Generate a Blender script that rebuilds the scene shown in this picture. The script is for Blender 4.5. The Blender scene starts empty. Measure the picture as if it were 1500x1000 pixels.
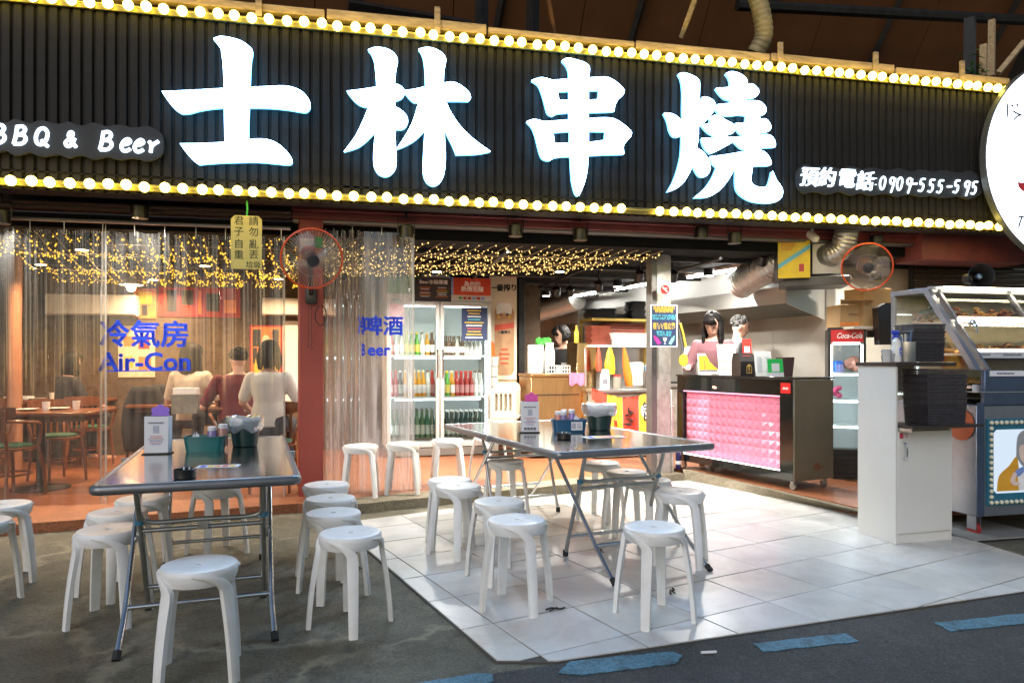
import bpy, bmesh, math, random
from mathutils import Vector, Matrix, noise
from mathutils.geometry import tessellate_polygon
R = math.radians
random.seed(11)
sc = bpy.context.scene
col = sc.collection

# ------------------------------------------------------------------ camera
FPX, HGT, HZ = 1040.0, 1.30, 530.0          # focal length in photo pixels, eye height, horizon row
cam_d = bpy.data.cameras.new('camera')
cam_d.sensor_width = 36.0
cam_d.lens = 36.0 * FPX / 1500.0
cam_d.shift_y = (HZ - 500.0) / 1500.0
cam_d.clip_start = 0.05
cam_d.clip_end = 400.0
cam = bpy.data.objects.new('camera', cam_d)
cam.location = (0, 0, HGT)
cam.rotation_euler = (R(90), 0, 0)
col.objects.link(cam)
sc.camera = cam

# ------------------------------------------------------------------ night sky, street light, exposure
SUN_EL, SUN_AZ = 38.0, 200.0
world = bpy.data.worlds.new('World')
sc.world = world
world.use_nodes = True
wn = world.node_tree.nodes
wl = world.node_tree.links
wn.clear()
wo = wn.new('ShaderNodeOutputWorld')
wb = wn.new('ShaderNodeBackground')
ws = wn.new('ShaderNodeTexSky')
ws.sky_type = 'NISHITA'
ws.sun_disc = False
ws.sun_elevation = R(22.0)
ws.sun_rotation = R(SUN_AZ)
wb.inputs['Strength'].default_value = 0.075
wl.new(ws.outputs['Color'], wb.inputs['Color'])
wl.new(wb.outputs['Background'], wo.inputs['Surface'])
sun_d = bpy.data.lights.new('street_light_glow', 'SUN')
sun_d.energy = 0.95
sun_d.angle = R(40)
sun_d.color = (0.84, 0.88, 1.0)
sun = bpy.data.objects.new('street_light_glow', sun_d)
sun.rotation_euler = (R(90 - SUN_EL), 0, R(-22))
sun.location = (-3, -6, 8)
col.objects.link(sun)
sc.view_settings.view_transform = 'Standard'
sc.view_settings.look = 'None'
sc.view_settings.exposure = 0.35
sc.view_settings.gamma = 1.0
sc.cycles.use_denoising = True
sc.cycles.max_bounces = 10
sc.cycles.transparent_max_bounces = 24
sc.cycles.sample_clamp_indirect = 4.0
sc.cycles.sample_clamp_direct = 0.0
sc.cycles.caustics_reflective = False
sc.cycles.caustics_refractive = False

# ------------------------------------------------------------------ frames of the place
def P(px, py, Y):
    return Vector(((px - 750) / FPX * Y, Y, HGT - (py - HZ) / FPX * Y))
def G(px, py, z=0.0):
    Y = (HGT - z) * FPX / (py - HZ)
    return Vector(((px - 750) / FPX * Y, Y, z))
FA = R(11.87)                                # the shop front runs at this angle
UD, VD = Vector((math.cos(FA), math.sin(FA))), Vector((-math.sin(FA), math.cos(FA)))
F0 = Vector((-1.87, 6.45))
def FW(u, v, z=0.0):
    q = F0 + UD * u + VD * v
    return Vector((q.x, q.y, z))
def fu(px, v):
    k = (px - 750) / FPX
    b = F0 + VD * v
    return (k * b.y - b.x) / (UD.x - k * UD.y)
def fz(px, py, v):
    u = fu(px, v)
    Y = FW(u, v).y
    return u, HGT - (py - HZ) / FPX * Y
KA = R(25.5)                                 # kitchen and counter run at this angle
K1, K2 = Vector((math.cos(KA), math.sin(KA))), Vector((-math.sin(KA), math.cos(KA)))
K0 = Vector((2.66, 6.71))
def KW(a, b, z=0.0):
    q = K0 + K1 * a + K2 * b
    return Vector((q.x, q.y, z))

# ------------------------------------------------------------------ materials
MATS = {}
def _new(name):
    m = bpy.data.materials.new(name)
    m.use_nodes = True
    nt = m.node_tree
    nt.nodes.clear()
    o = nt.nodes.new('ShaderNodeOutputMaterial')
    MATS[name] = m
    return m, nt, o
def M(name, c=(.5, .5, .5), rough=.5, metal=0.0, var=.12, scale=9.0, bump=0.0, bscale=60.0, spec=.5, coat=0.0, rvar=.12, dirt=None, dscale=2.5, damt=.5, stretch=None, rand=0.0):
    if name in MATS:
        return MATS[name]
    m, nt, o = _new(name)
    N, L = nt.nodes.new, nt.links.new
    b = N('ShaderNodeBsdfPrincipled')
    L(b.outputs[0], o.inputs[0])
    tc = N('ShaderNodeTexCoord')
    src = tc.outputs['Object']
    if stretch:
        mp = N('ShaderNodeMapping')
        mp.inputs['Scale'].default_value = stretch
        L(src, mp.inputs[0])
        src = mp.outputs[0]
    n1 = N('ShaderNodeTexNoise')
    n1.inputs['Scale'].default_value = scale
    n1.inputs['Detail'].default_value = 5
    n1.inputs['Roughness'].default_value = .62
    L(src, n1.inputs['Vector'])
    cr = N('ShaderNodeValToRGB')
    cr.color_ramp.elements[0].position = .3
    cr.color_ramp.elements[1].position = .7
    cr.color_ramp.elements[0].color = (*[max(0, x * (1 - var)) for x in c], 1)
    cr.color_ramp.elements[1].color = (*[min(1, x * (1 + var)) for x in c], 1)
    L(n1.outputs['Fac'], cr.inputs[0])
    cout = cr.outputs[0]
    if dirt:
        n3 = N('ShaderNodeTexNoise')
        n3.inputs['Scale'].default_value = dscale
        n3.inputs['Detail'].default_value = 8
        n3.inputs['Roughness'].default_value = .7
        L(src, n3.inputs['Vector'])
        r3 = N('ShaderNodeValToRGB')
        r3.color_ramp.elements[0].position = .45
        r3.color_ramp.elements[1].position = .72
        r3.color_ramp.elements[0].color = (0, 0, 0, 1)
        r3.color_ramp.elements[1].color = (damt, damt, damt, 1)
        L(n3.outputs['Fac'], r3.inputs[0])
        mx = N('ShaderNodeMix')
        mx.data_type = 'RGBA'
        L(r3.outputs[0], mx.inputs[0])
        L(cout, mx.inputs[6])
        mx.inputs[7].default_value = (*dirt, 1)
        cout = mx.outputs[2]
    if rand:                                 # each copy a little lighter, darker or yellower
        oi = N('ShaderNodeObjectInfo')
        rr = N('ShaderNodeValToRGB')
        rr.color_ramp.elements[0].color = (1 - rand, 1 - rand * 1.15, 1 - rand * 1.6, 1)
        rr.color_ramp.elements[1].color = (1 + rand * .3, 1 + rand * .3, 1 + rand * .3, 1)
        L(oi.outputs['Random'], rr.inputs[0])
        mq_ = N('ShaderNodeMix')
        mq_.data_type, mq_.blend_type = 'RGBA', 'MULTIPLY'
        mq_.inputs[0].default_value = 1
        L(cout, mq_.inputs[6])
        L(rr.outputs[0], mq_.inputs[7])
        cout = mq_.outputs[2]
    L(cout, b.inputs['Base Color'])
    mr = N('ShaderNodeMapRange')
    mr.inputs['To Min'].default_value = max(.02, rough * (1 - rvar))
    mr.inputs['To Max'].default_value = min(1, rough * (1 + rvar))
    L(n1.outputs['Fac'], mr.inputs['Value'])
    L(mr.outputs[0], b.inputs['Roughness'])
    b.inputs['Metallic'].default_value = metal
    b.inputs['Specular IOR Level'].default_value = spec
    b.inputs['Coat Weight'].default_value = coat
    if bump > 0:
        n2 = N('ShaderNodeTexNoise')
        n2.inputs['Scale'].default_value = bscale
        n2.inputs['Detail'].default_value = 6
        L(src, n2.inputs['Vector'])
        bp = N('ShaderNodeBump')
        bp.inputs['Strength'].default_value = bump
        bp.inputs['Distance'].default_value = .01
        L(n2.outputs['Fac'], bp.inputs['Height'])
        L(bp.outputs[0], b.inputs['Normal'])
    return m
def E(name, c, s, sample=True):
    if name in MATS:
        return MATS[name]
    m, nt, o = _new(name)
    e = nt.nodes.new('ShaderNodeEmission')
    e.inputs[0].default_value = (*c, 1)
    e.inputs[1].default_value = s
    nt.links.new(e.outputs[0], o.inputs[0])
    m.cycles.emission_sampling = 'AUTO' if sample else 'NONE'
    return m
def GL(name, tint=(.95, .97, .96), gloss=.08, rough=.03, haze=0.0, hcol=(.8, .8, .8), glint_streak=False, fres=1.35):
    """thin clear sheet: see-through, mirror-like at grazing angles, a little milky"""
    if name in MATS:
        return MATS[name]
    m, nt, o = _new(name)
    N, L = nt.nodes.new, nt.links.new
    t = N('ShaderNodeBsdfTransparent')
    t.inputs[0].default_value = (*tint, 1)
    g = N('ShaderNodeBsdfGlossy')
    g.inputs['Roughness'].default_value = rough
    f = N('ShaderNodeFresnel')
    f.inputs[0].default_value = fres
    ad = N('ShaderNodeMath')
    ad.operation = 'ADD'
    ad.use_clamp = True
    L(f.outputs[0], ad.inputs[0])
    ad.inputs[1].default_value = gloss
    base = t.outputs[0]
    if haze > 0:
        d = N('ShaderNodeBsdfDiffuse')
        d.inputs[0].default_value = (*hcol, 1)
        tl = N('ShaderNodeBsdfTranslucent')
        tl.inputs[0].default_value = (*hcol, 1)
        dd = N('ShaderNodeMixShader')
        dd.inputs[0].default_value = .5
        L(d.outputs[0], dd.inputs[1])
        L(tl.outputs[0], dd.inputs[2])
        mh = N('ShaderNodeMixShader')
        mh.inputs[0].default_value = haze
        if glint_streak:  # uneven vertical haze stands in for glints along the folds
            tc = N('ShaderNodeTexCoord')
            mp = N('ShaderNodeMapping')
            mp.inputs['Scale'].default_value = (14, 14, .8)
            L(tc.outputs['Object'], mp.inputs[0])
            nz = N('ShaderNodeTexNoise')
            nz.inputs['Scale'].default_value = 1.6
            nz.inputs['Detail'].default_value = 6
            L(mp.outputs[0], nz.inputs['Vector'])
            mr = N('ShaderNodeMapRange')
            mr.inputs['From Min'].default_value = .35
            mr.inputs['From Max'].default_value = .75
            mr.inputs['To Min'].default_value = haze * .35
            mr.inputs['To Max'].default_value = haze * 1.9
            L(nz.outputs['Fac'], mr.inputs['Value'])
            L(mr.outputs[0], mh.inputs[0])
        L(t.outputs[0], mh.inputs[1])
        L(dd.outputs[0], mh.inputs[2])
        base = mh.outputs[0]
    mx = N('ShaderNodeMixShader')
    L(ad.outputs[0], mx.inputs[0])
    L(base, mx.inputs[1])
    L(g.outputs[0], mx.inputs[2])
    L(mx.outputs[0], o.inputs[0])
    return m

# ------------------------------------------------------------------ mesh building
class MB:
    def __init__(s):
        s.v, s.f, s.m = [], [], []
    def add(s, vs, fs, mi=0, X=None):
        b = len(s.v)
        s.v += [tuple(X @ Vector(p)) if X else tuple(p) for p in vs]
        s.f += [tuple(i + b for i in f) for f in fs]
        s.m += [mi] * len(fs)
        return s
    def box(s, c, d, mi=0, ch=0.0, X=None, rz=0.0):
        hx, hy, hz = d[0] / 2, d[1] / 2, d[2] / 2
        T = Matrix.Translation(c) @ Matrix.Rotation(rz, 4, 'Z')
        if X:
            T = X @ T
        if ch <= 0:
            vs = [(x, y, z) for x in (-hx, hx) for y in (-hy, hy) for z in (-hz, hz)]
            fs = [(0, 1, 3, 2), (4, 6, 7, 5), (0, 4, 5, 1), (2, 3, 7, 6), (0, 2, 6, 4), (1, 5, 7, 3)]
            return s.add(vs, fs, mi, T)
        ch = min(ch, hx * .95, hy * .95, hz * .95)
        bm = bmesh.new()
        bmesh.ops.create_cube(bm, size=1)
        for w in bm.verts:
            w.co = (w.co.x * d[0], w.co.y * d[1], w.co.z * d[2])
        bmesh.ops.bevel(bm, geom=bm.edges[:], offset=ch, segments=2 if ch > .008 else 1, profile=.5, affect='EDGES')
        bm.verts.index_update()
        s.add([w.co.copy() for w in bm.verts], [[w.index for w in f.verts] for f in bm.faces], mi, T)
        bm.free()
        return s
    def bb(s, p0, p1, mi=0, ch=0.0, X=None):
        return s.box([(a + b) / 2 for a, b in zip(p0, p1)], [abs(b - a) for a, b in zip(p0, p1)], mi, ch, X)
    def tube(s, pts, r, n=8, mi=0, caps=True, closed=False, X=None, flat=1.0):
        pts = [Vector(p) for p in pts]
        k = len(pts)
        rr = r if isinstance(r, (list, tuple)) else [r] * k
        tg = []
        for i in range(k):
            a = pts[(i - 1) % k] if (closed or i > 0) else pts[0]
            b = pts[(i + 1) % k] if (closed or i < k - 1) else pts[-1]
            d = b - a
            tg.append(d.normalized() if d.length > 1e-9 else Vector((0, 0, 1)))
        up = Vector((0, 0, 1)) if abs(tg[0].z) < .9 else Vector((1, 0, 0))
        nr = (up - tg[0] * up.dot(tg[0])).normalized()
        vs, fs = [], []
        for i in range(k):
            nr = nr - tg[i] * nr.dot(tg[i])
            nr = nr.normalized() if nr.length > 1e-6 else tg[i].orthogonal().normalized()
            bn = tg[i].cross(nr)
            for j in range(n):
                a = 2 * math.pi * j / n
                vs.append(pts[i] + (nr * math.cos(a) + bn * math.sin(a) * flat) * rr[i])
        for i in range(k if closed else k - 1):
            for j in range(n):
                a, b = i * n + j, i * n + (j + 1) % n
                c, d = ((i + 1) % k) * n + (j + 1) % n, ((i + 1) % k) * n + j
                fs.append((a, b, c, d))
        if caps and not closed:
            fs.append(tuple(range(n - 1, -1, -1)))
            fs.append(tuple((k - 1) * n + j for j in range(n)))
        return s.add(vs, fs, mi, X)
    def lathe(s, prof, n=16, c=(0, 0, 0), mi=0, X=None, sx=1.0, sy=1.0, caps=True):
        vs, fs = [], []
        for r, z in prof:
            for j in range(n):
                a = 2 * math.pi * j / n
                vs.append((c[0] + r * math.cos(a) * sx, c[1] + r * math.sin(a) * sy, c[2] + z))
        for i in range(len(prof) - 1):
            for j in range(n):
                fs.append((i * n + j, i * n + (j + 1) % n, (i + 1) * n + (j + 1) % n, (i + 1) * n + j))
        if caps:
            fs.append(tuple(range(n - 1, -1, -1)))
            fs.append(tuple((len(prof) - 1) * n + j for j in range(n)))
        return s.add(vs, fs, mi, X)
    def ball(s, c, r, n=10, k=7, mi=0, X=None):
        r = r if isinstance(r, (list, tuple)) else (r, r, r)
        vs, fs = [(c[0], c[1], c[2] - r[2])], []
        for i in range(1, k):
            t = math.pi * i / k - math.pi / 2
            for j in range(n):
                a = 2 * math.pi * j / n
                vs.append((c[0] + r[0] * math.cos(t) * math.cos(a), c[1] + r[1] * math.cos(t) * math.sin(a), c[2] + r[2] * math.sin(t)))
        vs.append((c[0], c[1], c[2] + r[2]))
        for j in range(n):
            fs.append((0, 1 + (j + 1) % n, 1 + j))
            fs.append((len(vs) - 1, 1 + (k - 2) * n + j, 1 + (k - 2) * n + (j + 1) % n))
        for i in range(k - 2):
            for j in range(n):
                fs.append((1 + i * n + j, 1 + i * n + (j + 1) % n, 1 + (i + 1) * n + (j + 1) % n, 1 + (i + 1) * n + j))
        return s.add(vs, fs, mi, X)
    def prism(s, poly, z0, z1, mi=0, X=None, holes=(), side_mi=None):
        """extrude an outline (with holes) from z0 to z1 along local z"""
        loops = [list(poly)] + [list(h) for h in holes]
        tris = tessellate_polygon([[Vector((p[0], p[1], 0)) for p in l] for l in loops])
        flat = [p for l in loops for p in l]
        n = len(flat)
        def up(t):
            a, b, c = [flat[i] for i in t]
            return (b[0] - a[0]) * (c[1] - a[1]) - (b[1] - a[1]) * (c[0] - a[0]) > 0
        tris = [t if up(t) else (t[0], t[2], t[1]) for t in tris]
        s.add([(p[0], p[1], z1) for p in flat], tris, mi, X)
        s.add([(p[0], p[1], z0) for p in flat], [(t[0], t[2], t[1]) for t in tris], mi if side_mi is None else side_mi, X)
        sm = mi if side_mi is None else side_mi
        for li, l in enumerate(loops):
            ar = sum(l[i][0] * l[(i + 1) % len(l)][1] - l[(i + 1) % len(l)][0] * l[i][1] for i in range(len(l)))
            if (ar > 0) != (li == 0):
                l = l[::-1]
            k = len(l)
            s.add([(p[0], p[1], z0) for p in l] + [(p[0], p[1], z1) for p in l], [(i, (i + 1) % k, k + (i + 1) % k, k + i) for i in range(k)], sm, X)
        return s
    def loft(s, rings, mi=0, caps=True, X=None):
        n = len(rings[0])
        vs = [p for r in rings for p in r]
        fs = []
        for i in range(len(rings) - 1):
            for j in range(n):
                fs.append((i * n + j, i * n + (j + 1) % n, (i + 1) * n + (j + 1) % n, (i + 1) * n + j))
        if caps:
            fs.append(tuple(range(n - 1, -1, -1)))
            fs.append(tuple((len(rings) - 1) * n + j for j in range(n)))
        return s.add(vs, fs, mi, X)
    def mesh(s, name, mats, smooth=True, ang=38):
        me = bpy.data.meshes.new(name)
        me.from_pydata(s.v, [], s.f)
        for m in (mats if isinstance(mats, (list, tuple)) else [mats]):
            me.materials.append(m)
        me.polygons.foreach_set('material_index', s.m)
        if smooth:
            me.polygons.foreach_set('use_smooth', [True] * len(s.f))
            me.set_sharp_from_angle(angle=R(ang))
        me.update()
        return me
    def build(s, name, mats, parent=None, loc=(0, 0, 0), rz=0.0, smooth=True, rot=None, ang=38):
        return link(name, s.mesh(name, mats, smooth, ang), parent, loc, rot or (0, 0, rz))
def link(name, data, parent=None, loc=(0, 0, 0), rot=(0, 0, 0)):
    o = bpy.data.objects.new(name, data)
    o.location = loc
    o.rotation_euler = rot
    if parent is not None:
        o.parent = parent
    col.objects.link(o)
    return o
def tag(o, label, cat, group=None):
    o['label'], o['category'] = label, cat
    if group:
        o['group'] = group
    return o
def struct(o, label=None):
    o['kind'] = 'structure'
    if label:
        o['label'] = label
    return o
def thing(name, label, cat, loc=(0, 0, 0), rz=0.0, group=None, rot=None):
    o = link(name, None, None, loc, rot or (0, 0, rz))
    o.empty_display_size = .1
    return tag(o, label, cat, group)
KIDS = {}
def kids(o):
    return [c for c in bpy.data.objects if c.parent == o]
def copy_tree(o, loc=None, rz=None, label=None, parent=None, tree=None):
    c = o.copy()
    col.objects.link(c)
    if parent is not None:
        c.parent = parent
    if loc is not None:
        c.location = loc
    if rz is not None:
        c.rotation_euler = (0, 0, rz)
    if label:
        c['label'] = label
    for ch in o.children:
        copy_tree(ch, parent=c)
    return c
TXT = {}
def text_mesh(s, size, off=0.0, ext=0.0, shear=0.0, align='CENTER', sp=1.0, lines=1.0):
    key = (s, size, off, ext, shear, align, sp, lines)
    if key in TXT:
        return TXT[key]
    c = bpy.data.curves.new('lettering', 'FONT')
    c.body, c.size, c.offset, c.extrude, c.shear = s, size, 0.0, ext, shear
    c.align_x, c.align_y = align, 'CENTER'
    c.space_character, c.space_line = sp, lines
    c.resolution_u = 3
    o = bpy.data.objects.new('lettering', c)
    col.objects.link(o)
    dg = bpy.context.evaluated_depsgraph_get()
    me = bpy.data.meshes.new_from_object(o.evaluated_get(dg))
    col.objects.unlink(o)
    bpy.data.objects.remove(o)
    bpy.data.curves.remove(c)
    if off > 0:                              # thicken the strokes: shifted copies, each a hair behind the last
        g = MB()
        vs, fs = [w.co.copy() for w in me.vertices], [tuple(f.vertices) for f in me.polygons]
        for k, (dx, dy) in enumerate(((0, 0), (1, 0), (-1, 0), (0, 1), (0, -1), (.7, .7), (-.7, -.7), (.7, -.7), (-.7, .7))):
            g.add([(w.x + dx * off, w.y + dy * off, w.z - .0003 * k) for w in vs], fs)
        me = g.mesh('lettering', [], smooth=False)
    TXT[key] = me
    return me
def put_text(s, size, mat, parent, loc, rot=(90, 0, 0), off=0.0, ext=0.0, shear=0.0, sx=1.0, name='lettering', **k):
    me = text_mesh(s, size, off, ext, shear, **k).copy()
    me.materials.clear()
    me.materials.append(mat)
    o = link(name, me, parent, loc, [R(a) for a in rot])
    o.scale = (sx, 1, 1)
    return o
def smooth_outline(pts, sub=4):
    """pts: (x, y) round points or (x, y, 1) sharp corners of a closed outline"""
    n = len(pts)
    P2 = [Vector((p[0], p[1])) for p in pts]
    sharp = [len(p) > 2 for p in pts]
    out = []
    for i in range(n):
        a, b = P2[i], P2[(i + 1) % n]
        pa, pb = P2[i - 1], P2[(i + 2) % n]
        d = (b - a).length
        def tan(prev, here, nxt, sh, seg):
            if sh:
                return seg * .6
            t = nxt - prev
            return t.normalized() * min(d, t.length / 2) if t.length > 1e-6 else seg * .5
        t0 = tan(pa, a, b, sharp[i], b - a)
        t1 = tan(a, b, pb, sharp[(i + 1) % n], b - a)
        for k in range(sub):
            t = k / sub
            h00, h10, h01, h11 = 2*t**3-3*t**2+1, t**3-2*t**2+t, -2*t**3+3*t**2, t**3-t**2
            q = a * h00 + t0 * h10 + b * h01 + t1 * h11
            out.append((q.x, q.y))
    return out

# ================================================================== SETTING
# ---- ground materials
def ground_mat(name, c1, c2, c3, bump, rough, s1, s2, cracks=False, speck=None):
    m, nt, o = _new(name)
    N, L = nt.nodes.new, nt.links.new
    b = N('ShaderNodeBsdfPrincipled')
    L(b.outputs[0], o.inputs[0])
    tc = N('ShaderNodeTexCoord')
    def nz(sc_, det=8, ro=.65):
        n = N('ShaderNodeTexNoise')
        n.inputs['Scale'].default_value = sc_
        n.inputs['Detail'].default_value = det
        n.inputs['Roughness'].default_value = ro
        L(tc.outputs['Object'], n.inputs['Vector'])
        return n
    def ramp(src, p0, p1, a=(0, 0, 0, 1), z=(1, 1, 1, 1)):
        r = N('ShaderNodeValToRGB')
        r.color_ramp.elements[0].position, r.color_ramp.elements[1].position = p0, p1
        r.color_ramp.elements[0].color, r.color_ramp.elements[1].color = a, z
        L(src, r.inputs[0])
        return r.outputs[0]
    def mix(f, a, z):
        x = N('ShaderNodeMix')
        x.data_type = 'RGBA'
        for i, s in ((0, f), (6, a), (7, z)):
            if isinstance(s, tuple):
                x.inputs[i].default_value = (*s, 1)
            else:
                L(s, x.inputs[i])
        return x.outputs[2]
    n1, n2, n3, n4 = nz(s1), nz(s2, 10, .75), nz(70, 6, .75), nz(9, 9, .7)
    base = mix(ramp(n1.outputs[0], .35, .68), c1, c2)
    base = mix(ramp(n2.outputs[0], .5, .75), base, c3)
    base = mix(ramp(n4.outputs[0], .52, .70, (0, 0, 0, 1), (.75, .75, .75, 1)), base, tuple(x * .55 for x in c1))
    fine = ramp(n3.outputs[0], .34, .68, (.5, .5, .5, 1), (1.5, 1.5, 1.5, 1))
    mu = N('ShaderNodeMix')
    mu.data_type, mu.blend_type = 'RGBA', 'MULTIPLY'
    mu.inputs[0].default_value = 1
    L(base, mu.inputs[6])
    L(fine, mu.inputs[7])
    cout = mu.outputs[2]
    if cracks:
        dn = nz(2.2, 4)
        wv = N('ShaderNodeTexVoronoi')
        wv.feature = 'DISTANCE_TO_EDGE'
        wv.inputs['Scale'].default_value = .75
        mxv = N('ShaderNodeMix')
        mxv.data_type = 'VECTOR'
        mxv.inputs[0].default_value = .38
        L(tc.outputs['Object'], mxv.inputs[4])
        L(dn.outputs['Color'], mxv.inputs[5])
        L(mxv.outputs[1], wv.inputs['Vector'])
        ln = ramp(wv.outputs['Distance'], .003, .022, (.5, .5, .5, 1), (0, 0, 0, 1))
        br = ramp(nz(1.1, 3).outputs[0], .40, .52)
        m2 = N('ShaderNodeMix')
        m2.data_type, m2.blend_type = 'RGBA', 'MULTIPLY'
        m2.inputs[0].default_value = 1
        L(ln, m2.inputs[6])
        L(br, m2.inputs[7])
        cout = mix(m2.outputs[2], cout, tuple(x * 2.0 for x in c2))
    if speck:
        sv = N('ShaderNodeTexVoronoi')
        sv.inputs['Scale'].default_value = 55
        L(tc.outputs['Object'], sv.inputs['Vector'])
        cout = mix(ramp(sv.outputs['Distance'], .10, .26, (.8, .8, .8, 1), (0, 0, 0, 1)), cout, speck)
    L(cout, b.inputs['Base Color'])
    b.inputs['Roughness'].default_value = rough
    ad = N('ShaderNodeMath')
    ad.operation = 'ADD'
    L(n2.outputs[0], ad.inputs[0])
    L(n3.outputs[0], ad.inputs[1])
    bp = N('ShaderNodeBump')
    bp.inputs['Strength'].default_value = bump
    bp.inputs['Distance'].default_value = .012
    L(ad.outputs[0], bp.inputs['Height'])
    L(bp.outputs[0], b.inputs['Normal'])
    return m
m_conc = ground_mat('stained_concrete', (.070, .063, .042), (.165, .148, .100), (.225, .20, .14), .45, .8, .7, 2.6, cracks=True)
m_asph = ground_mat('asphalt', (.040, .041, .040), (.060, .060, .057), (.085, .083, .075), .8, .85, .9, 5.0, speck=(.14, .14, .13))
m_curb = ground_mat('rough_cement', (.16, .135, .085), (.23, .20, .14), (.30, .26, .19), .6, .85, 2.2, 6.0)
m_terra = ground_mat('terracotta_floor', (.24, .085, .036), (.32, .115, .05), (.20, .075, .04), .12, .42, .9, 3.0)

g = MB()
g.add([(-60, -60, 0), (60, -60, 0), (60, 60, 0), (-60, 60, 0)], [(0, 1, 2, 3)])
struct(g.build('ground', m_conc))

ra, rb = G(817, 973), G(1580, 857)
rd = (rb - ra).normalized()
r0, r1 = ra - rd * 30, ra + rd * 40
g = MB()
N_ = 140
vs, top = [], []
for i in range(N_ + 1):
    p = r0.lerp(r1, i / N_)
    j = noise.noise((p.x * 3.1, p.y * 3.1, 2)) * .035
    vs += [(p.x, p.y + j, .004), (p.x + 12, p.y - 34, .004)]
g.add(vs, [(2 * i, 2 * i + 1, 2 * i + 3, 2 * i + 2) for i in range(N_)])
struct(g.build('road', m_asph))

# ---- worn blue paint dashes along the road edge
m_blue = ground_mat('worn_blue_paint', (.055, .16, .22), (.085, .22, .30), (.05, .075, .085), .5, .7, 3.0, 9.0)
for q in ([(817, 987), (836, 970), (985, 956), (1000, 962), (990, 973), (852, 991)],
          [(1103, 944), (1238, 929), (1258, 941), (1118, 957)],
          [(1368, 914), (1580, 891), (1580, 907), (1392, 926)],
          [(560, 1010), (700, 988), (722, 989), (722, 1000), (600, 1018)]):
    out = []
    for i in range(len(q)):
        a, b = q[i], q[(i + 1) % len(q)]
        for k in range(14):
            t = k / 14
            out.append((a[0] + (b[0] - a[0]) * t + random.uniform(-.9, .9), a[1] + (b[1] - a[1]) * t + random.uniform(-.8, .8)))
    w = [G(*p) for p in out]
    g = MB()
    g.prism([(p.x, p.y) for p in w], .0055, .0085)
    o = struct(g.build('road_marking', m_blue, smooth=False), 'worn blue painted dash beside the tile edge')

# ---- white tile paving, each tile its own piece
TA, S1, S2 = R(29.3), .475, .445
t1, t2 = Vector((math.cos(TA), math.sin(TA))), Vector((-math.sin(TA), math.cos(TA)))
anchor = G(1112.1, 797.4).to_2d()
CLIP = [G(*p).to_2d() for p in ((497, 768), (1010, 702), (1247, 752), (1430, 795), (1580, 842), (1580, 856), (817, 971), (728, 970), (540, 808))]
def cross2(a, b):
    return a.x * b.y - a.y * b.x
if sum(cross2(CLIP[i], CLIP[(i + 1) % len(CLIP)]) for i in range(len(CLIP))) < 0:
    CLIP.reverse()
def clip_poly(poly):
    out = poly
    for i in range(len(CLIP)):
        a, b = CLIP[i], CLIP[(i + 1) % len(CLIP)]
        inp, out = out, []
        for k in range(len(inp)):
            p, q = inp[k], inp[(k + 1) % len(inp)]
            sp, sq = cross2(b - a, p - a), cross2(b - a, q - a)
            if sp >= 0:
                out.append(p)
            if (sp >= 0) != (sq >= 0):
                out.append(p + (q - p) * (sp / (sp - sq)))
        if len(out) < 3:
            return []
    return out
def tile_mat(name, c, tint):
    m, nt, o = _new(name)
    N, L = nt.nodes.new, nt.links.new
    b = N('ShaderNodeBsdfPrincipled')
    L(b.outputs[0], o.inputs[0])
    ge = N('ShaderNodeNewGeometry')
    n1 = N('ShaderNodeTexNoise')
    n1.inputs['Scale'].default_value, n1.inputs['Detail'].default_value = 2.2, 9
    n1.inputs['Roughness'].default_value, n1.inputs['Distortion'].default_value = .66, 1.2
    L(ge.outputs['Position'], n1.inputs['Vector'])
    r = N('ShaderNodeValToRGB')
    r.color_ramp.elements[0].position, r.color_ramp.elements[1].position = .34, .62
    r.color_ramp.elements[0].color = (*[x * .74 for x in c], 1)
    r.color_ramp.elements[1].color = (*c, 1)
    L(n1.outputs[0], r.inputs[0])
    n2 = N('ShaderNodeTexNoise')
    n2.inputs['Scale'].default_value, n2.inputs['Detail'].default_value = 5, 10
    n2.inputs['Roughness'].default_value = .8
    L(ge.outputs['Position'], n2.inputs['Vector'])
    r2 = N('ShaderNodeValToRGB')
    r2.color_ramp.elements[0].position, r2.color_ramp.elements[1].position = .56, .8
    r2.color_ramp.elements[0].color, r2.color_ramp.elements[1].color = (0, 0, 0, 1), (.55, .55, .55, 1)
    L(n2.outputs[0], r2.inputs[0])
    mx = N('ShaderNodeMix')
    mx.data_type = 'RGBA'
    L(r2.outputs[0], mx.inputs[0])
    L(r.outputs[0], mx.inputs[6])
    mx.inputs[7].default_value = (*tint, 1)
    L(mx.outputs[2], b.inputs['Base Color'])
    mr = N('ShaderNodeMapRange')
    mr.inputs['To Min'].default_value, mr.inputs['To Max'].default_value = .17, .5
    L(n2.outputs[0], mr.inputs['Value'])
    L(mr.outputs[0], b.inputs['Roughness'])
    return m
m_tiles = [tile_mat('white_floor_tile', (.62, .61, .58), (.36, .34, .30)), tile_mat('greyer_floor_tile', (.57, .565, .545), (.33, .31, .28)), tile_mat('warm_floor_tile', (.61, .59, .54), (.35, .31, .26))]
m_grout = M('dark_grout', (.075, .07, .06), .9, bump=.4)
cen = sum(CLIP, Vector((0, 0))) / len(CLIP)
g = MB()
g.prism([tuple(cen + (p - cen) * 1.004) for p in CLIP], -.02, .0085)
tf = struct(g.build('tile_paving', m_grout, smooth=False), 'white square floor tiles laid at an angle')
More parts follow.
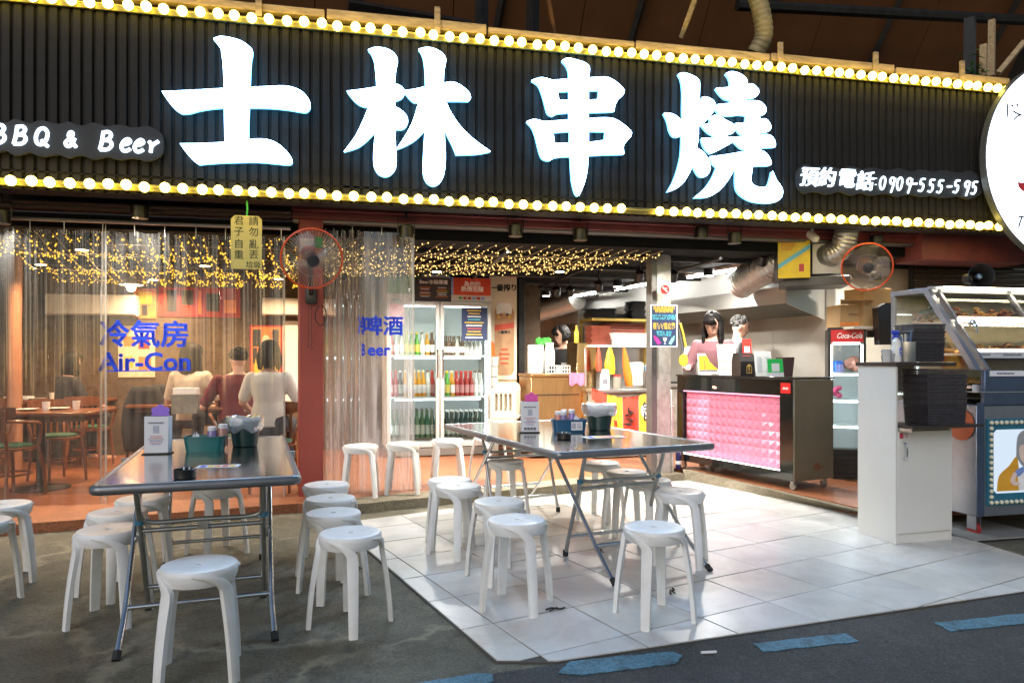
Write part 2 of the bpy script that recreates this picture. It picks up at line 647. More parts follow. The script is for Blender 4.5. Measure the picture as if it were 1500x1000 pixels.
for i in range(-14, 8):
    for j in range(-12, 12):
        p = anchor + t1 * (i * S1) + t2 * (j * S2)
        gp = .0042
        q = [p + t1 * gp + t2 * gp, p + t1 * (S1 - gp) + t2 * gp, p + t1 * (S1 - gp) + t2 * (S2 - gp), p + t1 * gp + t2 * (S2 - gp)]
        q = clip_poly(q)
        if len(q) < 3:
            continue
        ar = abs(sum(cross2(q[k], q[(k + 1) % len(q)]) for k in range(len(q)))) / 2
        if ar < .004:
            continue
        c = sum(q, Vector((0, 0))) / len(q)
        rnd = random.Random(i * 71 + j)
        zt = .0135 + rnd.uniform(-.001, .001)
        lo, mid, hi = [], [], []
        tx, ty = rnd.uniform(-.003, .003), rnd.uniform(-.003, .003)
        for k in q:
            d = k - c
            zz = zt + d.x * tx + d.y * ty
            lo.append((d.x, d.y, .004))
            mid.append((d.x, d.y, zz - .0015))
            e = d * (1 - .0022 / max(d.length, .03))
            hi.append((e.x, e.y, zz))
        g = MB()
        g.loft([lo, mid, hi])
        g.build('tile', rnd.choice(m_tiles), tf, (c.x, c.y, 0), smooth=False)

# ---- inside floor, cement kerb, threshold strip
FLZ = .08
fl = [G(-330, 796, .08), G(18, 768, .08), G(436, 737, .08), G(500, 740, .08), G(1000, 684, .08), G(1266, 745, .08), Vector((5.5, 6.3, 0)), Vector((9.5, 17, 0)), Vector((-9.5, 17, 0))]
g = MB()
g.prism([(p.x, p.y) for p in fl], -.02, FLZ)
struct(g.build('interior_floor', m_terra, smooth=False))
def strip(name, pts, w, z0, z1, m, jit=0.0, n=40):
    """a strip of width w laid behind a line of ground points"""
    g = MB()
    rings = []
    L_ = [(pts[i], pts[i + 1]) for i in range(len(pts) - 1)]
    for a, b in L_:
        d = (b - a).to_2d().normalized()
        nn = Vector((-d.y, d.x))
        for i in range(n + 1):
            p = a.lerp(b, i / n).to_2d()
            j = noise.noise((p.x * 4, p.y * 4, 5)) * jit
            j2 = noise.noise((p.x * 4, p.y * 4, 9)) * jit
            f_, b_ = p + nn * j, p + nn * (w + j2)
            rings.append([(f_.x, f_.y, z0), (b_.x, b_.y, z0), (b_.x, b_.y, z1 + j * .2), (f_.x + nn.x * .008, f_.y + nn.y * .008, z1 + j * .2)])
    g.loft(rings)
    return g.build(name, m, smooth=True, ang=50)
struct(strip('kerb', [G(478, 757), G(1003, 705)], .30, -.02, .086, m_curb, .03))
g = MB()
a0, a1, b0, b1 = G(1003, 704), G(1250, 754), G(1000, 687, .086), G(1258, 748.0, .086)
rows = []
for i in range(31):
    q, r_ = a0.lerp(a1, i / 30), b0.lerp(b1, i / 30)
    rows.append([q + Vector((noise.noise((i * .6, 1, 0)) * .03, noise.noise((i * .6, 4, 0)) * .03, .016)), q.lerp(r_, .5) + Vector((0, 0, .012 + .012 * noise.noise((i * .7, 2, 0)))), r_, r_ + Vector((.12, .16, -.02)), q + Vector((0, 0, -.03))])
g.loft(rows)
struct(g.build('kerb', m_curb, ang=60))
m_whitestrip = M('white_threshold_paint', (.55, .53, .48), .5, var=.2, dirt=(.2, .16, .1))
struct(strip('threshold_strip', [G(-330, 800), G(18, 772.5), G(436, 741.5)], .03, -.01, .05, m_whitestrip, .004))

# ---- walls and ceiling
CZ = 2.47
m_stone = ground_mat('brown_stone_wall', (.10, .066, .040), (.20, .135, .085), (.065, .042, .026), .8, .8, 1.8, 4.5)
m_cream = M('cream_wall', (.62, .57, .48), .7, var=.08, scale=2, bump=.1, dirt=(.4, .33, .24), damt=.4)
m_black = M('black_ceiling', (.007, .007, .007), .85, var=.3, bump=.3, spec=.15)
m_dark = M('blackened_metal', (.022, .021, .020), .45, .3, var=.3)
m_steel = M('stainless_steel', (.66, .65, .62), .33, .9, var=.04, scale=2, rvar=.12)
m_steelw = M('worn_stainless', (.56, .54, .50), .4, .65, var=.2, scale=5, rvar=.4, dirt=(.22, .17, .11), dscale=9, damt=.55)
m_maroon = M('maroon_paint', (.22, .055, .050), .5, var=.18, scale=4, dirt=(.05, .02, .02))
m_redcol = M('brick_red_paint', (.30, .058, .042), .5, var=.12, scale=5, bump=.15, bscale=30, dirt=(.16, .035, .03), damt=.35)
def fwall(name, u0, u1, v, z0, z1, m, t=.1):
    g = MB()
    g.bb((0, 0, z0), (u1 - u0, t, z1))
    return struct(g.build(name, m, None, FW(u0, v), FA))
BWV = 3.5
UF0 = fu(560, BWV)
fwall('wall_dining_back', -6.2, UF0 + 2.3, BWV, 0, 2.8, m_stone)
g = MB()
g.bb((0, 0, 0), (.1, 3.6, 2.8))
struct(g.build('wall_dining_side', m_stone, None, FW(-5.6, -.1), FA))
m_steelwall = M('steel_wall_sheet', (.56, .54, .49), .38, .75, var=.06, scale=1.5, rvar=.2, dirt=(.40, .33, .24), dscale=2, damt=.4)
g = MB()
for k in range(7):
    g.bb((0, .95 + k * .95, 0), (.03, .95 + (k + 1) * .95 - .004, 2.3))
wk = struct(g.build('wall_kitchen_side', m_steelwall, None, KW(1.68, 0), KA))
m_white = M('white_plaster', (.84, .84, .82), .6, var=.04, scale=2)
g = MB()
g.bb((1.3, 1.12, 2.17), (1.75, 7.6, CZ - .002))
struct(g.build('wall_above_hood', m_white, None, KW(0, 0), KA))
g = MB()
g.bb((-4.4, 7.4, 0), (1.9, 7.5, 2.8))
struct(g.build('wall_kitchen_back', m_cream, None, KW(0, 0), KA))
fwall('wall_right', fu(1213, .75), fu(1213, .75) + 3.2, .75, 0, 2.75, m_cream)
g = MB()
g.bb((-5.7, .15, CZ), (8.5, 12, CZ + .12))
ce = struct(g.build('ceiling', m_black, None, FW(0, 0), FA))
m_bar = M('black_painted_bar', (.02, .02, .02), .5, .0, var=.2)
for k in range(13):
    g = MB()
    if k < 8:
        g.box((2.2, .7 + k * .85, CZ - .026), (12.5, .05, .05), ch=.006)
    else:
        g.tube([(fu(560, 3) + (k - 8) * 1.15, .2, CZ - .075), (fu(560, 3) + (k - 8) * 1.15, 9, CZ - .075)], .018, 8)
    g.build('ceiling_bar', m_bar, ce)

# ---- header beam, soffit, columns
UR = fu(1350, 0)
zh0 = fz(470, 326, 0)[1]
g = MB()
g.bb((-.12, 0, zh0 + .03), (UR, .14, zh0 + .20), ch=.006)
g.bb((-.12, -.04, zh0 + .10), (UR, -.002, zh0 + .125), ch=.004)
g.bb((-.12, .02, zh0), (UR, .12, zh0 + .027), ch=.004, mi=1)
hb = g.build('header_beam', [m_maroon, M('grey_rail', (.24, .23, .215), .4, .6)])
hb.location, hb.rotation_euler = FW(0, 0), (0, 0, FA)
tag(hb, 'long maroon steel beam over the open shop front', 'beam')
g = MB()
g.bb((-5.4, 0, zh0 + .03), (-.125, .14, zh0 + .20), ch=.006)
g.bb((-5.4, -.06, zh0 + .06), (-.125, -.002, zh0 + .085), ch=.004)
hb2 = g.build('header_beam', M('dark_brown_paint', (.035, .018, .014), .5), None, FW(0, 0), FA)
tag(hb2, 'dark brown beam above the clear plastic curtain of the air-conditioned room', 'beam')
g = MB()
g.bb((-5.4, -.47, zh0 + .215), (UR + .4, .2, zh0 + .235))
struct(g.build('soffit', m_black, None, FW(0, 0), FA))
g = MB()
g.box((0, .1, 1.3), (.215, .2, 2.6), ch=.008)
rc = g.build('column', m_redcol, None, FW(0.045, 0, 0), FA + R(8))
tag(rc, 'brick red painted column between the two plastic curtains', 'column')
pl = G(973, 694, .08)
t = thing('column', 'battered stainless clad column at the tile corner beside the counter', 'column', (pl.x, pl.y, 0), KA)
g = MB(); g.box((0, .1, 1.4), (.19, .19, 2.76), ch=.004); g.build('cladding', m_steelw, t)
g = MB(); g.box((-.135, .05, 1.4), (.07, .1, 2.76), ch=.004); g.build('side_channel', M('grey_channel', (.22, .21, .2), .4, .8), t)
g = MB(); g.box((.12, .03, .42), (.035, .05, .8), ch=.004); g.build('conduit', m_steelw, t)
bp = P(763, 600, 9.9)
g = MB(); g.box((0, 0, 1.4), (.085, .12, 2.76), ch=.004)
tag(g.build('column', m_dark, None, (bp.x, bp.y, 0), FA), 'slim black post beside the beer advert panel', 'column')

# ================================================================== THE BIG SIGN
SV = -.45
su0, su1 = fu(-70, SV), fu(1478, SV)
SZ0, SZ1 = 2.655, 4.13
sign = thing('shop_sign', 'long black ribbed shop sign with four glowing white characters', 'sign', FW(0, SV, 0), FA)
m_panel = M('black_sign_panel', (.020, .019, .018), .5, .0, var=.3, scale=6, rvar=.25, spec=.10)
g = MB(); g.bb((su0, .002, SZ0), (su1, .2, SZ1 + .03)); g.build('backing', m_panel, sign)
pitch = .0835
n_sl = int((su1 - su0) / pitch)
slm = MB()
prof = [(-.036, .0), (-.026, -.020), (.024, -.020), (.034, 0)]
slm.loft([[(x, y, SZ0) for x, y in prof], [(x, y, SZ1) for x, y in prof]])
slmesh = slm.mesh('slat', m_panel, smooth=False)
for k in range(n_sl):
    link('slat', slmesh, sign, (su0 + pitch * (k + .5), 0, 0))
# letters
m_face = E('letter_glow', (.32, .60, 1.0), 24.0)
m_ret = E('letter_edge_glow', (.10, .42, .75), 5.0)
m_letback = M('letter_can', (.05, .055, .06), .4)
LV = -.57
def tr(lst, ox, oy, s):
    return [((p[0] / s + ox), (p[1] / s + oy)) + tuple(p[2:]) for p in lst]
C = 1
G_shi = tr([(937,170,C),(965,160),(1010,165),(1060,180),(1095,205),(1110,225),(1103,270),(1100,330),(1098,383,C),(1170,380),(1245,377),(1290,385),(1330,405),(1358,440),(1363,470),(1350,488),(1330,490),(1270,480),(1190,472),(1095,470,C),(1092,540),(1092,612,C),(1130,610),(1170,612),(1210,625),(1250,655),(1278,690),(1284,712),(1270,722),(1220,718),(1130,710),(1000,712),(930,716),(872,721,C),(845,700),(815,665),(791,631,C),(880,630),(988,625,C),(986,550),(985,470,C),(930,474),(870,484),(830,495),(797,497,C),(770,480),(740,445),(711,402,C),(850,396),(984,388,C),(982,320),(976,250),(968,210)], 0, 0, 3)
G_mu1 = tr([(118,218,C),(150,208),(190,212),(225,228),(247,262),(240,310),(235,368,C),(258,376),(278,400),(268,428),(236,442,C),(236,468,C),(265,485),(287,510),(292,538),(280,560),(262,567),(238,566,C),(238,620),(241,690),(238,740),(215,768),(188,774),(160,760),(143,725),(142,660),(150,577,C),(120,610),(75,645),(12,665,C),(60,600),(95,530),(122,463,C),(105,467),(75,455),(48,430),(25,400,C),(90,392),(155,382,C),(152,330),(145,270),(132,235)], 500, 0, 3)
G_mu2 = tr([(340,216,C),(375,208),(410,214),(445,235),(460,262),(452,310),(449,365,C),(490,360),(530,378),(560,405),(569,430),(560,442,C),(510,441),(458,441,C),(480,490),(520,550),(580,610),(655,665,C),(600,675),(505,679,C),(490,640),(465,590),(452,548,C),(455,620),(458,700),(450,770),(430,805),(402,816),(375,800),(360,760),(362,660),(368,572,C),(330,610),(290,635),(242,655,C),(285,590),(315,530),(340,448,C),(318,446),(295,425),(275,398,C),(320,392),(370,380,C),(368,320),(362,262),(350,228)], 500, 0, 3)
G_chuan = tr([(972,265,C),(995,255),(1030,262),(1070,275),(1091,295),(1088,342,C),(1150,338),(1180,343),(1215,365),(1243,395),(1240,415),(1215,440),(1203,465),(1200,488,C),(1150,490),(1086,491,C),(1086,520,C),(1150,517),(1200,522),(1245,550),(1275,580),(1272,600),(1250,625),(1240,645),(1243,676,C),(1160,678),(1084,682,C),(1082,740),(1070,800),(1050,850),(1040,860),(1028,845),(1015,790),(1008,686,C),(970,687),(935,693),(915,704),(885,695),(870,660),(855,600),(840,560),(816,533,C),(850,524),(890,534,C),(950,530),(1003,526,C),(1003,493,C),(950,497),(930,508),(908,495),(895,450),(880,400),(865,370),(838,352,C),(875,341),(905,345),(925,352,C),(960,350),(1003,345,C),(1000,310),(990,285)], 500, 0, 3)
H_chuan = [tr(h, 500, 0, 3) for h in ([(950,400),(1003,397),(1003,441),(957,440)], [(1087,395),(1135,395),(1130,437),(1087,440)], [(931,580),(1005,575),(1005,630),(938,630)], [(1087,574),(1163,576),(1158,616),(1087,626)])]
G_huo = tr([(165,62,C),(200,55),(250,70),(295,95),(310,125),(308,220),(302,328,C),(318,290),(328,225,C),(370,228),(405,250),(423,285),(405,325),(370,375),(330,410),(302,436,C),(300,510),(290,580,C),(330,605),(365,650),(382,700),(378,745),(350,778),(315,775),(290,745),(264,690,C),(240,750),(200,815),(150,860),(88,885,C),(130,810),(165,710),(185,610),(190,487,C),(165,500),(130,495),(105,455),(90,390),(64,336,C),(100,337),(140,352),(175,380),(197,408,C),(195,300),(196,180),(185,100)], 960, 95, 4.762)
G_yao = tr([(497,58,C),(530,47),(575,55),(620,80),(642,110),(642,135,C),(680,135),(715,165),(724,190),(710,215),(690,228),(635,232,C),(635,252,C),(690,250),(735,258),(768,290),(773,325),(755,348,C),(720,350,C),(735,378,C),(770,378),(795,400),(808,435),(795,460),(770,468),(733,470,C),(733,488,C),(790,487),(820,505),(838,540),(838,572,C),(770,575),(690,585),(635,590),(600,575),(555,532,C),(500,562),(440,595),(390,617,C),(360,590),(340,555),(327,510,C),(370,512),(415,508,C),(412,490,C),(370,465),(330,420,C),(365,410),(398,405,C),(385,372,C),(405,355),(440,353),(492,385),(545,415),(557,450),(540,475),(500,487,C),(500,503,C),(560,505),(640,502,C),(640,490,C),(610,485),(580,455),(562,408,C),(600,406),(637,402,C),(640,350,C),(590,345),(530,352),(480,350),(450,335),(425,300,C),(440,276,C),(480,272),(533,268,C),(533,245,C),(490,232),(455,200),(427,162,C),(480,160),(528,155,C),(527,110),(515,80)], 960, 95, 4.762)
G_wu = tr([(383,640,C),(480,628),(600,608),(700,597),(750,600),(790,635),(810,680),(800,700),(740,702),(680,704,C),(672,760),(668,810),(690,840),(740,855),(785,845),(805,805),(820,742,C),(845,800),(880,850),(890,890),(875,930),(830,958),(760,962),(680,950),(620,920),(580,880),(567,830),(568,714,C),(548,716,C),(545,740),(500,815),(440,880),(370,920),(275,925,C),(350,860),(400,790),(435,712,C),(410,690)], 960, 95, 4.762)
def sgn(pts, v, sub=4):
    return [fz(x, y, v) for x, y in smooth_outline(pts, sub)]
XZ = Matrix(((1, 0, 0, 0), (0, 0, -1, 0), (0, 1, 0, 0), (0, 0, 0, 1)))     # outline (x, y) -> upright, extruding towards the street
def character(outlines, label, holes=()):
    root = None
    for n, ol in enumerate(outlines):
        v = LV - .004 * n
        o2 = sgn(ol, v)
        hs = [[fz(x, y, v) for x, y in h] for h in holes] if n == 0 else []
        g = MB(); g.prism(o2, -v + SV - .012, -v + SV, X=XZ, holes=hs)
        f = g.build('glowing_face' if root else 'character', m_face, root or sign, smooth=False)
        if root is None:
            root = f
            f['label'] = label
        g = MB(); g.prism(o2, -v + SV - .05, -v + SV - .0125, X=XZ, holes=hs)
        g.build('letter_side', m_ret, root, smooth=False)
character([G_shi], 'glowing white character 士')
character([G_mu1, G_mu2], 'glowing white character 林')
character([G_chuan], 'glowing white character 串', H_chuan)
character([G_huo, G_yao, G_wu], 'glowing white character 燒')
# small lettering drawn with strokes
STROKES = {
 'B': [[(.12, .98), (.10, .5), (.02, .02)], [(.06, .95), (.45, 1.0), (.62, .82), (.45, .6), (.14, .52)], [(.14, .53), (.55, .52), (.72, .3), (.5, .06), (.02, .02)]],
 'Q': [[(.5, .98), (.2, .88), (.05, .5), (.15, .15), (.45, .08), (.7, .35), (.72, .75), (.5, .98)], [(.42, .32), (.62, .12), (.85, -.02)]],
 '&': [[(.92, .0), (.55, .35), (.28, .72), (.34, .95), (.5, .96), (.55, .78), (.3, .5), (.1, .28), (.2, .06), (.42, .05), (.62, .3), (.74, .6)]],
 'e': [[(.1, .34), (.45, .42), (.6, .56), (.42, .68), (.18, .52), (.08, .25), (.22, .04), (.45, .04), (.66, .16)]],
 'r': [[(.12, .62), (.26, .5), (.3, .3), (.3, .02)], [(.3, .34), (.5, .52), (.74, .66)]],
 '0': [[(.4, 1), (.15, .8), (.08, .4), (.25, .05), (.5, .15), (.62, .55), (.58, .88), (.4, 1)]],
 '9': [[(.62, .75), (.45, .98), (.18, .9), (.14, .62), (.36, .5), (.6, .72), (.62, .95), (.5, .4), (.3, -.15)]],
 '5': [[(.72, 1.0), (.3, .95), (.24, .58)], [(.24, .58), (.52, .6), (.56, .3), (.36, .06), (.05, .1)]],
 '-': [[(.05, .45), (.55, .48)]],
 ':': [[(.3, .72), (.3, .7)], [(.3, .25), (.3, .23)]],
}
def crv(pts, n=5):
    P3 = [Vector(p) for p in pts]
    if len(P3) < 3:
        return P3
    out = []
    for i in range(len(P3) - 1):
        a, b, c, d = P3[max(i - 1, 0)], P3[i], P3[i + 1], P3[min(i + 2, len(P3) - 1)]
        for k in range(n):
            t = k / n
            out.append(.5 * ((2 * b) + (c - a) * t + (2 * a - 5 * b + 4 * c - d) * t * t + (3 * b - a - 3 * c + d) * t ** 3))
    return out + [P3[-1]]
m_small = E('small_letter_glow', (.70, .86, 1.0), 3.0)
m_plate = M('letter_backplate', (.035, .037, .04), .5, var=.15, spec=.2)
def stroke_word(chars, x0, z0, h, adv, slope, r, parent, y):
    x = x0
    for ch, a in chars:
        if ch != ' ' and ch in STROKES:
            g = MB()
            for st in STROKES[ch]:
                pts = [(x + (q.x + .12 * q.y) * h * .8, y, z0 + slope * (x - x0) + q.y * h) for q in crv([Vector(s) for s in st])]
                g.tube(pts, r, 6)
            g.build('letter', m_small, parent)
        x += a * h
    return x
def backplate(px0, px1, rowmid, half, seed, v0=-.52, v1=-.49):
    rnd = random.Random(seed)
    top, bot = [], []
    n = 26
    for i in range(n + 1):
        px = px0 + (px1 - px0) * i / n
        w = half * (1 + .10 * math.sin(i * 1.9) + rnd.uniform(-.05, .05)) * (1 if 0 < i < n else .55)
        c = rowmid(px)
        top.append((px, c - w)); bot.append((px, c + w))
    g = MB(); g.prism(sgn(top + bot[::-1], v0, 3), -v1 + SV, -v0 + SV, X=XZ)
    return g.build('backplate', m_plate, sign, smooth=False)
ba = backplate(-60, 238, lambda x: 201 + (x - 20) * .048, 24, 3)
def su(px, py, v):
    return fz(px, py, v)
u0, z0 = su(-10, 212, -.53)
for word, px, py, hh in (('BBQ', -11, 210, 27), ('&', 94, 215, 22), ('Beer', 146, 220, 27)):
    uu, zz = su(px, py, -.53)
    hz = hh / FPX * FW(uu, -.53).y
    stroke_word([(c, {'B': 1.02 if word == 'BBQ' else 1.0, 'Q': .9, 'e': .66, 'r': .8}.get(c, .9)) for c in word], uu, zz, hz, .9, 0.0, .014, ba, -.085)
bb_ = backplate(1168, 1440, lambda x: 262 + (x - 1170) * .036, 19, 5)
for k, (c, px, py) in enumerate((('預', 1184, 261), ('約', 1210, 262), ('電', 1239, 263), ('話', 1266, 267))):
    uu, zz = su(px, py, -.53)
    put_text(c, .20, m_small, bb_, (uu, -.083, zz), off=.0012, ext=.01, shear=.18, name='letter')
for c, px, py in ((':', 1278, 272), ('0', 1287, 275), ('9', 1301, 276), ('0', 1312, 276), ('9', 1326, 277), ('-', 1335, 275), ('5', 1344, 278), ('5', 1358, 279), ('5', 1371, 280), ('-', 1386, 279), ('5', 1395, 280), ('9', 1411, 281), ('5', 1421, 282)):
    uu, zz = su(px, py, -.53)
    stroke_word([(c, 1)], uu, zz - .02, 19 / FPX * 7.2, 1, 0, .0095, bb_, -.083)
# wooden frame on top
m_lath = M('raw_timber_lath', (.42, .30, .16), .7, var=.25, scale=5, dirt=(.14, .09, .04), dscale=6, damt=.8, stretch=(1, 6, 6))
for k in range(7):
    a, b = su0 + (su1 - su0) * k / 7 + .01, su0 + (su1 - su0) * (k + 1) / 7 - .01
    g = MB(); g.bb((a, -.02, SZ1 + .085 + (k % 2) * .012), (b, .06, SZ1 + .15 + (k % 3) * .01), ch=.004); g.build('timber_lath', m_lath, sign)
for px in (1140, 1279, 1405, 640, 380):
    uu = fu(px, SV)
    g = MB(); g.bb((uu - .025, -.05, SZ1 + .04), (uu + .025, -.022, SZ1 + .27), ch=.003); g.build('timber_stub', m_lath, sign)
# bulb strips
m_bulb = E('warm_bulb_glow', (1.0, .74, .13), 13.0)
m_strip = M('halo_yellow_strip', (.22, .19, .05), .45, .5, var=.2)  # aluminium strip, its yellow colour stands in for the bulbs' bloom
bm_ = MB(); bm_.ball((0, 0, 0), .040, 12, 8)
bulb_me = bm_.mesh('bulb', m_bulb)
sk = MB(); sk.lathe([(.026, 0), (.026, .03), (.03, .034), (.03, .05)], 8, X=Matrix.Rotation(R(-90), 4, 'X'))
sock_me = sk.mesh('socket', m_strip)
for z, lab in ((SZ1, 'row of round warm bulbs along the upper edge of the black sign'), (SZ0 + .045, 'row of round warm bulbs along the lower edge of the black sign')):
    st = thing('bulb_strip', lab, 'string lights', FW(0, SV, z), FA)
    g = MB(); g.bb((su0, -.05, -.03), (su1, -.024, .028), ch=.003); g.build('strip', m_strip, st)
    g = MB(); g.tube([(su0 + (su1 - su0) * i / 120, -.085, -.004 * math.sin(i * 1.3)) for i in range(121)], .007, 5); g.build('cable', M('yellow_cable', (.5, .4, .08), .5), st)
    u = su0 + .04
    k = 0
    while u < su1 - .03:
        px = 0
        gap = z < 3 and abs(u - fu(930, SV)) < .09
        if not gap:
            b = link('bulb', bulb_me, st, (u + random.uniform(-.008, .008), -.098, random.uniform(-.007, .007)))
            link('socket', sock_me, b, (0, .022, 0))
        k += 1
        u += .140 - .020 * (u - su0) / (su1 - su0) + random.uniform(-.008, .008)

# ================================================================== STOOLS
m_stool = M('white_stool_plastic', (.80, .80, .79), .38, var=.05, scale=6, dirt=(.50, .46, .38), dscale=6, damt=.55, rand=.10)
m_hole = M('stool_centre_hole', (.18, .17, .16), .6)
def make_stool():
    t = thing('plastic_stool', 'x', 'stool', group='white plastic stools')
    g = MB()
    g.lathe([(.128, .392), (.142, .392), (.150, .41), (.154, .435), (.153, .449), (.147, .457), (.135, .460), (.08, .4585), (.018, .457), (.013, .450)], 36)
    g.build('seat', m_stool, t)
    g = MB(); g.lathe([(.0125, .449), (.0125, .4512)], 10); g.build('centre_hole', m_hole, t)
    # a leg grows tangentially out of the rim and sweeps down
    g = MB()
    rings = []
    for i in range(17):
        q = i / 16
        if q < .4:
            s = q / .4
            ang = R(-52 + 52 * (1 - (1 - s) ** 1.6))
            rad = .1475 + .010 * s ** .5
            z = .447 - .080 * s ** 2.3
            hw = .005 + .022 * s
        else:
            s = (q - .4) / .6
            ang = 0
            rad = .1575 + .045 * s + .006 * math.sin(s * math.pi)
            z = .367 * (1 - s)
            hw = .027 - .006 * s
        c = Vector((rad * math.cos(ang), rad * math.sin(ang), z))
        if q < .4:
            s = q / .4
            roll = R(90) * s ** 1.5
            tang = Vector((-math.sin(ang), math.cos(ang), 0))
            out = Vector((math.cos(ang), math.sin(ang), 0))
            wdir = (Vector((0, 0, 1)) * math.cos(roll) + tang * math.sin(roll)).normalized()
            c += Vector((0, 0, -hw)) * math.cos(roll)
        else:
            wdir, out = Vector((0, 1, 0)), Vector((1, 0, 0))
        th = .010
        rings.append([c + wdir * hw + out * th * .6, c + wdir * hw - out * th * 1.4, c - wdir * hw - out * th * 1.4, c - wdir * hw + out * th * .6, c - wdir * hw * .5 + out * th, c + wdir * hw * .5 + out * th])
    g.loft(rings)
    me = g.mesh('leg', m_stool, ang=50)
    for k in range(4):
        link('leg', me, t, (0, 0, 0), (0, 0, R(45 + 90 * k)))
    # inner stiffening ribs
    for k in range(4):
        pass
    return t
stool0 = make_stool()
SC_T = (1.3 - .46) * FPX
NT = 'the narrow steel table on bare concrete'
WT = 'the wide steel table on white tiles'
STOOLS = [  # seat centre in the photo, base height, turn, label
 (292, 824, 0, 20, 'white plastic stool standing out alone at the road end of the narrow steel table'),
 (161, 773, 0, 5, 'white plastic stool by the narrow table, road side of an overlapping pair'),
 (172, 748, 0, 65, 'white plastic stool by the narrow table, curtain side of an overlapping pair'),
 (210, 728, 0, 30, 'white plastic stool half hidden behind the narrow table legs near the orange floor'),
 (3, 737, 0, 40, 'white plastic stool on concrete beside the orange floor, away from any table'),
 (-32, 762, 0, 10, 'white plastic stool on concrete, road side of the pair away from any table'),
 (318, 711, 0, 50, 'white plastic stool under the curtain end of the narrow steel table'),
 (478, 708, 0, 15, 'white plastic stool closest to the red column in the row of four'),
 (484, 728, 0, 75, 'white plastic stool second from the red column in the row of four'),
 (488, 749, 0, 40, 'white plastic stool third from the red column in the row of four'),
 (513, 778, 0, 62, 'white plastic stool farthest from the red column in the row of four'),
 (659, 704, 0, 12, 'white plastic stool beside the wide table, tucked close behind another of its kind'),
 (671, 713, 0, 48, 'white plastic stool beside the wide table, second in its row from the fridge'),
 (731, 736, 0, 30, 'white plastic stool under the wide table edge, third in its row from the fridge'),
 (757, 763, 0, 70, 'white plastic stool at the fridge-row end nearest the road, by the wide table'),
 (741, 676, 0, 25, 'cream lit plastic stool under the fridge end of the wide table'),
 (880, 679, 0, 55, 'white plastic stool behind the wide table, closest to the steel column'),
 (918, 692, 0, 10, 'white plastic stool second from the steel column beside the wide table'),
 (951, 704, 0, 35, 'white plastic stool third from the steel column, partly behind the wide table legs'),
 (996, 721, 0, 68, 'white plastic stool standing clear of the wide table towards the pink counter'),
 (958, 774, 0, 22, 'white plastic stool standing on tiles in front of the wide table towards the road'),
]
first = True
def place_stool(x, y, z, rz, label):
    global first
    if first:
        first = False
        stool0.location = (x, y, z); stool0.rotation_euler = (0, 0, R(rz)); stool0['label'] = label
        return stool0
    return copy_tree(stool0, (x, y, z), R(rz), label)
def on_tile(x, y):
    q = Vector((x, y))
    return all(cross2(CLIP[(i + 1) % len(CLIP)] - CLIP[i], q - CLIP[i]) >= 0 for i in range(len(CLIP)))
for px, py, z, rz, lab in STOOLS:
    Y = SC_T / (py - HZ)
    x = (px - 750) / FPX * Y
    place_stool(x, Y, .0145 if on_tile(x, Y) else 0, rz, lab)
for px, Y, z, rz, lab in ((528, 6.45, .088, 8, 'white plastic stool on the kerb in front of the bunched plastic curtain'),
                          (591, 6.62, .088, 4, 'white plastic stool on the kerb overlapping the lower edge of the plastic curtain'),
                          (656, 6.92, .088, 12, 'white plastic stool on the kerb in front of the drinks fridge'),
                          (716, 7.15, .088, 44, 'cream lit plastic stool on the kerb beyond the wide table end')):
    place_stool((px - 750) / FPX * Y, Y, z, rz, lab)

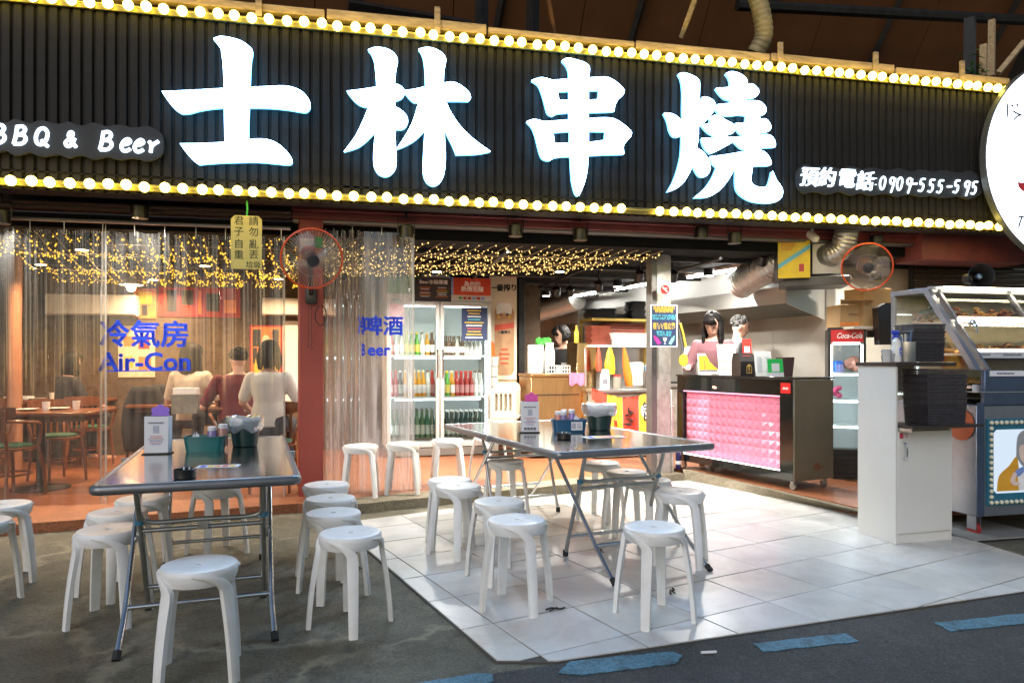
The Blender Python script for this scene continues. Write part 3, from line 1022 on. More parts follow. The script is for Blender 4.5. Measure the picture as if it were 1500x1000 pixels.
# ================================================================== FOLDING TABLES
m_top = M('polished_table_steel', (.60, .60, .59), .13, 1.0, var=.06, scale=3, rvar=.5, dirt=(.42, .41, .39), dscale=4, damt=.3)
m_rim = M('grey_table_rim', (.20, .205, .215), .36, .6, var=.15, rvar=.3)
m_chrome = M('chrome_tube', (.68, .69, .70), .14, 1.0, var=.05, rvar=.5)
m_gtube = M('grey_steel_tube', (.42, .42, .40), .32, .85, var=.15, rvar=.4)
m_rubber = M('black_rubber', (.012, .012, .012), .6)
m_clamp = M('blue_plastic_clamp', (.03, .16, .26), .4)
def make_table(name, label, loc, rz, w, L, zt, foot_out, fw_a, fw_b):
    """origin at the road-side corner; x along the short side, y away from the road"""
    t = thing(name, label, 'table', loc, rz)
    g = MB(); g.bb((.012, .012, zt - .022), (w - .012, L - .012, zt), ch=.002); g.build('tabletop', m_top, t)
    g = MB()
    r = .024
    zc = zt - .019
    pts = []
    for cx, cy, a0 in ((r + .025, r + .025, 180), (w - r - .025, r + .025, 270), (w - r - .025, L - r - .025, 0), (r + .025, L - r - .025, 90)):
        for k in range(5):
            a = R(a0 + 90 * k / 4)
            pts.append((cx + .03 * math.cos(a), cy + .03 * math.sin(a), zc))
    g.tube(pts, r, 10, closed=True)
    g.build('rim', m_rim, t)
    for s in (0, 1):                        # seam of the folding top
        g = MB(); g.box((s * w, L / 2, zc), (.046, .02, .046), ch=.003); g.build('hinge', m_gtube, t)
    cx = w / 2
    for end in (0, 1):
        def yy(d):                          # distance from this end
            return d if end == 0 else L - d
        # chrome frame: foot under the table end, top towards the middle
        for s in (-1, 1):
            x = cx + s * fw_a
            xo = cx + s * (fw_a + .012)
            foot = Vector((xo, yy(-foot_out), .02))
            kn = Vector((x, yy(.13 - foot_out * .6), .17))
            topp = Vector((x, yy(.60), zt - .03))
            g = MB(); g.tube(crv([foot, foot.lerp(kn, .8), kn.lerp(topp, .08), kn.lerp(topp, .5), topp], 4), .0135, 10); lg = g.build('leg', m_chrome, t)
            g = MB(); d = (foot - kn).normalized(); g.tube([foot - d * .02, foot + d * .022], .018, 10); g.build('rubber_foot', m_rubber, lg)
        g = MB()
        z = .175
        g.tube([(cx - fw_a, yy(.135 - foot_out * .6), z), (cx + fw_a, yy(.135 - foot_out * .6), z)], .0125, 10); g.build('crossbar', m_chrome, t)
        # grey frame: foot towards the middle, top near the table end, U-bent stretcher
        for s in (-1, 1):
            x = cx + s * fw_b
            foot = Vector((x, yy(.66 - foot_out), .02))
            topp = Vector((x, yy(.17), zt - .03))
            g = MB(); g.tube([foot, topp], .0135, 10); lg = g.build('leg', m_gtube, t)
            g = MB(); g.tube([foot + Vector((0, 0, -.018)), foot + Vector((0, 0, .02))], .018, 10); g.build('rubber_foot', m_rubber, lg)
            p = foot.lerp(topp, .72)
            g = MB(); g.tube([p + Vector((0, 0, -.012)), p + Vector((0, 0, .012))], .021, 10); g.build('clamp', m_clamp, lg)
        def at(z):
            k = (z - .02) / (zt - .05)
            return yy((.66 - foot_out) + (.17 - .66 + foot_out) * k)
        g = MB()
        z1, z2 = .475, .52
        g.tube([(cx - fw_b, at(z1), z1), (cx + fw_b, at(z1), z1)], .012, 10)
        g.tube(crv([(cx - fw_b, at(.63), .63), (cx - fw_b + .006, at(.57), .57), (cx - fw_b + .05, at(z2), z2), (cx, at(z2), z2), (cx + fw_b - .05, at(z2), z2), (cx + fw_b - .006, at(.57), .57), (cx + fw_b, at(.63), .63)], 5), .012, 10)
        g.box((cx, at(.5), .498), (.05, .035, .06), ch=.004)
        g.build('stretcher', m_gtube, t)
        g = MB(); g.tube([(cx - fw_b, at(.14), .14), (cx + fw_b, at(.14), .14)], .0125, 10); g.build('crossbar', m_chrome, t)
    return t
T1L, T1R, T1W, T1D = (-1.86, 3.11, 0), R(20), .90, 2.0
T2L, T2R, T2W, T2D = (.265, 4.19, .0145), R(24), 1.19, 2.13
tab1 = make_table('folding_table', 'narrow steel topped folding table standing on bare concrete', T1L, T1R, T1W, T1D, .75, .06, .315, .285)
tab2 = make_table('folding_table', 'wide steel topped folding table standing on white tiles', T2L, T2R, T2W, T2D, .748, .22, .33, .30)

# ---- things on the tables
m_paper = M('white_paper', (.72, .73, .76), .6, var=.03)
m_ink = M('grey_print', (.16, .16, .19), .7)
m_redink = M('red_print', (.55, .08, .08), .7)
m_blueink = M('blue_print', (.07, .10, .45), .7)
m_teal = M('teal_plastic', (.012, .13, .13), .35, var=.1)
m_blue2 = M('blue_plastic', (.012, .09, .19), .35, var=.1)
m_green = M('dark_green_plastic', (.012, .04, .035), .35, var=.15)
m_blackp = M('black_plastic', (.008, .008, .009), .35)
m_bag = GL('thin_plastic_bag', (.93, .94, .95), .06, .25, .5, (.82, .85, .9))
m_purple = M('purple_card', (.30, .16, .70), .5)
m_pink = M('pink_card', (.80, .10, .42), .5)
m_bag2 = GL('white_plastic_bag', (.93, .94, .95), .05, .3, .75, (.82, .84, .88))
def table_pt(T, rz, px, py, zt):
    return G(px, py, zt)
def small_lines(parent, x0, x1, z0, z1, n, mats, y, rz=0):
    for k in range(n):
        g = MB()
        z = z0 + (z1 - z0) * (k + .5) / n
        w = (x1 - x0) * random.uniform(.55, 1)
        c = (x0 + x1) / 2
        # a line of print made of word-length dashes
        x = c - w / 2
        while x < c + w / 2:
            d = random.uniform(.004, .013)
            g.bb((x, y - .0006, z - abs(z1 - z0) / n * .22), (min(x + d, c + w / 2), y, z + abs(z1 - z0) / n * .22))
            x += d + .003
        g.build('print_line', mats[k % len(mats)], parent, smooth=False)
def card_box(name, label, loc, rz, w, d, h, flower, band):
    t = thing(name, label, 'card holder', loc, rz)
    g = MB(); g.bb((-w / 2, -d / 2, .008), (w / 2, d / 2, h), ch=.0015); b = g.build('card_box', m_paper, t)
    g = MB(); g.bb((-w / 2 + .006, -d / 2 + .006, h + .0002), (w / 2 - .006, d / 2 - .006, h + .0012)); g.build('opening', m_rubber, t)
    g = MB(); g.bb((-w / 2 - .012, -d / 2 - .014, 0), (w / 2 + .008, d / 2 + .008, .0075), ch=.002); g.build('base_tray', m_blackp, t)
    y = -d / 2 - .0005
    small_lines(b, -w * .36, w * .36, h * .88, h * .78, 1, [m_ink], y)
    small_lines(b, -w * .34, w * .34, h * .50, h * .24, 6, [m_redink, m_redink, m_ink, m_blueink, m_redink, m_blueink], y)
    g = MB(); g.bb((-w * .13, y - .0006, h * .56), (w * .13, y, h * .76)); g.build('print_block', M('faded_print_block', (.42, .44, .52), .7, var=.3, scale=140), b, smooth=False)
    if band:
        for k in range(4):
            g = MB(); g.bb((-w * .34 + k * w * .175, y - .0006, h * .09), (-w * .34 + k * w * .175 + w * .15, y, h * .18)); g.build('print_icon', m_ink, b, smooth=False)
    pts = []
    for k in range(60):
        a = 2 * math.pi * k / 60
        rr = .040 + .011 * abs(math.sin(a * 3))
        pts.append((rr * math.cos(a) * 1.1, rr * math.sin(a)))
    g = MB(); g.prism(pts, -.003, .003, X=Matrix.Translation((.012, .0, h + .020)) @ XZ); g.build('flower_cutout', flower, t, smooth=False)
    return t
Z1 = .7502
p = table_pt(0, 0, 232, 664, Z1)
card_box('card_holder', 'pale blue card box with purple flower cut-out on the narrow table', p, R(8), .135, .075, .225, m_purple, False)
def basket(label, loc, rz, w, d, h, m):
    t = thing('condiment_basket', label, 'basket', loc, rz)
    g = MB()
    def ring(ww, dd, z, r=.03):
        out = []
        for cx, cy, a0 in ((1, 1, 0), (-1, 1, 90), (-1, -1, 180), (1, -1, 270)):
            for k in range(4):
                a = R(a0 + 30 * k)
                out.append((cx * (ww / 2 - r) + r * math.cos(a), cy * (dd / 2 - r) + r * math.sin(a), z))
        return out
    g.loft([ring(w * .9, d * .88, 0), ring(w, d, h), ring(w + .012, d + .012, h), ring(w + .012, d + .012, h + .006), ring(w - .006, d - .006, h + .006), ring(w * .9 - .006, d * .88 - .006, .006)])
    g.build('tub', m, t)
    return t
def bottle_small(label, loc, body, r=.024, h=.12):
    t = thing('sauce_bottle', label, 'bottle', loc, random.uniform(0, 6), 'squeeze bottles in the condiment baskets')
    g = MB(); g.lathe([(r * .9, 0), (r, .006), (r, h * .78), (r * .8, h * .84)], 14); g.build('bottle_body', body, t)
    g = MB(); g.lathe([(r * .9, h * .83), (r * .9, h), (r * .8, h + .003)], 14); g.build('cap', M('white_bottle_cap', (.7, .7, .72), .4), t)
    return t
m_lilac = GL('lilac_bottle', (.60, .52, .85), .05, .1, .55, (.52, .42, .78))
m_salmon = GL('salmon_bottle', (.9, .6, .5), .05, .1, .55, (.85, .45, .36))
def loc_on(base, rz, dx, dy, dz=0):
    return (base.x + dx * math.cos(rz) - dy * math.sin(rz), base.y + dx * math.sin(rz) + dy * math.cos(rz), base.z + dz)
def tissue(parent_label, loc):
    g = MB()
    for k in range(5):
        a = k * 1.26
        g.add([(.03 * math.cos(a), .02 * math.sin(a), 0), (.03 * math.cos(a + 1.6), .02 * math.sin(a + 1.6), 0), (.022 * math.cos(a + .8), .018 * math.sin(a + .8), .05), (.008 * math.cos(a), .006 * math.sin(a), .062 + .01 * (k % 2)), (.018 * math.cos(a + .4) , .016 * math.sin(a + .4), .03)], [(0, 1, 4), (1, 2, 4), (2, 3, 4), (3, 0, 4)])
    return tag(g.build('tissue', m_paper, None, loc, ang=180), parent_label, 'tissue')
p = table_pt(0, 0, 301, 660, Z1)
bz = R(10)
basket('teal plastic condiment basket on the narrow table', p, bz, .235, .135, .088, m_teal)
bottle_small('lilac squeeze bottle standing in the teal basket on the narrow table', loc_on(p, bz, .035, .02, .02), m_lilac, .030, .125)
bottle_small('salmon pink squeeze bottle standing in the teal basket on the narrow table', loc_on(p, bz, .095, .03, .024), m_salmon, .030, .135)
tissue('crumpled white tissue in the teal basket on the narrow table', loc_on(p, bz, -.055, .0, .05))
def waste_bin(label, loc, rz, bagm, seed, r=.078, h=.125):
    t = thing('table_bin', label, 'bin', loc, rz)
    g = MB(); g.lathe([(r * .72, 0), (r * .78, .004), (r, h), (r * 1.05, h + .002), (r * 1.05, h + .008), (r * .95, h + .008), (r * .7, .008)], 20, caps=True); g.build('tub', m_green, t)
    rnd = random.Random(seed)
    g = MB()
    n = 44
    rings = []
    for i, (rr, z) in enumerate(((.90, -.04), (.93, .0), (.97, .012), (1.08, .022), (1.2, .018), (1.26, -.006), (1.24, -.03), (1.17, -.05), (1.13, -.064))):
        rg = []
        for j in range(n):
            a = 2 * math.pi * j / n
            q = noise.noise((math.cos(a) * 2.4 + seed, math.sin(a) * 2.4, i * .55)) + .5 * noise.noise((math.cos(a) * 6 + seed, math.sin(a) * 6, i * .9))
            k = r * rr * (1 + .11 * q)
            zz = h + .012 + z * (1 + .6 * noise.noise((math.cos(a) * 2 + 3 * seed, math.sin(a) * 2, 7))) + .010 * q
            rg.append((k * math.cos(a), k * math.sin(a), zz))
        rings.append(rg)
    g.loft(rings, caps=False)
    g.build('bag_liner', bagm, t, ang=25)
    return t
p = table_pt(0, 0, 359, 653, Z1)
waste_bin('dark green table bin with clear bag liner on the narrow table', p, 0, m_bag, 3, .098, .16)
def ashtray(label, loc):
    t = thing('ashtray', label, 'ashtray', loc, .4)
    g = MB(); g.lathe([(.045, 0), (.049, .004), (.050, .044), (.047, .046), (.043, .044), (.042, .012), (.0, .012)], 20, caps=False); g.build('bowl', m_blackp, t)
    g = MB(); g.tube([(.01, .0, .014), (.02, -.004, .05)], .004, 7); g.tube([(-.01, .01, .014), (-.004, .016, .052)], .004, 7); g.build('cigarette_butt', m_paper, t)
p = table_pt(0, 0, 271, 700, Z1)
ashtray('round black ashtray on the narrow table', p)
def flat_menu(label, loc, rz, w, d):
    t = thing('menu_sheet', label, 'menu', loc, rz)
    g = MB(); g.bb((-w / 2, -d / 2, .0012), (w / 2, d / 2, .0026)); g.build('sheet', m_paper, t, smooth=False)
    for k in range(5):
        g = MB(); x = -w * .42 + k * w * .17
        g.bb((x, -d * .35, .0028), (x + w * .14, d * .3, .0034)); g.build('print_block', (m_blueink, M('yellow_print', (.75, .5, .04), .6), M('orange_print', (.75, .22, .04), .6), m_redink, M('yellow_print', (.75, .5, .04), .6))[k], t, smooth=False)
p = table_pt(0, 0, 320, 683, Z1)
flat_menu('printed menu sheet lying flat on the narrow table', p, R(12), .21, .10)
# wide table
Z2 = T2L[2] + .7482
p = table_pt(0, 0, 776, 633, Z2)
card_box('card_holder', 'white card box with pink flower cut-out on the wide table', p, R(2), .135, .085, .235, m_pink, True)
p = table_pt(0, 0, 833, 632, Z2)
bz = R(6)
bk = basket('blue plastic condiment basket with a white note on the wide table', p, bz, .265, .15, .092, m_blue2)
g = MB(); g.bb((.005, -.0795, .018), (.092, -.0775, .082)); nt_ = g.build('note', m_paper, bk, smooth=False)
small_lines(nt_, .05, .088, .072, .03, 5, [m_ink], -.0797)
g = MB(); g.bb((.010, -.0805, .03), (.042, -.0797, .072)); g.build('print_block', MATS['faded_print_block'], nt_, smooth=False)
for dx, dy, m, l in ((-.085, -.01, m_salmon, 'salmon squeeze bottle at the card box side of the blue basket'), (-.045, -.025, m_lilac, 'lilac squeeze bottle in front inside the blue basket'), (-.03, .035, m_salmon, 'salmon squeeze bottle at the back of the blue basket'), (.03, .035, m_lilac, 'lilac squeeze bottle at the back of the blue basket')):
    bottle_small(l, loc_on(p, bz, dx, dy, .02 if dy < 0 else .03), m, .027, .135)
tissue('white tissue sticking up from the blue basket on the wide table', loc_on(p, bz, .055, -.02, .06))
p = table_pt(0, 0, 878, 629, Z2)
waste_bin('dark green table bin with white bag liner on the wide table', p, 0, m_bag2, 8, .112, .17)
p = table_pt(0, 0, 826, 643, Z2)
ashtray('round black ashtray on the wide table beside the blue basket', p)
p = table_pt(0, 0, 885, 640, Z2)
flat_menu('printed menu sheet lying flat on the wide table', p, R(18), .30, .14)

# ================================================================== CLEAR PLASTIC CURTAINS
m_pvc = GL('clear_pvc_sheet', (.965, .955, .94), .075, .07, .045, (.85, .83, .8), glint_streak=True, fres=1.30)
m_pvc2 = GL('bunched_pvc_sheet', (.95, .96, .97), .11, .09, .30, (.9, .91, .95), glint_streak=True, fres=1.34)
m_lblue = M('blue_lettering', (.010, .06, .72), .5, var=.05)
m_seam = GL('pvc_seam', (.92, .92, .92), .12, .1, .35, (.85, .85, .85))
def curtain(label, px0, px1, v, wave, z0, z1, mat, nu=280, nz=26):
    u0, u1 = fu(px0, v), fu(px1, v)
    t = thing('plastic_curtain', label, 'curtain', FW(u0, v, 0), FA)
    def pos(u, z):
        k = (z - z0) / (z1 - z0)
        return Vector((u - u0, wave((u - u0) / (u1 - u0), k), z))
    vs, fs = [], []
    for i in range(nu + 1):
        for j in range(nz + 1):
            u = u0 + (u1 - u0) * i / nu
            k = j / nz
            vs.append(pos(u, z0 + (z1 - z0) * k + .012 * math.sin(i * .35) * (1 - k)))
    for i in range(nu):
        for j in range(nz):
            a = i * (nz + 1) + j
            fs.append((a, a + nz + 1, a + nz + 2, a + 1))
    g = MB(); g.add(vs, fs); g.build('sheet', mat, t, ang=180)
    for e in (0, 1):
        pts = [pos(u0 + (u1 - u0) * e, z0 + (z1 - z0) * j / nz) for j in range(nz + 1)]
        g = MB(); g.tube(pts, .009, 6, flat=.3); g.build('seam', m_seam, t)
    pts = [pos(u0 + (u1 - u0) * i / nu, z0 + .004 + .012 * math.sin(i * .35)) for i in range(nu + 1)]
    g = MB(); g.tube(pts, .010, 6, flat=.4); g.build('hem', m_seam, t)
    n = max(3, int((u1 - u0) / .24))
    for i in range(n + 1):
        u = u0 + (u1 - u0) * (i + .1) / (n + .2)
        q = pos(u, z1)
        g = MB(); g.tube([q + Vector((0, 0, -.03)), q + Vector((0, .0, .075))], .004, 5); g.build('hook', m_gtube, t)
    return t, u0, pos
zr = fz(338, 334, 0)[1]
def w1(s, k):
    c = math.exp(-((s - .93) / .2) ** 2)
    return (.032 * math.sin(s * 41) + .018 * math.sin(s * 97 + 1) * k + .007 * math.sin(s * 240 + 3 * k) * k + .02 * math.sin(s * 13)) * (.35 + .65 * k) * (1 - .6 * c)
def w2(s, k):
    c = 1 - max(0, min(1, (s - .47) / .12)) if k < .74 else max(0, 1 - (k - .74) / .1) * (1 - max(0, min(1, (s - .47) / .12)))
    return (.034 * math.sin(s * 47 + 2) + .018 * math.sin(s * 118) * k + .007 * math.sin(s * 263 + 3 * k) * k) * (.25 + .75 * k * k) * (1 - c) + .006 * math.sin(s * 5)
c1, cu1, pos1 = curtain('clear plastic curtain strip beside the one lettered Air-Con', -75, 155, .03, w1, .035, zr - .06, m_pvc)
c2, cu2, pos2 = curtain('clear plastic curtain lettered Air-Con in blue', 148, 417, .06, w2, .035, zr - .06, m_pvc)
def curtain_text(t, u0, pos, s, size, px, py, v, off, sx=1.0, sp=1.0, under=False):
    me = text_mesh(s, size, off, 0, 0, sp=sp).copy()
    uu, zz = fz(px, py, v)
    for w in me.vertices:
        q = pos(uu + w.co.x * sx, zz + w.co.y)
        w.co = (q.x, q.y - .012, q.z)
    me.materials.clear(); me.materials.append(m_lblue)
    return link('lettering', me, t)
YC = FW(cu2, 0).y
s_ = FW(fu(212, .06), .06).y / FPX
curtain_text(c2, cu2, pos2, '冷氣房', 40 * s_ * 1.02, 213, 492, .06, .006, sp=1.0)
curtain_text(c2, cu2, pos2, 'Air-Con', 37 * s_, 214, 531, .06, .006)
ua, za = fz(154, 543.5, .06)
ub, zb = fz(273, 542, .06)
g = MB(); g.tube([pos2(ua + (ub - ua) * i / 20, za + (zb - za) * i / 20) + Vector((0, -.004, 0)) for i in range(21)], .006, 5, flat=.4); g.build('underline', m_lblue, c2)
def w3(s, k):
    a = .05 * max(.012, min(1, (.47 - s) / .06)) if s < .88 else .02 * (s - .88) / .12 + .0006
    return (a * math.sin(s * 72 + .6 * math.sin(k * 3)) + a * .45 * math.sin(s * 151 + k)) * (.8 + .2 * k) + .03 * s
c3, cu3, pos3 = curtain('clear plastic curtain bunched into folds, lettered Beer in blue', 468, 606, .10, w3, .05, zr + .035, m_pvc2, nu=260)
s_ = FW(fu(556, .1), .1).y / FPX
curtain_text(c3, cu3, pos3, '冷', 30 * s_, 530, 479, .10, .005, sx=.35)
curtain_text(c3, cu3, pos3, '啤酒', 30 * s_, 561, 479, .10, .005)
curtain_text(c3, cu3, pos3, 'B', 24 * s_, 532, 513, .10, .005, sx=.4)
curtain_text(c3, cu3, pos3, 'eer', 24 * s_, 555, 513, .10, .005)
g = MB()
g.tube([(fu(-75, 0) , .03, zr + .02), (-.14, .03, zr + .02)], .016, 8)
tag(g.build('curtain_rail', M('aluminium_rail', (.5, .49, .47), .35, .9), None, FW(0, 0, 0), FA), 'thin aluminium rail carrying the Air-Con curtain', 'rail')

# ================================================================== PEOPLE
m_skin = M('skin', (.58, .34, .25), .5, var=.05, scale=14)
m_hair = M('black_hair', (.012, .010, .010), .62, var=.3, scale=60, spec=.22)
m_hair2 = M('greying_hair', (.045, .043, .042), .75, var=.3, scale=60, spec=.2)
m_lips = M('lips', (.42, .12, .10), .45)
m_pants = M('dark_trousers', (.03, .03, .035), .8)
def cap(g, a, b, ra, rb, n=12):
    a, b = Vector(a), Vector(b)
    d = (b - a)
    pts, rr = [], []
    dn = d.normalized()
    for k in range(4):
        t = R(90 * (k + .35) / 4)
        pts.append(a - dn * ra * math.cos(t)); rr.append(ra * math.sin(t))
    for k in range(1, 4):
        pts.append(a.lerp(b, k / 4)); rr.append(ra + (rb - ra) * k / 4)
    for k in range(3, -1, -1):
        t = R(90 * (k + .35) / 4)
        pts.append(b + dn * rb * math.cos(t)); rr.append(rb * math.sin(t))
    g.tube(pts, rr, n)
def remesh(g, name, mat, parent, vox, smooth=4):
    me = g.mesh(name, mat)
    o = bpy.data.objects.new(name, me)
    col.objects.link(o)
    md = o.modifiers.new('r', 'REMESH'); md.mode = 'VOXEL'; md.voxel_size = vox
    ms = o.modifiers.new('s', 'SMOOTH'); ms.factor = .5; ms.iterations = smooth
    dg = bpy.context.evaluated_depsgraph_get()
    m2 = bpy.data.meshes.new_from_object(o.evaluated_get(dg))
    m2.materials.clear(); m2.materials.append(mat)
    m2.polygons.foreach_set('use_smooth', [True] * len(m2.polygons))
    bpy.data.objects.remove(o)
    return link(name, m2, parent)
def person(label, loc, rz, seated=False, lean=0, twist=0, shirt=None, sleeve=.55, armL=None, armR=None, head=(0, 0, 0), hair='long', hmat=None, hlen=.30, skin=None, scale=1.0, fem=True, group=None, face=True, pants=None):
    t = thing('person', label, 'person', loc, rz, group)
    skin = skin or m_skin
    hmat = hmat or m_hair
    pz = .58 if seated else .88
    W = .92 if fem else 1.08
    LB = Matrix.Translation((0, 0, pz)) @ Matrix.Rotation(R(twist), 4, 'Z') @ Matrix.Rotation(R(lean), 4, 'X')
    def U(x, y, z):
        return LB @ Vector((x * W, y, z))
    tors = [(.06, .155, .105), (.0 + .12, .15, .10), (.20, .13 if fem else .15, .09), (.30, .15, .10), (.38, .165, .10), (.44, .16, .085), (.475, .11, .065), (.50, .055, .055)]
    def torso(g, ex):
        rings = []
        for z, w, d in tors:
            rings.append([U((w + ex) * math.cos(a) * 1.0, (d + ex) * math.sin(a), z) for a in [2 * math.pi * k / 18 for k in range(18)]])
        g.loft(rings)
    neck, hc = U(0, 0, .49), U(0, -.015, .635)
    aL = armL or ((.225, .02, .18), (.20, -.16, .02))
    aR = armR or ((.225, .02, .18), (.20, -.16, .02))
    arms = []
    for s, (el, wr) in ((1, aL), (-1, aR)):
        arms.append((s, U(s * .175, 0, .42), U(s * el[0], el[1], el[2]), U(s * wr[0], wr[1], wr[2])))
    if seated:
        hips = [((s * .09, 0, pz), (s * .11, -.42, pz - .03), (s * .11, -.40, .09)) for s in (-1, 1)]
    else:
        hips = [((s * .085, 0, pz), (s * .10, -.02, .47), (s * .11, .03, .08)) for s in (-1, 1)]
    HM = Matrix.Translation(hc) @ LB.to_3x3().to_4x4() @ Matrix.Rotation(R(head[1]), 4, 'Z') @ Matrix.Rotation(R(head[0]), 4, 'X') @ Matrix.Rotation(R(head[2]), 4, 'Y')
    g = MB()
    torso(g, 0)
    cap(g, U(0, .005, .46), HM @ Vector((0, .012, -.075)), .054, .05)
    g.ball((0, .004, .012), (.074, .093, .108), 20, 14, X=HM)
    g.ball((0, -.032, -.055), (.052, .055, .058), 16, 10, X=HM)
    g.ball((0, -.085, -.018), (.013, .017, .02), 8, 6, X=HM)
    g.ball((0, -.078, .012), (.04, .016, .012), 8, 6, X=HM)
    for s in (-1, 1):
        g.ball((s * .077, .006, -.008), (.009, .018, .03), 8, 6, X=HM)
    for s, sh, el, wr in arms:
        cap(g, sh, el, .046, .038); cap(g, el, wr, .038, .026)
        d = (wr - el).normalized()
        pc = wr + d * .055
        side = d.cross(Vector((0, 0, 1)))
        side = side.normalized() if side.length > .1 else Vector((1, 0, 0))
        cap(g, wr, pc, .026, .030)
        cap(g, wr + side * .012, pc + side * .018, .022, .02); cap(g, wr - side * .012, pc - side * .018, .022, .02)
        dn = (d + Vector((0, 0, -.5))).normalized()
        for k, ln in enumerate((.062, .074, .07, .056)):
            o_ = pc + side * (-.027 + .018 * k) + d * .02
            m_ = o_ + d * ln * .5
            cap(g, o_, m_, .0095, .009, 8); cap(g, m_, m_ + dn * ln * .5, .009, .0075, 8)
        th0 = wr + d * .03 - side * .03 * s
        cap(g, th0, th0 + (d - side * s * .8).normalized() * .055, .011, .008, 8)
    for a, b, c in hips:
        cap(g, a, b, .085, .06); cap(g, b, c, .055, .038)
        cap(g, Vector(c) + Vector((0, .02, -.03)), Vector(c) + Vector((0, -.14, -.04)), .035, .03)
    remesh(g, 'body', skin, t, .011, 3)
    if shirt:
        g = MB()
        tors2 = tors[:-1]
        rings = []
        for i, (z, w, d) in enumerate([(-.03, .16, .115)] + tors2):
            ex = .016 if i < 6 else .010
            rings.append([U((w + ex) * math.cos(a), (d + ex) * math.sin(a), z) for a in [2 * math.pi * k / 18 for k in range(18)]])
        g.loft(rings)
        for s, sh, el, wr in arms:
            if sleeve <= 1:
                cap(g, sh, sh.lerp(el, sleeve), .063, .060)
            else:
                cap(g, sh, el, .062, .052); cap(g, el, el.lerp(wr, sleeve - 1), .050, .042)
        remesh(g, 'shirt', shirt, t, .013, 3)
    g = MB()
    for a, b, c in hips:
        cap(g, a, b, .100, .076); cap(g, b, Vector(b).lerp(Vector(c), .9), .072, .055)
    cap(g, (-.07, 0, pz), (.07, 0, pz), .115, .115)
    remesh(g, 'trousers', pants or m_pants, t, .014, 3)
    # hair
    g = MB()
    rnd = random.Random(hash(label) % 1000 if False else len(label) * 7)
    ch_ = 16
    if hair == 'long':
        g.ball((0, .030, .040), (.084, .088, .092), 20, 12, X=HM)
        n = 110
        for k in range(n):
            a = R(-118 + 236 * (k + .5) / n + rnd.uniform(-3, 3))         # 0 = back of head
            fx, fy = math.sin(a), math.cos(a)
            ln = hlen * rnd.uniform(.86, 1.05) * (1 if abs(a) < R(125) else .96)
            pts = []
            for q in (0.12, .4, .7, 1.0):
                th = q * R(92)
                pts.append(HM @ Vector((.086 * fx * math.sin(th), .026 + .094 * fy * math.sin(th), .034 + .098 * math.cos(th))))
            base = pts[-1].copy()
            outw = (HM.to_3x3() @ Vector((fx, fy, 0)))
            outw.z = 0
            for q in (.3, .65, 1.0):
                b2 = base + outw * (.016 * math.sin(q * 2.4) - .01 * q) + Vector((rnd.uniform(-.008, .008), rnd.uniform(-.008, .008), -ln * q))
                pts.append(b2)
            g.tube(crv(pts, 3), [.013] * 9 + [.012] * 7 + [.008, .006, .003], 5)
        for k in range(17):                                             # fringe
            x = -.06 + .12 * k / 16
            pts = [HM @ Vector((x * .4, -.02, .128)), HM @ Vector((x * .8, -.080, .095)), HM @ Vector((x, -.090 + abs(x) * .3, .068)), HM @ Vector((x * 1.1, -.090 + abs(x) * .4, .044 + rnd.uniform(-.006, .006) - abs(x) * .2))]
            g.tube(crv(pts, 3), [.011] * 7 + [.009, .007, .003], 5)
    else:
        g.ball((0, .020, .034), (.081, .094, .090), 20, 12, X=HM)
        for k in range(150):
            a, th = rnd.uniform(-math.pi, math.pi), R(rnd.uniform(5, 98))
            if abs(a) > R(110) and th > R(62):
                continue
            fx, fy = math.sin(a), math.cos(a)
            p0 = Vector((.080 * fx * math.sin(th), .020 + .093 * fy * math.sin(th), .034 + .089 * math.cos(th)))
            th2 = th + R(rnd.uniform(14, 26))
            p1 = Vector((.086 * fx * math.sin(th2), .020 + .099 * fy * math.sin(th2), .034 + .095 * math.cos(th2)))
            g.tube([HM @ p0, HM @ p0.lerp(p1, .5) + HM.to_3x3() @ Vector((fx, fy, .6)) * .006, HM @ p1], [.010, .009, .003], 5)
    g.build('hair', hmat, t, ang=180)
    if face:
        for s in (-1, 1):
            g = MB(); g.ball((s * .029, -.0815, .006), (.0125, .006, .0055), 8, 6, X=HM); g.build('eye', m_hair, t)
            g = MB(); g.tube([HM @ Vector((s * .014, -.093, .025)), HM @ Vector((s * .03, -.091, .029)), HM @ Vector((s * .045, -.080, .024))], .0032, 5); g.build('eyebrow', hmat, t)
        g = MB(); g.ball((0, -.0835, -.056), (.02, .007, .0065), 8, 6, X=HM); g.build('lips', m_lips, t)
    t.scale = (scale, scale, scale)
    return t
m_shw = M('white_cotton', (.72, .70, .64), .85, var=.06, bump=.5, bscale=14)
m_shm = M('maroon_cotton', (.12, .014, .02), .85, var=.15, bump=.5, bscale=14)
m_shb = M('black_cotton', (.018, .018, .02), .85)
m_shp = M('dusty_pink_cotton', (.27, .125, .145), .9, var=.12, bump=.4, bscale=18)
m_shg = M('beige_cotton', (.50, .42, .33), .85)
m_shgr = M('grey_cotton', (.16, .16, .17), .85)
def at(px, Y, z=FLZ):
    return ((px - 750) / FPX * Y, Y, z)
TY = ((.30, -.10, .16), (.16, -.34, .16))
person('person in white short-sleeved shirt seated with back turned near the red column', at(393, 6.95), R(186), True, 4, 0, m_shw, .75, ((.27, -.06, .20), (.28, -.30, .14)), TY, (8, 0, 0), 'long', None, .17, scale=1.06, group='people dining inside')
person('person in maroon shirt seated beside the one in white', at(349, 7.45), R(205), True, 6, 0, m_shm, .8, TY, TY, (4, 18, 0), 'short', None, fem=False, scale=1.03, group='people dining inside')
person('person in beige top with long dark hair seated behind the Con lettering', at(277, 7.75), R(178), True, 4, 0, m_shg, .8, TY, TY, (5, -10, 0), 'long', None, .27, scale=1.06, group='people dining inside')
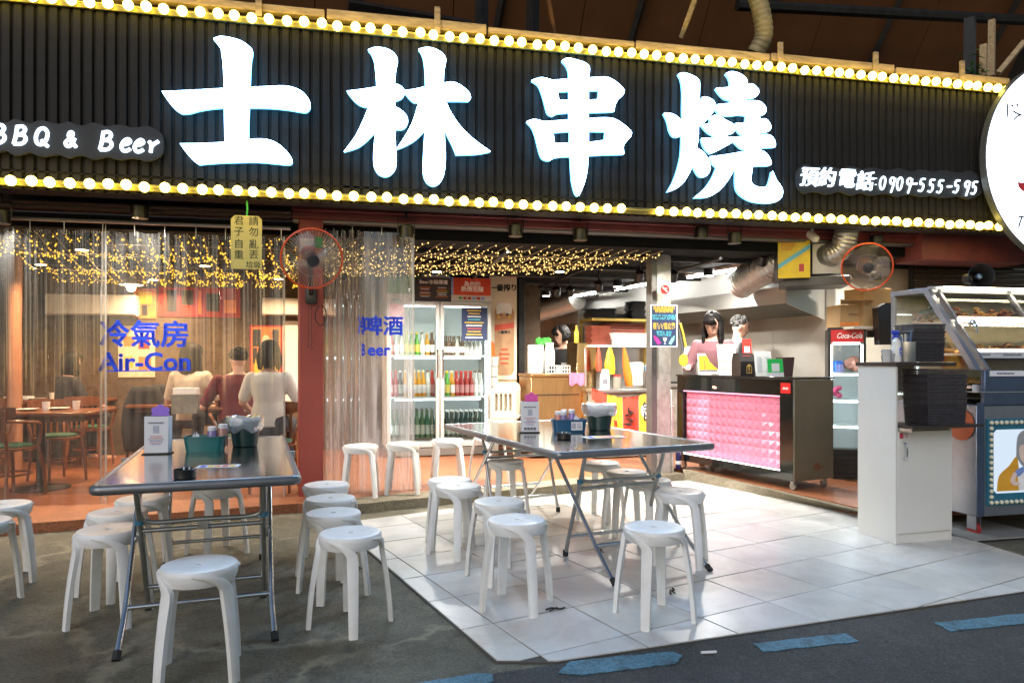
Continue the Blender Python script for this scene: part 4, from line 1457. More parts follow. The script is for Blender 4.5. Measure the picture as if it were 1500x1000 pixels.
person('person in black seated at the far wooden table deep in the room', at(92, 8.3), R(150), True, 8, 0, m_shb, 1.5, TY, TY, (10, 0, 0), 'long', None, .2, scale=1.0, group='people dining inside')

# ================================================================== DINING ROOM
m_wood = M('varnished_brown_wood', (.20, .066, .024), .32, var=.3, scale=4, stretch=(1, 9, 9), coat=.2)
m_woodd = M('dark_wood', (.09, .034, .016), .4, var=.3, scale=4, stretch=(1, 9, 9))
m_seatg = M('green_seat_pad', (.018, .085, .05), .7, var=.15)
m_iron = M('dark_iron', (.03, .028, .025), .5, .4)
def make_chair(label, loc, rz):
    t = thing('bentwood_chair', label, 'chair', loc, rz, 'brown bentwood chairs in the dining room')
    g = MB(); g.lathe([(.19, .425), (.205, .43), (.205, .452), (.19, .456)], 24); g.build('seat_frame', m_wood, t)
    g = MB(); g.lathe([(.17, .455), (.182, .462), (.175, .478), (.12, .486), (.0, .488)], 24, caps=False); g.build('seat_pad', m_seatg, t)
    for sx, sy in ((1, -1), (-1, -1)):
        g = MB(); g.tube([(sx * .15, sy * .15, .44), (sx * .175, sy * .19, .2), (sx * .18, sy * .20, 0)], [.019, .017, .013], 8); g.build('leg', m_wood, t)
    for s in (1, -1):
        g = MB(); g.tube(crv([(s * .18, .22, 0), (s * .165, .185, .25), (s * .16, .18, .45), (s * .185, .24, .66), (s * .20, .25, .80)], 4), [.013] * 4 + [.017] * 13, 8); g.build('leg', m_wood, t)
        g = MB(); g.tube(crv([(s * .20, .22, .70), (s * .27, .10, .69), (s * .26, -.06, .665), (s * .215, -.11, .56), (s * .195, -.10, .45)], 5), .015, 8); g.build('armrest', m_wood, t)
    rings = []
    for i in range(13):
        a = R(-62 + 124 * i / 12)
        x, y = .235 * math.sin(a), .03 + .235 * math.cos(a)
        n = Vector((math.sin(a), math.cos(a), 0))
        c = Vector((x, y, .775))
        h = .058 - .012 * abs(i - 6) / 6
        rings.append([c + n * .011 + Vector((0, 0, h)), c - n * .011 + Vector((0, 0, h)), c - n * .011 - Vector((0, 0, h)), c + n * .011 - Vector((0, 0, h))])
    g = MB(); g.loft(rings); g.build('back_rail', m_wood, t)
    for k in range(5):
        x = -.11 + .055 * k
        g = MB(); g.box((x, .235 - abs(x) * .15, .60), (.026, .012, .27), ch=.003); g.build('back_slat', m_wood, t)
    g = MB(); g.tube([(.168 * math.cos(R(a)), .168 * math.sin(R(a)), .21) for a in range(0, 360, 20)], .009, 6, closed=True); g.build('foot_ring', m_wood, t)
    return t
chairs = [(15, 6.42, 168, 'bentwood chair with green pad just behind the curtain'), (84, 7.3, 60, 'bentwood chair with green pad turned side-on across the wooden table'),
          (132, 8.3, 190, 'bentwood chair with pale green pad by the stone wall'), (402, 6.78, 6, 'bentwood chair carrying the person in white'),
          (350, 7.3, 25, 'bentwood chair carrying the person in maroon'), (-20, 7.6, 40, 'bentwood chair at the far side of the pedestal table')]
ch0 = None
for px, Y, rz, lab in chairs:
    l = at(px, Y)
    if ch0 is None:
        ch0 = make_chair(lab, l, R(rz))
    else:
        copy_tree(ch0, l, R(rz), lab)
def din_table(label, loc, rz, w, d):
    t = thing('dining_table', label, 'table', loc, rz, 'wooden dining tables')
    g = MB(); g.box((0, 0, .735), (w, d, .035), ch=.008); g.build('tabletop', m_wood, t)
    g = MB(); g.box((0, 0, .69), (w - .14, d - .14, .055), ch=.004); g.build('apron', m_woodd, t)
    g = MB(); g.lathe([(.05, .02), (.04, .06), (.035, .66)], 12); g.build('pedestal', m_iron, t)
    g = MB(); g.lathe([(.25, 0), (.25, .012), (.08, .035), (.05, .05)], 28); g.build('base_disc', m_iron, t)
din_table('wooden pedestal table nearest the clear curtain', at(60, 6.85), R(8), 1.1, .7)
din_table('wooden table in front of the seated people', at(330, 8.15), R(6), 1.9, .7)
din_table('wooden table by the stone wall', at(70, 8.9), R(10), 1.4, .7)
din_table('long wooden table behind the person in white', at(378, 7.75), R(14), .9, .7)
# bag on the table top, air conditioners, posters, column, pendant
t = thing('tote_bag', 'grey drawstring bag with pale top on the dining table', 'bag', at(273, 7.55, .755), R(8))
g = MB(); g.loft([[(x * .13, y * .07, z) for x, y in ((-1, -1), (1, -1), (1.05, 1), (-1.05, 1))] for z in (0, .10, .16)] + [[(x * .145, y * .08, .20) for x, y in ((-1, -1), (1, -1), (1, 1), (-1, 1))]]); g.build('bag_body', M('grey_bag_cloth', (.20, .21, .19), .7, var=.3, scale=12), t)
g = MB(); g.loft([[(x * .12, y * .06, z) for x, y in ((-1, -1), (1, -1), (1, 1), (-1, 1))] for z in (.205, .27)]); g.build('bag_top', m_paper, t)
m_ac = M('aircon_plastic', (.72, .70, .66), .4, var=.04)
def aircon(label, px, py, w, h):
    u, z = fz(px, py, BWV - .22)
    t = thing('air_conditioner', label, 'air conditioner', FW(u, BWV - .22, z), FA, 'wall air conditioners')
    rings = []
    for y, zz in ((0, .02), (.03, -.0), (.12, -.0), (.215, .04), (.215, h), (.02, h), (0, h - .03)):
        rings.append((y, zz))
    g = MB(); g.loft([[(x, y, zz) for y, zz in rings] for x in (0, w)]); g.build('housing', m_ac, t)
    g = MB(); g.bb((.05, .02, -.006), (w - .05, .10, -.0005)); g.build('air_vent', m_rubber, t)
    g = MB(); g.bb((.03, -.012, .02), (w - .03, -.001, .05), ch=.003); g.build('louvre_flap', m_ac, t)
aircon('white wall air conditioner beside the bright pendant lamp', 66, 461, 1.05, .27)
aircon('white wall air conditioner half behind the red column', 384, 462, .95, .24)
def wall_print(name, label, cat, px0, py0, px1, py1, v, mats, frame=None, cells=None):
    u0, z1 = fz(px0, py0, v)
    u1, z0 = fz(px1, py1, v)
    z0 = z1 - (py1 - py0) / FPX * FW((u0 + u1) / 2, v).y
    t = thing(name, label, cat, FW(u0, v, z0), FA)
    w, h = u1 - u0, z1 - z0
    g = MB(); g.bb((0, 0, 0), (w, .012, h)); s = g.build('sheet', mats[0], t, smooth=False)
    if frame:
        g = MB()
        for a, b in (((-.02, -.012, -.02), (w + .02, .014, -.001)), ((-.02, -.012, h + .001), (w + .02, .014, h + .02)), ((-.02, -.012, -.001), (-.0005, .014, h + .001)), ((w + .0005, -.012, -.001), (w + .02, .014, h + .001))):
            g.bb(a, b)
        g.build('frame', frame, t)
    for c in cells or ():
        x0, y0, x1, y1, m = c
        g = MB(); g.bb((x0 * w, -.0018, y0 * h), (x1 * w, -.0004, y1 * h)); g.build('print_block', m, s, smooth=False)
    return t, s, w, h
m_or = M('orange_print', (.75, .22, .04), .6)
m_orp = M('poster_orange', (.62, .20, .05), .6, var=.35, scale=9)
m_yel = M('yellow_print', (.75, .5, .04), .6)
m_pale = M('pale_print', (.70, .60, .42), .6, var=.15, scale=12)
m_redp = M('poster_red', (.34, .025, .02), .6, var=.2)
m_darkp = M('poster_dark', (.03, .025, .025), .6)
v_ = BWV - .015
wall_print('wall_poster', 'glowing pale menu poster behind the Air-Con lettering', 'poster', 173, 477, 227, 552, v_, [m_pale], None, [(.15, .6, .45, .8, m_or), (.55, .55, .85, .8, m_redp), (.15, .2, .4, .4, m_yel), (.55, .15, .9, .4, m_or)])
wall_print('wall_poster', 'orange and yellow poster below the fairy lights', 'poster', 196, 422, 229, 466, v_, [m_orp], None, [(.2, .5, .8, .9, m_yel), (.35, .1, .6, .45, m_darkp)])
wall_print('wall_menu', 'long red and dark menu board high on the stone wall', 'menu board', 232, 420, 352, 463, v_, [m_redp], None, [(.10, .15, .22, .9, m_darkp), (.28, .4, .42, .9, m_darkp), (.48, .1, .52, .9, m_or), (.58, .2, .74, .8, m_darkp), (.8, .15, .95, .6, m_or)])
wt, ws_, w_, h_ = wall_print('framed_poster', 'framed orange vintage style poster beside the bright wall', 'picture', 368, 478, 411, 582, BWV - .03, [m_orp], m_redp, [(.06, .72, .34, .96, m_darkp), (.72, .72, .94, .96, m_darkp), (.06, .48, .2, .7, m_darkp)])
g = MB(); g.prism([(w_ * (.5 + .13 * math.cos(a)), h_ * (.80 + .085 * math.sin(a))) for a in [k * .5236 for k in range(12)]], .0022, .004, X=XZ); g.build('print_shape', m_pale, ws_, smooth=False)
g = MB(); g.prism([(w_ * (.5 + .40 * math.cos(a)), h_ * (.42 + .26 * math.sin(a))) for a in [k * .5236 for k in range(12)]], .0022, .0034, X=XZ); g.build('print_shape', m_yel, ws_, smooth=False)
wall_print('lit_wall_patch', 'pale sheet for the lamplit wall next to the framed poster', 'lamplit wall', 414, 470, 470, 600, v_, [m_white])  # lamplight on the wall put into a white sheet
p = at(21, 7.9)
g = MB(); g.lathe([(.075, 0), (.08, .5), (.07, 1.6), (.08, 2.46)], 14)
tag(g.build('column', M('peach_column', (.36, .17, .10), .5, var=.25, scale=3), None, p), 'slim peach coloured round column inside the dining room', 'column')
def lamp(kind, name, loc, energy, c, size=.12, rot=(0, 0, 0), parent=None, spread=None, blend=.5):
    d = bpy.data.lights.new(name, kind)
    d.energy, d.color = energy, c
    if kind == 'AREA':
        d.shape, d.size = 'DISK', size
        if spread:
            d.spread = R(spread)
    elif kind == 'SPOT':
        d.spot_size, d.spot_blend, d.shadow_soft_size = R(spread or 100), blend, size
    else:
        d.shadow_soft_size = size
    return link(name, d, parent, loc, rot)
q = P(192, 421, 8.3)
t = thing('pendant_lamp', 'bright warm pendant lamp hanging before the orange poster', 'lamp', q)
g = MB(); g.ball((0, 0, 0), .05, 12, 8); g.build('bulb', E('pendant_bulb_glow', (1, .72, .38), 25), t)
g = MB(); g.tube([(0, 0, .12), (0, 0, CZ - q.z)], .006, 6); g.build('cord', m_rubber, t)
g = MB(); g.lathe([(.02, .14), (.05, .11), (.13, .03), (.126, .03), (.045, .105), (.015, .13)], 18); g.build('shade', M('white_enamel', (.7, .68, .62), .4), t)
lamp('POINT', 'bulb_light', (0, 0, -.07), 24, (1, .70, .42), .05, parent=t)
def downlight(label, loc, energy, c, s=.06, spread=150):
    t = thing('ceiling_spot', label, 'ceiling lamp', loc, 0, 'ceiling spots inside')
    g = MB(); g.lathe([(s, 0), (s * 1.1, .005), (s * 1.1, .09), (s * .5, .10)], 16); g.build('can', m_blackp, t)
    g = MB(); g.lathe([(s * .9, -.004), (s * .9, -.001)], 16); g.build('lens', E('lens_%s' % ('warm' if c[2] < .7 else 'cool'), c, 14), t)
    lamp('AREA', 'spot_light', (0, 0, -.012), energy, c, s * 1.6, parent=t, spread=spread)
    return t
WARM, COOL = (1, .66, .36), (1, .95, .86)
for px, Y, e, l in ((60, 7.6, 48, 'warm ceiling spot above the pedestal table'), (300, 7.7, 48, 'warm ceiling spot above the seated people'), (408, 8.9, 60, 'warm ceiling spot washing the framed poster'), (225, 9.0, 45, 'warm ceiling spot before the stone wall'), (120, 6.6, 40, 'warm ceiling spot close behind the curtain')):
    downlight(l, ((px - 750) / FPX * Y, Y, CZ - .13), e * .62, WARM)

# ---- coats, plates and cups in the dining room
for px, Y, rz, l in ((212, 7.9, 190, 'dark coat hung over a chair behind the card box'), (240, 8.5, 170, 'dark rucksack on a chair by the stone wall')):
    t = thing('draped_coat', l, 'coat', at(px, Y), R(rz))
    g = MB(); rows = []
    for i in range(12):
        k = i / 11
        z = .95 - .72 * k
        w = .20 + .05 * math.sin(k * 3) - .06 * (1 - k) ** 3
        rows.append([(w * math.cos(a) * (1 + .12 * noise.noise((math.cos(a) * 2, k * 4, px))), .09 * math.sin(a) * (1 + .5 * noise.noise((math.sin(a) * 2, k * 5, px))), z) for a in [j * math.pi / 9 for j in range(18)]])
    g.loft(rows); g.build('cloth', m_shb, t, ang=180)
    for s in (-1, 1):
        g = MB(); g.tube([(s * .17, .0, .5), (s * .18, .02, .0)], .016, 6); g.build('chair_leg', m_woodd, t)
m_china = M('white_china', (.72, .70, .66), .25)
for px, Y, l in ((40, 6.8, 'white plate on the pedestal table'), (85, 6.95, 'white cup saucer on the pedestal table'), (305, 7.95, 'white plate before the person in maroon'), (345, 8.0, 'white plate beside the grey bag'), (55, 8.8, 'white plate on the table by the stone wall')):
    t = thing('plate', l, 'plate', at(px, Y, FLZ + .754), 0)
    g = MB(); g.lathe([(.05, 0), (.06, .004), (.105, .016), (.108, .019), (.06, .008), (.0, .007)], 20, caps=False); g.build('dish', m_china, t)
    g = MB(); g.lathe([(.028, .0), (.036, .085), (.033, .085), (.026, .008)], 14, c=(.16, .03, 0)); g.build('cup', m_china, t)
g = MB(); g.bb((-.14, -.09, 0), (.14, .09, .045), ch=.01); tag(g.build('tissue_box', m_paper, None, at(28, 8.75, FLZ + .754), R(10)), 'white tissue box on the table by the stone wall', 'box')
# ---- fairy lights under the ceiling
m_fairy = E('fairy_light_glow', (1.0, .56, .045), 1.7, sample=False)
m_fairy2 = E('fairy_light_glow_pale', (1.0, .66, .20), 2.0, sample=False)
m_wire = M('lit_gold_wire', (.55, .45, .25), .4)  # glow of the fairy lights put into the wire colour
def fairy(label, a, b, n, sag, m, grp, rad=.0085, seed=0):
    t = thing('fairy_light_string', label, 'fairy lights', a, 0, grp)
    rnd = random.Random(seed)
    d = Vector(b) - Vector(a)
    def pt(k):
        return d * k + Vector((0, 0, -sag * math.sin(k * math.pi * 3) ** 2 - sag * .5 * math.sin(k * math.pi)))
    g = MB(); g.tube([pt(i / 24) for i in range(25)], .0032, 4); g.build('wire', m_wire, t)
    g = MB()
    for i in range(n):
        k = (i + rnd.random()) / n
        c = pt(k) + Vector((rnd.uniform(-.03, .03), rnd.uniform(-.05, .05), rnd.uniform(-.05, .01)))
        r = rad * rnd.uniform(.75, 1.25)
        g.add([(c.x + r, c.y, c.z), (c.x - r, c.y, c.z), (c.x, c.y + r, c.z), (c.x, c.y - r, c.z), (c.x, c.y, c.z + r * 1.3), (c.x, c.y, c.z - r * 1.3)], [(0, 2, 4), (2, 1, 4), (1, 3, 4), (3, 0, 4), (2, 0, 5), (1, 2, 5), (3, 1, 5), (0, 3, 5)])
    o = g.build('light_points', m, t, smooth=False)
    o['kind'] = 'stuff'
for k in range(26):
    ua_ = fu(-40, .2) + (fu(470, .2) - fu(-40, .2)) * k / 25
    a, b = FW(ua_, .18 + .05 * (k % 3), CZ - .03), FW(ua_ - .35 + .1 * (k % 4), BWV - .1, CZ - .10)
    fairy('string of yellow fairy lights under the dining room ceiling', a, b, 46, .07, m_fairy, 'yellow fairy light strings over the dining room', .009, k)
for k in range(26):
    ua_ = fu(478, .3) + (fu(965, .3) - fu(478, .3)) * k / 25
    a, b = FW(ua_, .2, CZ - .02), FW(ua_ - .9, 2.7 - .05 * k, CZ - .07)
    fairy('string of pale gold fairy lights over the shop entrance', a, b, 40, .035, m_fairy2, 'pale gold fairy light strings over the entrance', .0068, 90 + k)

# ================================================================== DRINKS FRIDGE
m_fr = M('fridge_enamel', (.55, .54, .50), .4, .2, var=.06)
m_frin = M('fridge_lining', (.72, .80, .80), .4, var=.03)
m_pane = GL('fridge_glass', (.96, .985, .98), .03, .02, 0, fres=1.3)
FRA = R(15)
fp = at(566, 9.0)
FWD = 1.37
fr = thing('drinks_fridge', 'tall two door glass drinks fridge lit inside', 'fridge', fp, FRA)
g = MB()
g.bb((0, .05, .12), (.035, .66, 2.0)); g.bb((FWD - .035, .05, .12), (FWD, .66, 2.0))
g.bb((.0352, .62, .12), (FWD - .0352, .66, 2.0)); g.bb((.0352, .05, .121), (FWD - .0352, .619, .20)); g.bb((0, .05, 2.0005), (FWD, .66, 2.32))
g.bb((FWD / 2 - .02, .08, .2005), (FWD / 2 + .02, .11, 2.0))
g.build('cabinet', [m_fr], fr)
g = MB(); g.bb((.04, .604, .205), (FWD - .04, .615, 1.995)); g.build('lining', m_frin, fr)
g = MB(); g.bb((.01, .02, .01), (FWD - .01, .06, .118), ch=.004)
for k in range(5):
    g.bb((.04, .012, .022 + k * .019), (FWD - .04, .02, .031 + k * .019))
g.build('grille', M('fridge_grille', (.30, .28, .25), .5, .3), fr)
g = MB(); g.bb((0, .0, 2.02), (FWD, .0495, 2.32), ch=.004); hd = g.build('header', m_fr, fr)
m_pgreen = M('poster_green', (.10, .30, .07), .5, var=.4, scale=8)
m_pblue = M('poster_blue', (.20, .30, .62), .5, var=.25, scale=8)
m_pred = M('poster_orange_red', (.55, .06, .02), .5, var=.3, scale=8)
for a, b, m in ((.0, .42, m_pgreen), (.42, .86, m_pblue), (.86, 1.36, m_pred)):
    g = MB(); g.bb((a + .001, -.003, 2.09), (b - .001, -.0005, 2.315)); g.build('header_print', m, hd, smooth=False)
m_wtxt = M('white_print', (.85, .85, .83), .6)
put_text('為你的\n熱情而釀', .075, m_wtxt, hd, (1.11, -.0045, 2.20), off=.002, lines=.9)
small_lines(hd, .77, .84, 2.26, 2.16, 3, [m_wtxt], -.0045)
g = MB(); g.bb((.36, -.012, 2.0), (.83, -.0035, 2.30)); mb = g.build('price_board', M('chalk_black_board', (.03, .024, .024), .5, var=.2), hd, smooth=False)
put_text('Beer冰箱標價', .062, m_wtxt, mb, (.60, -.0135, 2.245), off=.0015)
small_lines(mb, .40, .58, 2.19, 2.05, 6, [m_or, m_wtxt, m_redp, m_wtxt], -.0125)
small_lines(mb, .62, .80, 2.19, 2.05, 6, [m_wtxt, m_or, m_yel, m_wtxt], -.0125)
for k, m in enumerate((m_pgreen, m_redp, m_redp, m_pblue, m_redp, m_pblue)):
    g = MB(); g.bb((.93 + k * .06, -.003, 2.035), (.975 + k * .06, -.0005, 2.07)); g.build('header_print', m, hd, smooth=False)
for d in (0, 1):
    x0, x1 = (.004, FWD / 2 - .004) if d == 0 else (FWD / 2 + .004, FWD - .004)
    g = MB(); f = .05
    g.bb((x0, 0, .125), (x0 + f, .048, 1.995), ch=.006); g.bb((x1 - f, 0, .125), (x1, .048, 1.995), ch=.006)
    g.bb((x0 + f + .0005, .001, .125), (x1 - f - .0005, .047, .125 + f + .02), ch=.004); g.bb((x0 + f + .0005, .001, 1.995 - f), (x1 - f - .0005, .047, 1.995), ch=.004)
    dr = g.build('door', m_fr, fr)
    g = MB(); g.bb((x0 + f - .005, .022, .19), (x1 - f + .005, .026, 1.95)); g.build('pane', m_pane, dr)
    xh = x1 - .03 if d == 0 else x0 + .03
    g = MB(); g.tube(crv([(xh, -.002, 1.02), (xh, -.035, 1.05), (xh, -.038, 1.2), (xh, -.035, 1.35), (xh, -.002, 1.38)], 4), .011, 8); g.build('handle', m_chrome, dr)
SHZ = (.225, .77, 1.31)
for z in SHZ[1:]:
    g = MB(); g.bb((.04, .13, z - .022), (FWD - .04, .60, z - .002)); g.build('shelf', m_frin, fr)
m_frl = E('fridge_light', (.86, .96, 1.0), 9.0)
for x in (.05, FWD - .05):
    g = MB(); g.tube([(x, .10, .30), (x, .10, 1.93)], .014, 8); g.build('light_tube', m_frl, fr)
for z in (1.95, 1.27, .73):
    g = MB(); g.tube([(.12, .14, z), (FWD - .12, .14, z)], .010, 6); g.build('light_tube', m_frl, fr)
g = MB(); g.bb((FWD - .40, -.006, 1.50), (FWD - .06, -.0008, 1.93)); pn = g.build('notice', M('navy_print', (.02, .035, .10), .5), fr, smooth=False)
small_lines(pn, FWD - .37, FWD - .10, 1.91, 1.52, 10, [m_yel, m_yel, m_wtxt, M('cyan_print', (.1, .5, .6), .6), m_yel, m_wtxt, m_redink], -.0075)
m_pinkn = M('pale_pink_notice', (.75, .45, .50), .6)
g = MB(); g.bb((.03, -.006, 1.70), (.22, -.0008, 1.96)); g.build('notice', m_pinkn, fr, smooth=False)
# bottles on the shelves
def glassm(n, c, r=.1):
    return M(n, c, r, var=.1, spec=.6)
BT = {
 'green': (glassm('green_glass', (.008, .10, .025)), M('silver_label', (.35, .42, .36), .4), M('dark_cap', (.04, .06, .04), .4), 'green glass beer bottle'),
 'dark': (glassm('dark_glass', (.012, .035, .02)), M('silver_label', (.35, .42, .36), .4), m_wtxt, 'dark green glass beer bottle'),
 'gold': (glassm('amber_glass', (.62, .30, .03)), m_wtxt, M('cream_cap', (.7, .62, .42), .4), 'golden glass drink bottle'),
 'red': (glassm('red_drink', (.36, .03, .02)), M('pinkish_label', (.55, .25, .25), .5), M('red_cap', (.45, .04, .03), .4), 'red drink bottle with red cap'),
 'lime': (glassm('lime_drink', (.10, .36, .05)), M('yellow_label', (.75, .62, .12), .5), m_yel, 'lime green soju bottle'),
 'clear': (glassm('pale_drink', (.62, .62, .55)), m_wtxt, M('brown_cap', (.16, .09, .05), .4), 'pale clear bottle with white label'),
 'brown': (glassm('brown_glass', (.12, .06, .03)), m_wtxt, M('brown_cap', (.16, .09, .05), .4), 'small brown bottle with white label'),
}
BME = {}
def bottle_mesh(k, h, r):
    if (k, h, r) not in BME:
        b, l, c, nm = BT[k]
        g = MB()
        g.lathe([(r * .9, 0), (r, .01), (r, h * .52), (r * .8, h * .62), (r * .38, h * .74), (r * .34, h * .94)], 12, mi=0)
        g.lathe([(r * 1.015, h * .14), (r * 1.015, h * .46)], 12, mi=1, caps=False)
        g.lathe([(r * .42, h * .93), (r * .42, h), (r * .3, h + .002)], 10, mi=2)
        BME[k, h, r] = g.mesh('bottle', [b, l, c])
    return BME[k, h, r]
def fridge_bottle(k, h, r, x, y, z, where, grp):
    q = Matrix.Translation(fp) @ Matrix.Rotation(FRA, 4, 'Z') @ Vector((x, y, z))
    o = link('bottle', bottle_mesh(k, h, r), None, q, (0, 0, random.uniform(0, 6)))
    tag(o, BT[k][3] + ' ' + where, 'bottle', grp)
SH = ('on the lowest shelf of the drinks fridge', 'on the middle shelf of the drinks fridge', 'on the top shelf of the drinks fridge')
def row(kinds, shelf, x0, x1, y, h, r):
    n = len(kinds)
    for i, k in enumerate(kinds):
        if k:
            fridge_bottle(k, h, r, x0 + (x1 - x0) * (i + .5) / n, y + random.uniform(-.01, .01), SHZ[shelf] - .001, SH[shelf], BT[k][3] + 's ' + SH[shelf])
for y in (.18, .30):
    row(['green'] * 9, 0, .05, .65, y, .38, .032)
    row(['dark'] * 9, 0, .72, 1.30, y, .36, .031)
for y in (.19, .31):
    row(['red', 'red', 'dark', 'gold', 'clear', 'gold', 'gold', 'gold', 'clear', 'red'], 1, .05, .65, y, .34, .030)
for y in (.19, .31):
    row(['clear', 'lime', 'gold', 'red', 'red', 'red', 'red', 'clear', 'clear'], 1, .72, 1.30, y, .33, .031)
for y in (.19, .31):
    row(['red', 'clear', 'clear', 'lime', 'lime', 'lime', 'clear', 'gold', 'brown'], 2, .05, .65, y, .30, .031)
row(['brown', 'brown', 'brown', 'clear', 'brown', 'clear', 'clear', 'clear', 'clear'], 2, .74, 1.28, .19, .25, .031)
row(['brown'] * 7, 2, .80, 1.20, .34, .26, .029)

# ---- beer advert panels, carton pile, white chair beside the fridge
m_adv = M('cream_advert', (.74, .66, .50), .5, var=.12, scale=4)
m_kraft = M('kraft_advert', (.46, .26, .13), .6, var=.12, scale=6)
m_btxt = M('black_print', (.012, .011, .011), .6)
q = at(717, 9.65, 0)
t = thing('beer_advert', 'tall beer can advert panel beside the drinks fridge', 'advert', q, R(-2))
g = MB(); g.bb((0, 0, 1.06), (.37, .02, 2.56)); s = g.build('upper_sheet', m_adv, t, smooth=False)
g = MB(); g.bb((0, -.01, .15), (.37, .02, 1.055)); s2 = g.build('lower_sheet', m_kraft, t, smooth=False)
put_text('一番搾り', .098, m_btxt, s, (.19, -.004, 2.30), off=.004, sp=.92)
put_text('一番搾り', .098, m_btxt, s2, (.19, -.014, .93), off=.004, sp=.92)
put_text('一番搾り', .045, m_btxt, s, (.20, -.0105, 1.70), off=.002)
m_red2 = M('advert_red', (.55, .07, .03), .5)
put_text('KIRIN', .04, m_red2, s, (.31, -.004, 2.46), off=.001)
put_text('KIRIN', .04, m_red2, s2, (.31, -.014, 1.0), off=.001)
can = [(.08, 1.12), (.30, 1.12), (.335, 1.18), (.335, 1.98), (.29, 2.08), (.10, 2.08), (.07, 1.98), (.07, 1.18)]
g = MB(); g.prism(can, .0012, .004, X=XZ); g.build('print_can', m_kraft, s, smooth=False)
g = MB(); g.prism([(.10, 1.95), (.30, 1.95), (.31, 2.05), (.28, 2.10), (.12, 2.10), (.09, 2.05)], .0045, .006, X=XZ); g.build('print_can_top', m_wtxt, s, smooth=False)
g = MB(); g.prism([(.07, 1.72), (.335, 1.76), (.335, 1.84), (.07, 1.80)], .0045, .007, X=XZ); g.build('print_band', m_red2, s, smooth=False)
for k in range(5):
    g = MB(); a = R(30 + 30 * k); g.prism([(.2 + .085 * math.cos(a) + .02 * math.cos(b), 1.86 + .10 * math.sin(a) + .022 * math.sin(b)) for b in [j * 1.05 for j in range(6)]], .0045, .006, X=XZ); g.build('print_emblem', (m_yel, m_btxt, m_yel, m_redp, m_yel)[k], s, smooth=False)
g = MB(); g.prism([(0.0, 1.10), (.10, 1.10), (.07, 1.55), (.0, 1.62)], .0048, .0068, X=XZ); g.build('print_glass', m_or, s, smooth=False)
small_lines(s, .13, .28, 1.50, 1.25, 4, [m_pred], -.0075)
g = MB(); g.prism([(.2 + .11 * math.cos(a), .72 + .12 * math.sin(a)) for a in [j * .5 for j in range(13)]], .0115, .013, X=XZ, holes=[[(.2 + .09 * math.cos(a), .72 + .10 * math.sin(a)) for a in [j * .5 for j in range(13)]]]); g.build('print_can', m_woodd, s2, smooth=False)
q = at(716, 9.45, FLZ)
for k in range(5):
    g = MB(); g.box((.06, .1, .62 + k * .135 + .065), (.13 - .006 * (k % 2), .3, .13), ch=.006); 
    tag(g.build('drinks_crate', M('grey_crate', (.42, .41, .37), .5, var=.2), None, (q[0], q[1], q[2] - .0), R(4)), 'pale grey crate stacked between the fridge and the beer advert, number %d from the floor pile' % (k + 1) if False else 'pale grey crate in the narrow pile between fridge and beer advert', 'crate', 'pale crates between fridge and advert')
g = MB(); g.box((.06, .1, .31), (.14, .32, .62), ch=.006); tag(g.build('drinks_crate', m_cream, None, q, R(4)), 'tall cream carton under the pile of pale crates', 'crate')
m_wplas = M('cream_plastic', (.50, .45, .34), .45, var=.05)
q = at(737, 9.15, FLZ)
t = thing('plastic_chair', 'stacked cream plastic chair with rounded slotted back beside the fridge', 'chair', q, R(-6))
def arch(w, h, r, n=8):
    return [(-w, 0), (w, 0)] + [(w - r + r * math.cos(R(90 * k / n)), h - r + r * math.sin(R(90 * k / n))) for k in range(n + 1)] + [(-w + r - r * math.sin(R(90 * k / n)), h - r + r * math.cos(R(90 * k / n))) for k in range(n + 1)]
for k in range(3):
    hs = [[(x + dx * .018, y) for dx, y in ((-1, .12), (1, .12), (1, .34), (-1, .34))] for x in (-.09, -.03, .03, .09)]
    g = MB(); g.prism(arch(.17, .42, .08), -.012, .012, X=Matrix.Translation((.02 * k, .03 + .06 * k, .47 + .035 * k)) @ XZ, holes=hs); g.build('backrest', m_wplas, t)
    g = MB(); g.box((.02 * k, -.16 + .06 * k, .45 + .035 * k), (.36, .38, .03), ch=.01); g.build('seat', m_wplas, t)
for sx in (-1, 1):
    for sy in (-1, 1):
        g = MB(); g.tube([(sx * .15, -.15 + sy * .15, .44), (sx * .19, -.15 + sy * .20, 0)], [.022, .016], 8); g.build('leg', m_wplas, t)
# television / menu screen hanging from the ceiling at the fridge
q = P(638, 392, 8.6)
t = thing('ceiling_box', 'black hanging ceiling box above the drinks fridge', 'box', q, FA)
g = MB(); g.box((0, 0, 0), (.34, .3, .22), ch=.01); g.build('housing', m_blackp, t)
g = MB(); g.tube([(0, 0, .11), (0, 0, CZ - q.z)], .02, 8); g.build('hanger', m_bar, t)

# ================================================================== KITCHEN WORK AREA BEHIND THE STEEL COLUMN
m_bronze = M('bronze_brushed_steel', (.42, .24, .10), .32, .85, var=.15, scale=3, rvar=.3, stretch=(12, 1, 1))
q = at(778, 8.95)
t = thing('bar_counter', 'bronze coloured steel bar cabinet with a raised back edge', 'cabinet', q, R(14))
g = MB(); g.bb((0, 0, .04), (.66, .6, 1.03), ch=.006); g.build('cabinet_body', m_bronze, t)
g = MB(); g.bb((-.01, -.012, 1.031), (.67, .61, 1.07), ch=.006); g.build('worktop', m_bronze, t)
g = MB(); g.bb((.02, -.006, .80), (.64, -.0005, .81)); g.build('joint_line', m_dark, t)
g = MB()
rows = []
for i in range(12):
    x = .50 + .2 * i / 11
    rows.append([(x, -.02 - .004 * math.sin(i * 1.7), .93 - .02 * math.sin(i * .9)), (x, -.022 - .006 * math.sin(i * 1.3), 1.02), (x, -.016, 1.078), (x, .16, 1.08), (x, .16, 1.073), (x, -.010, 1.0725), (x, -.015, 1.0)])
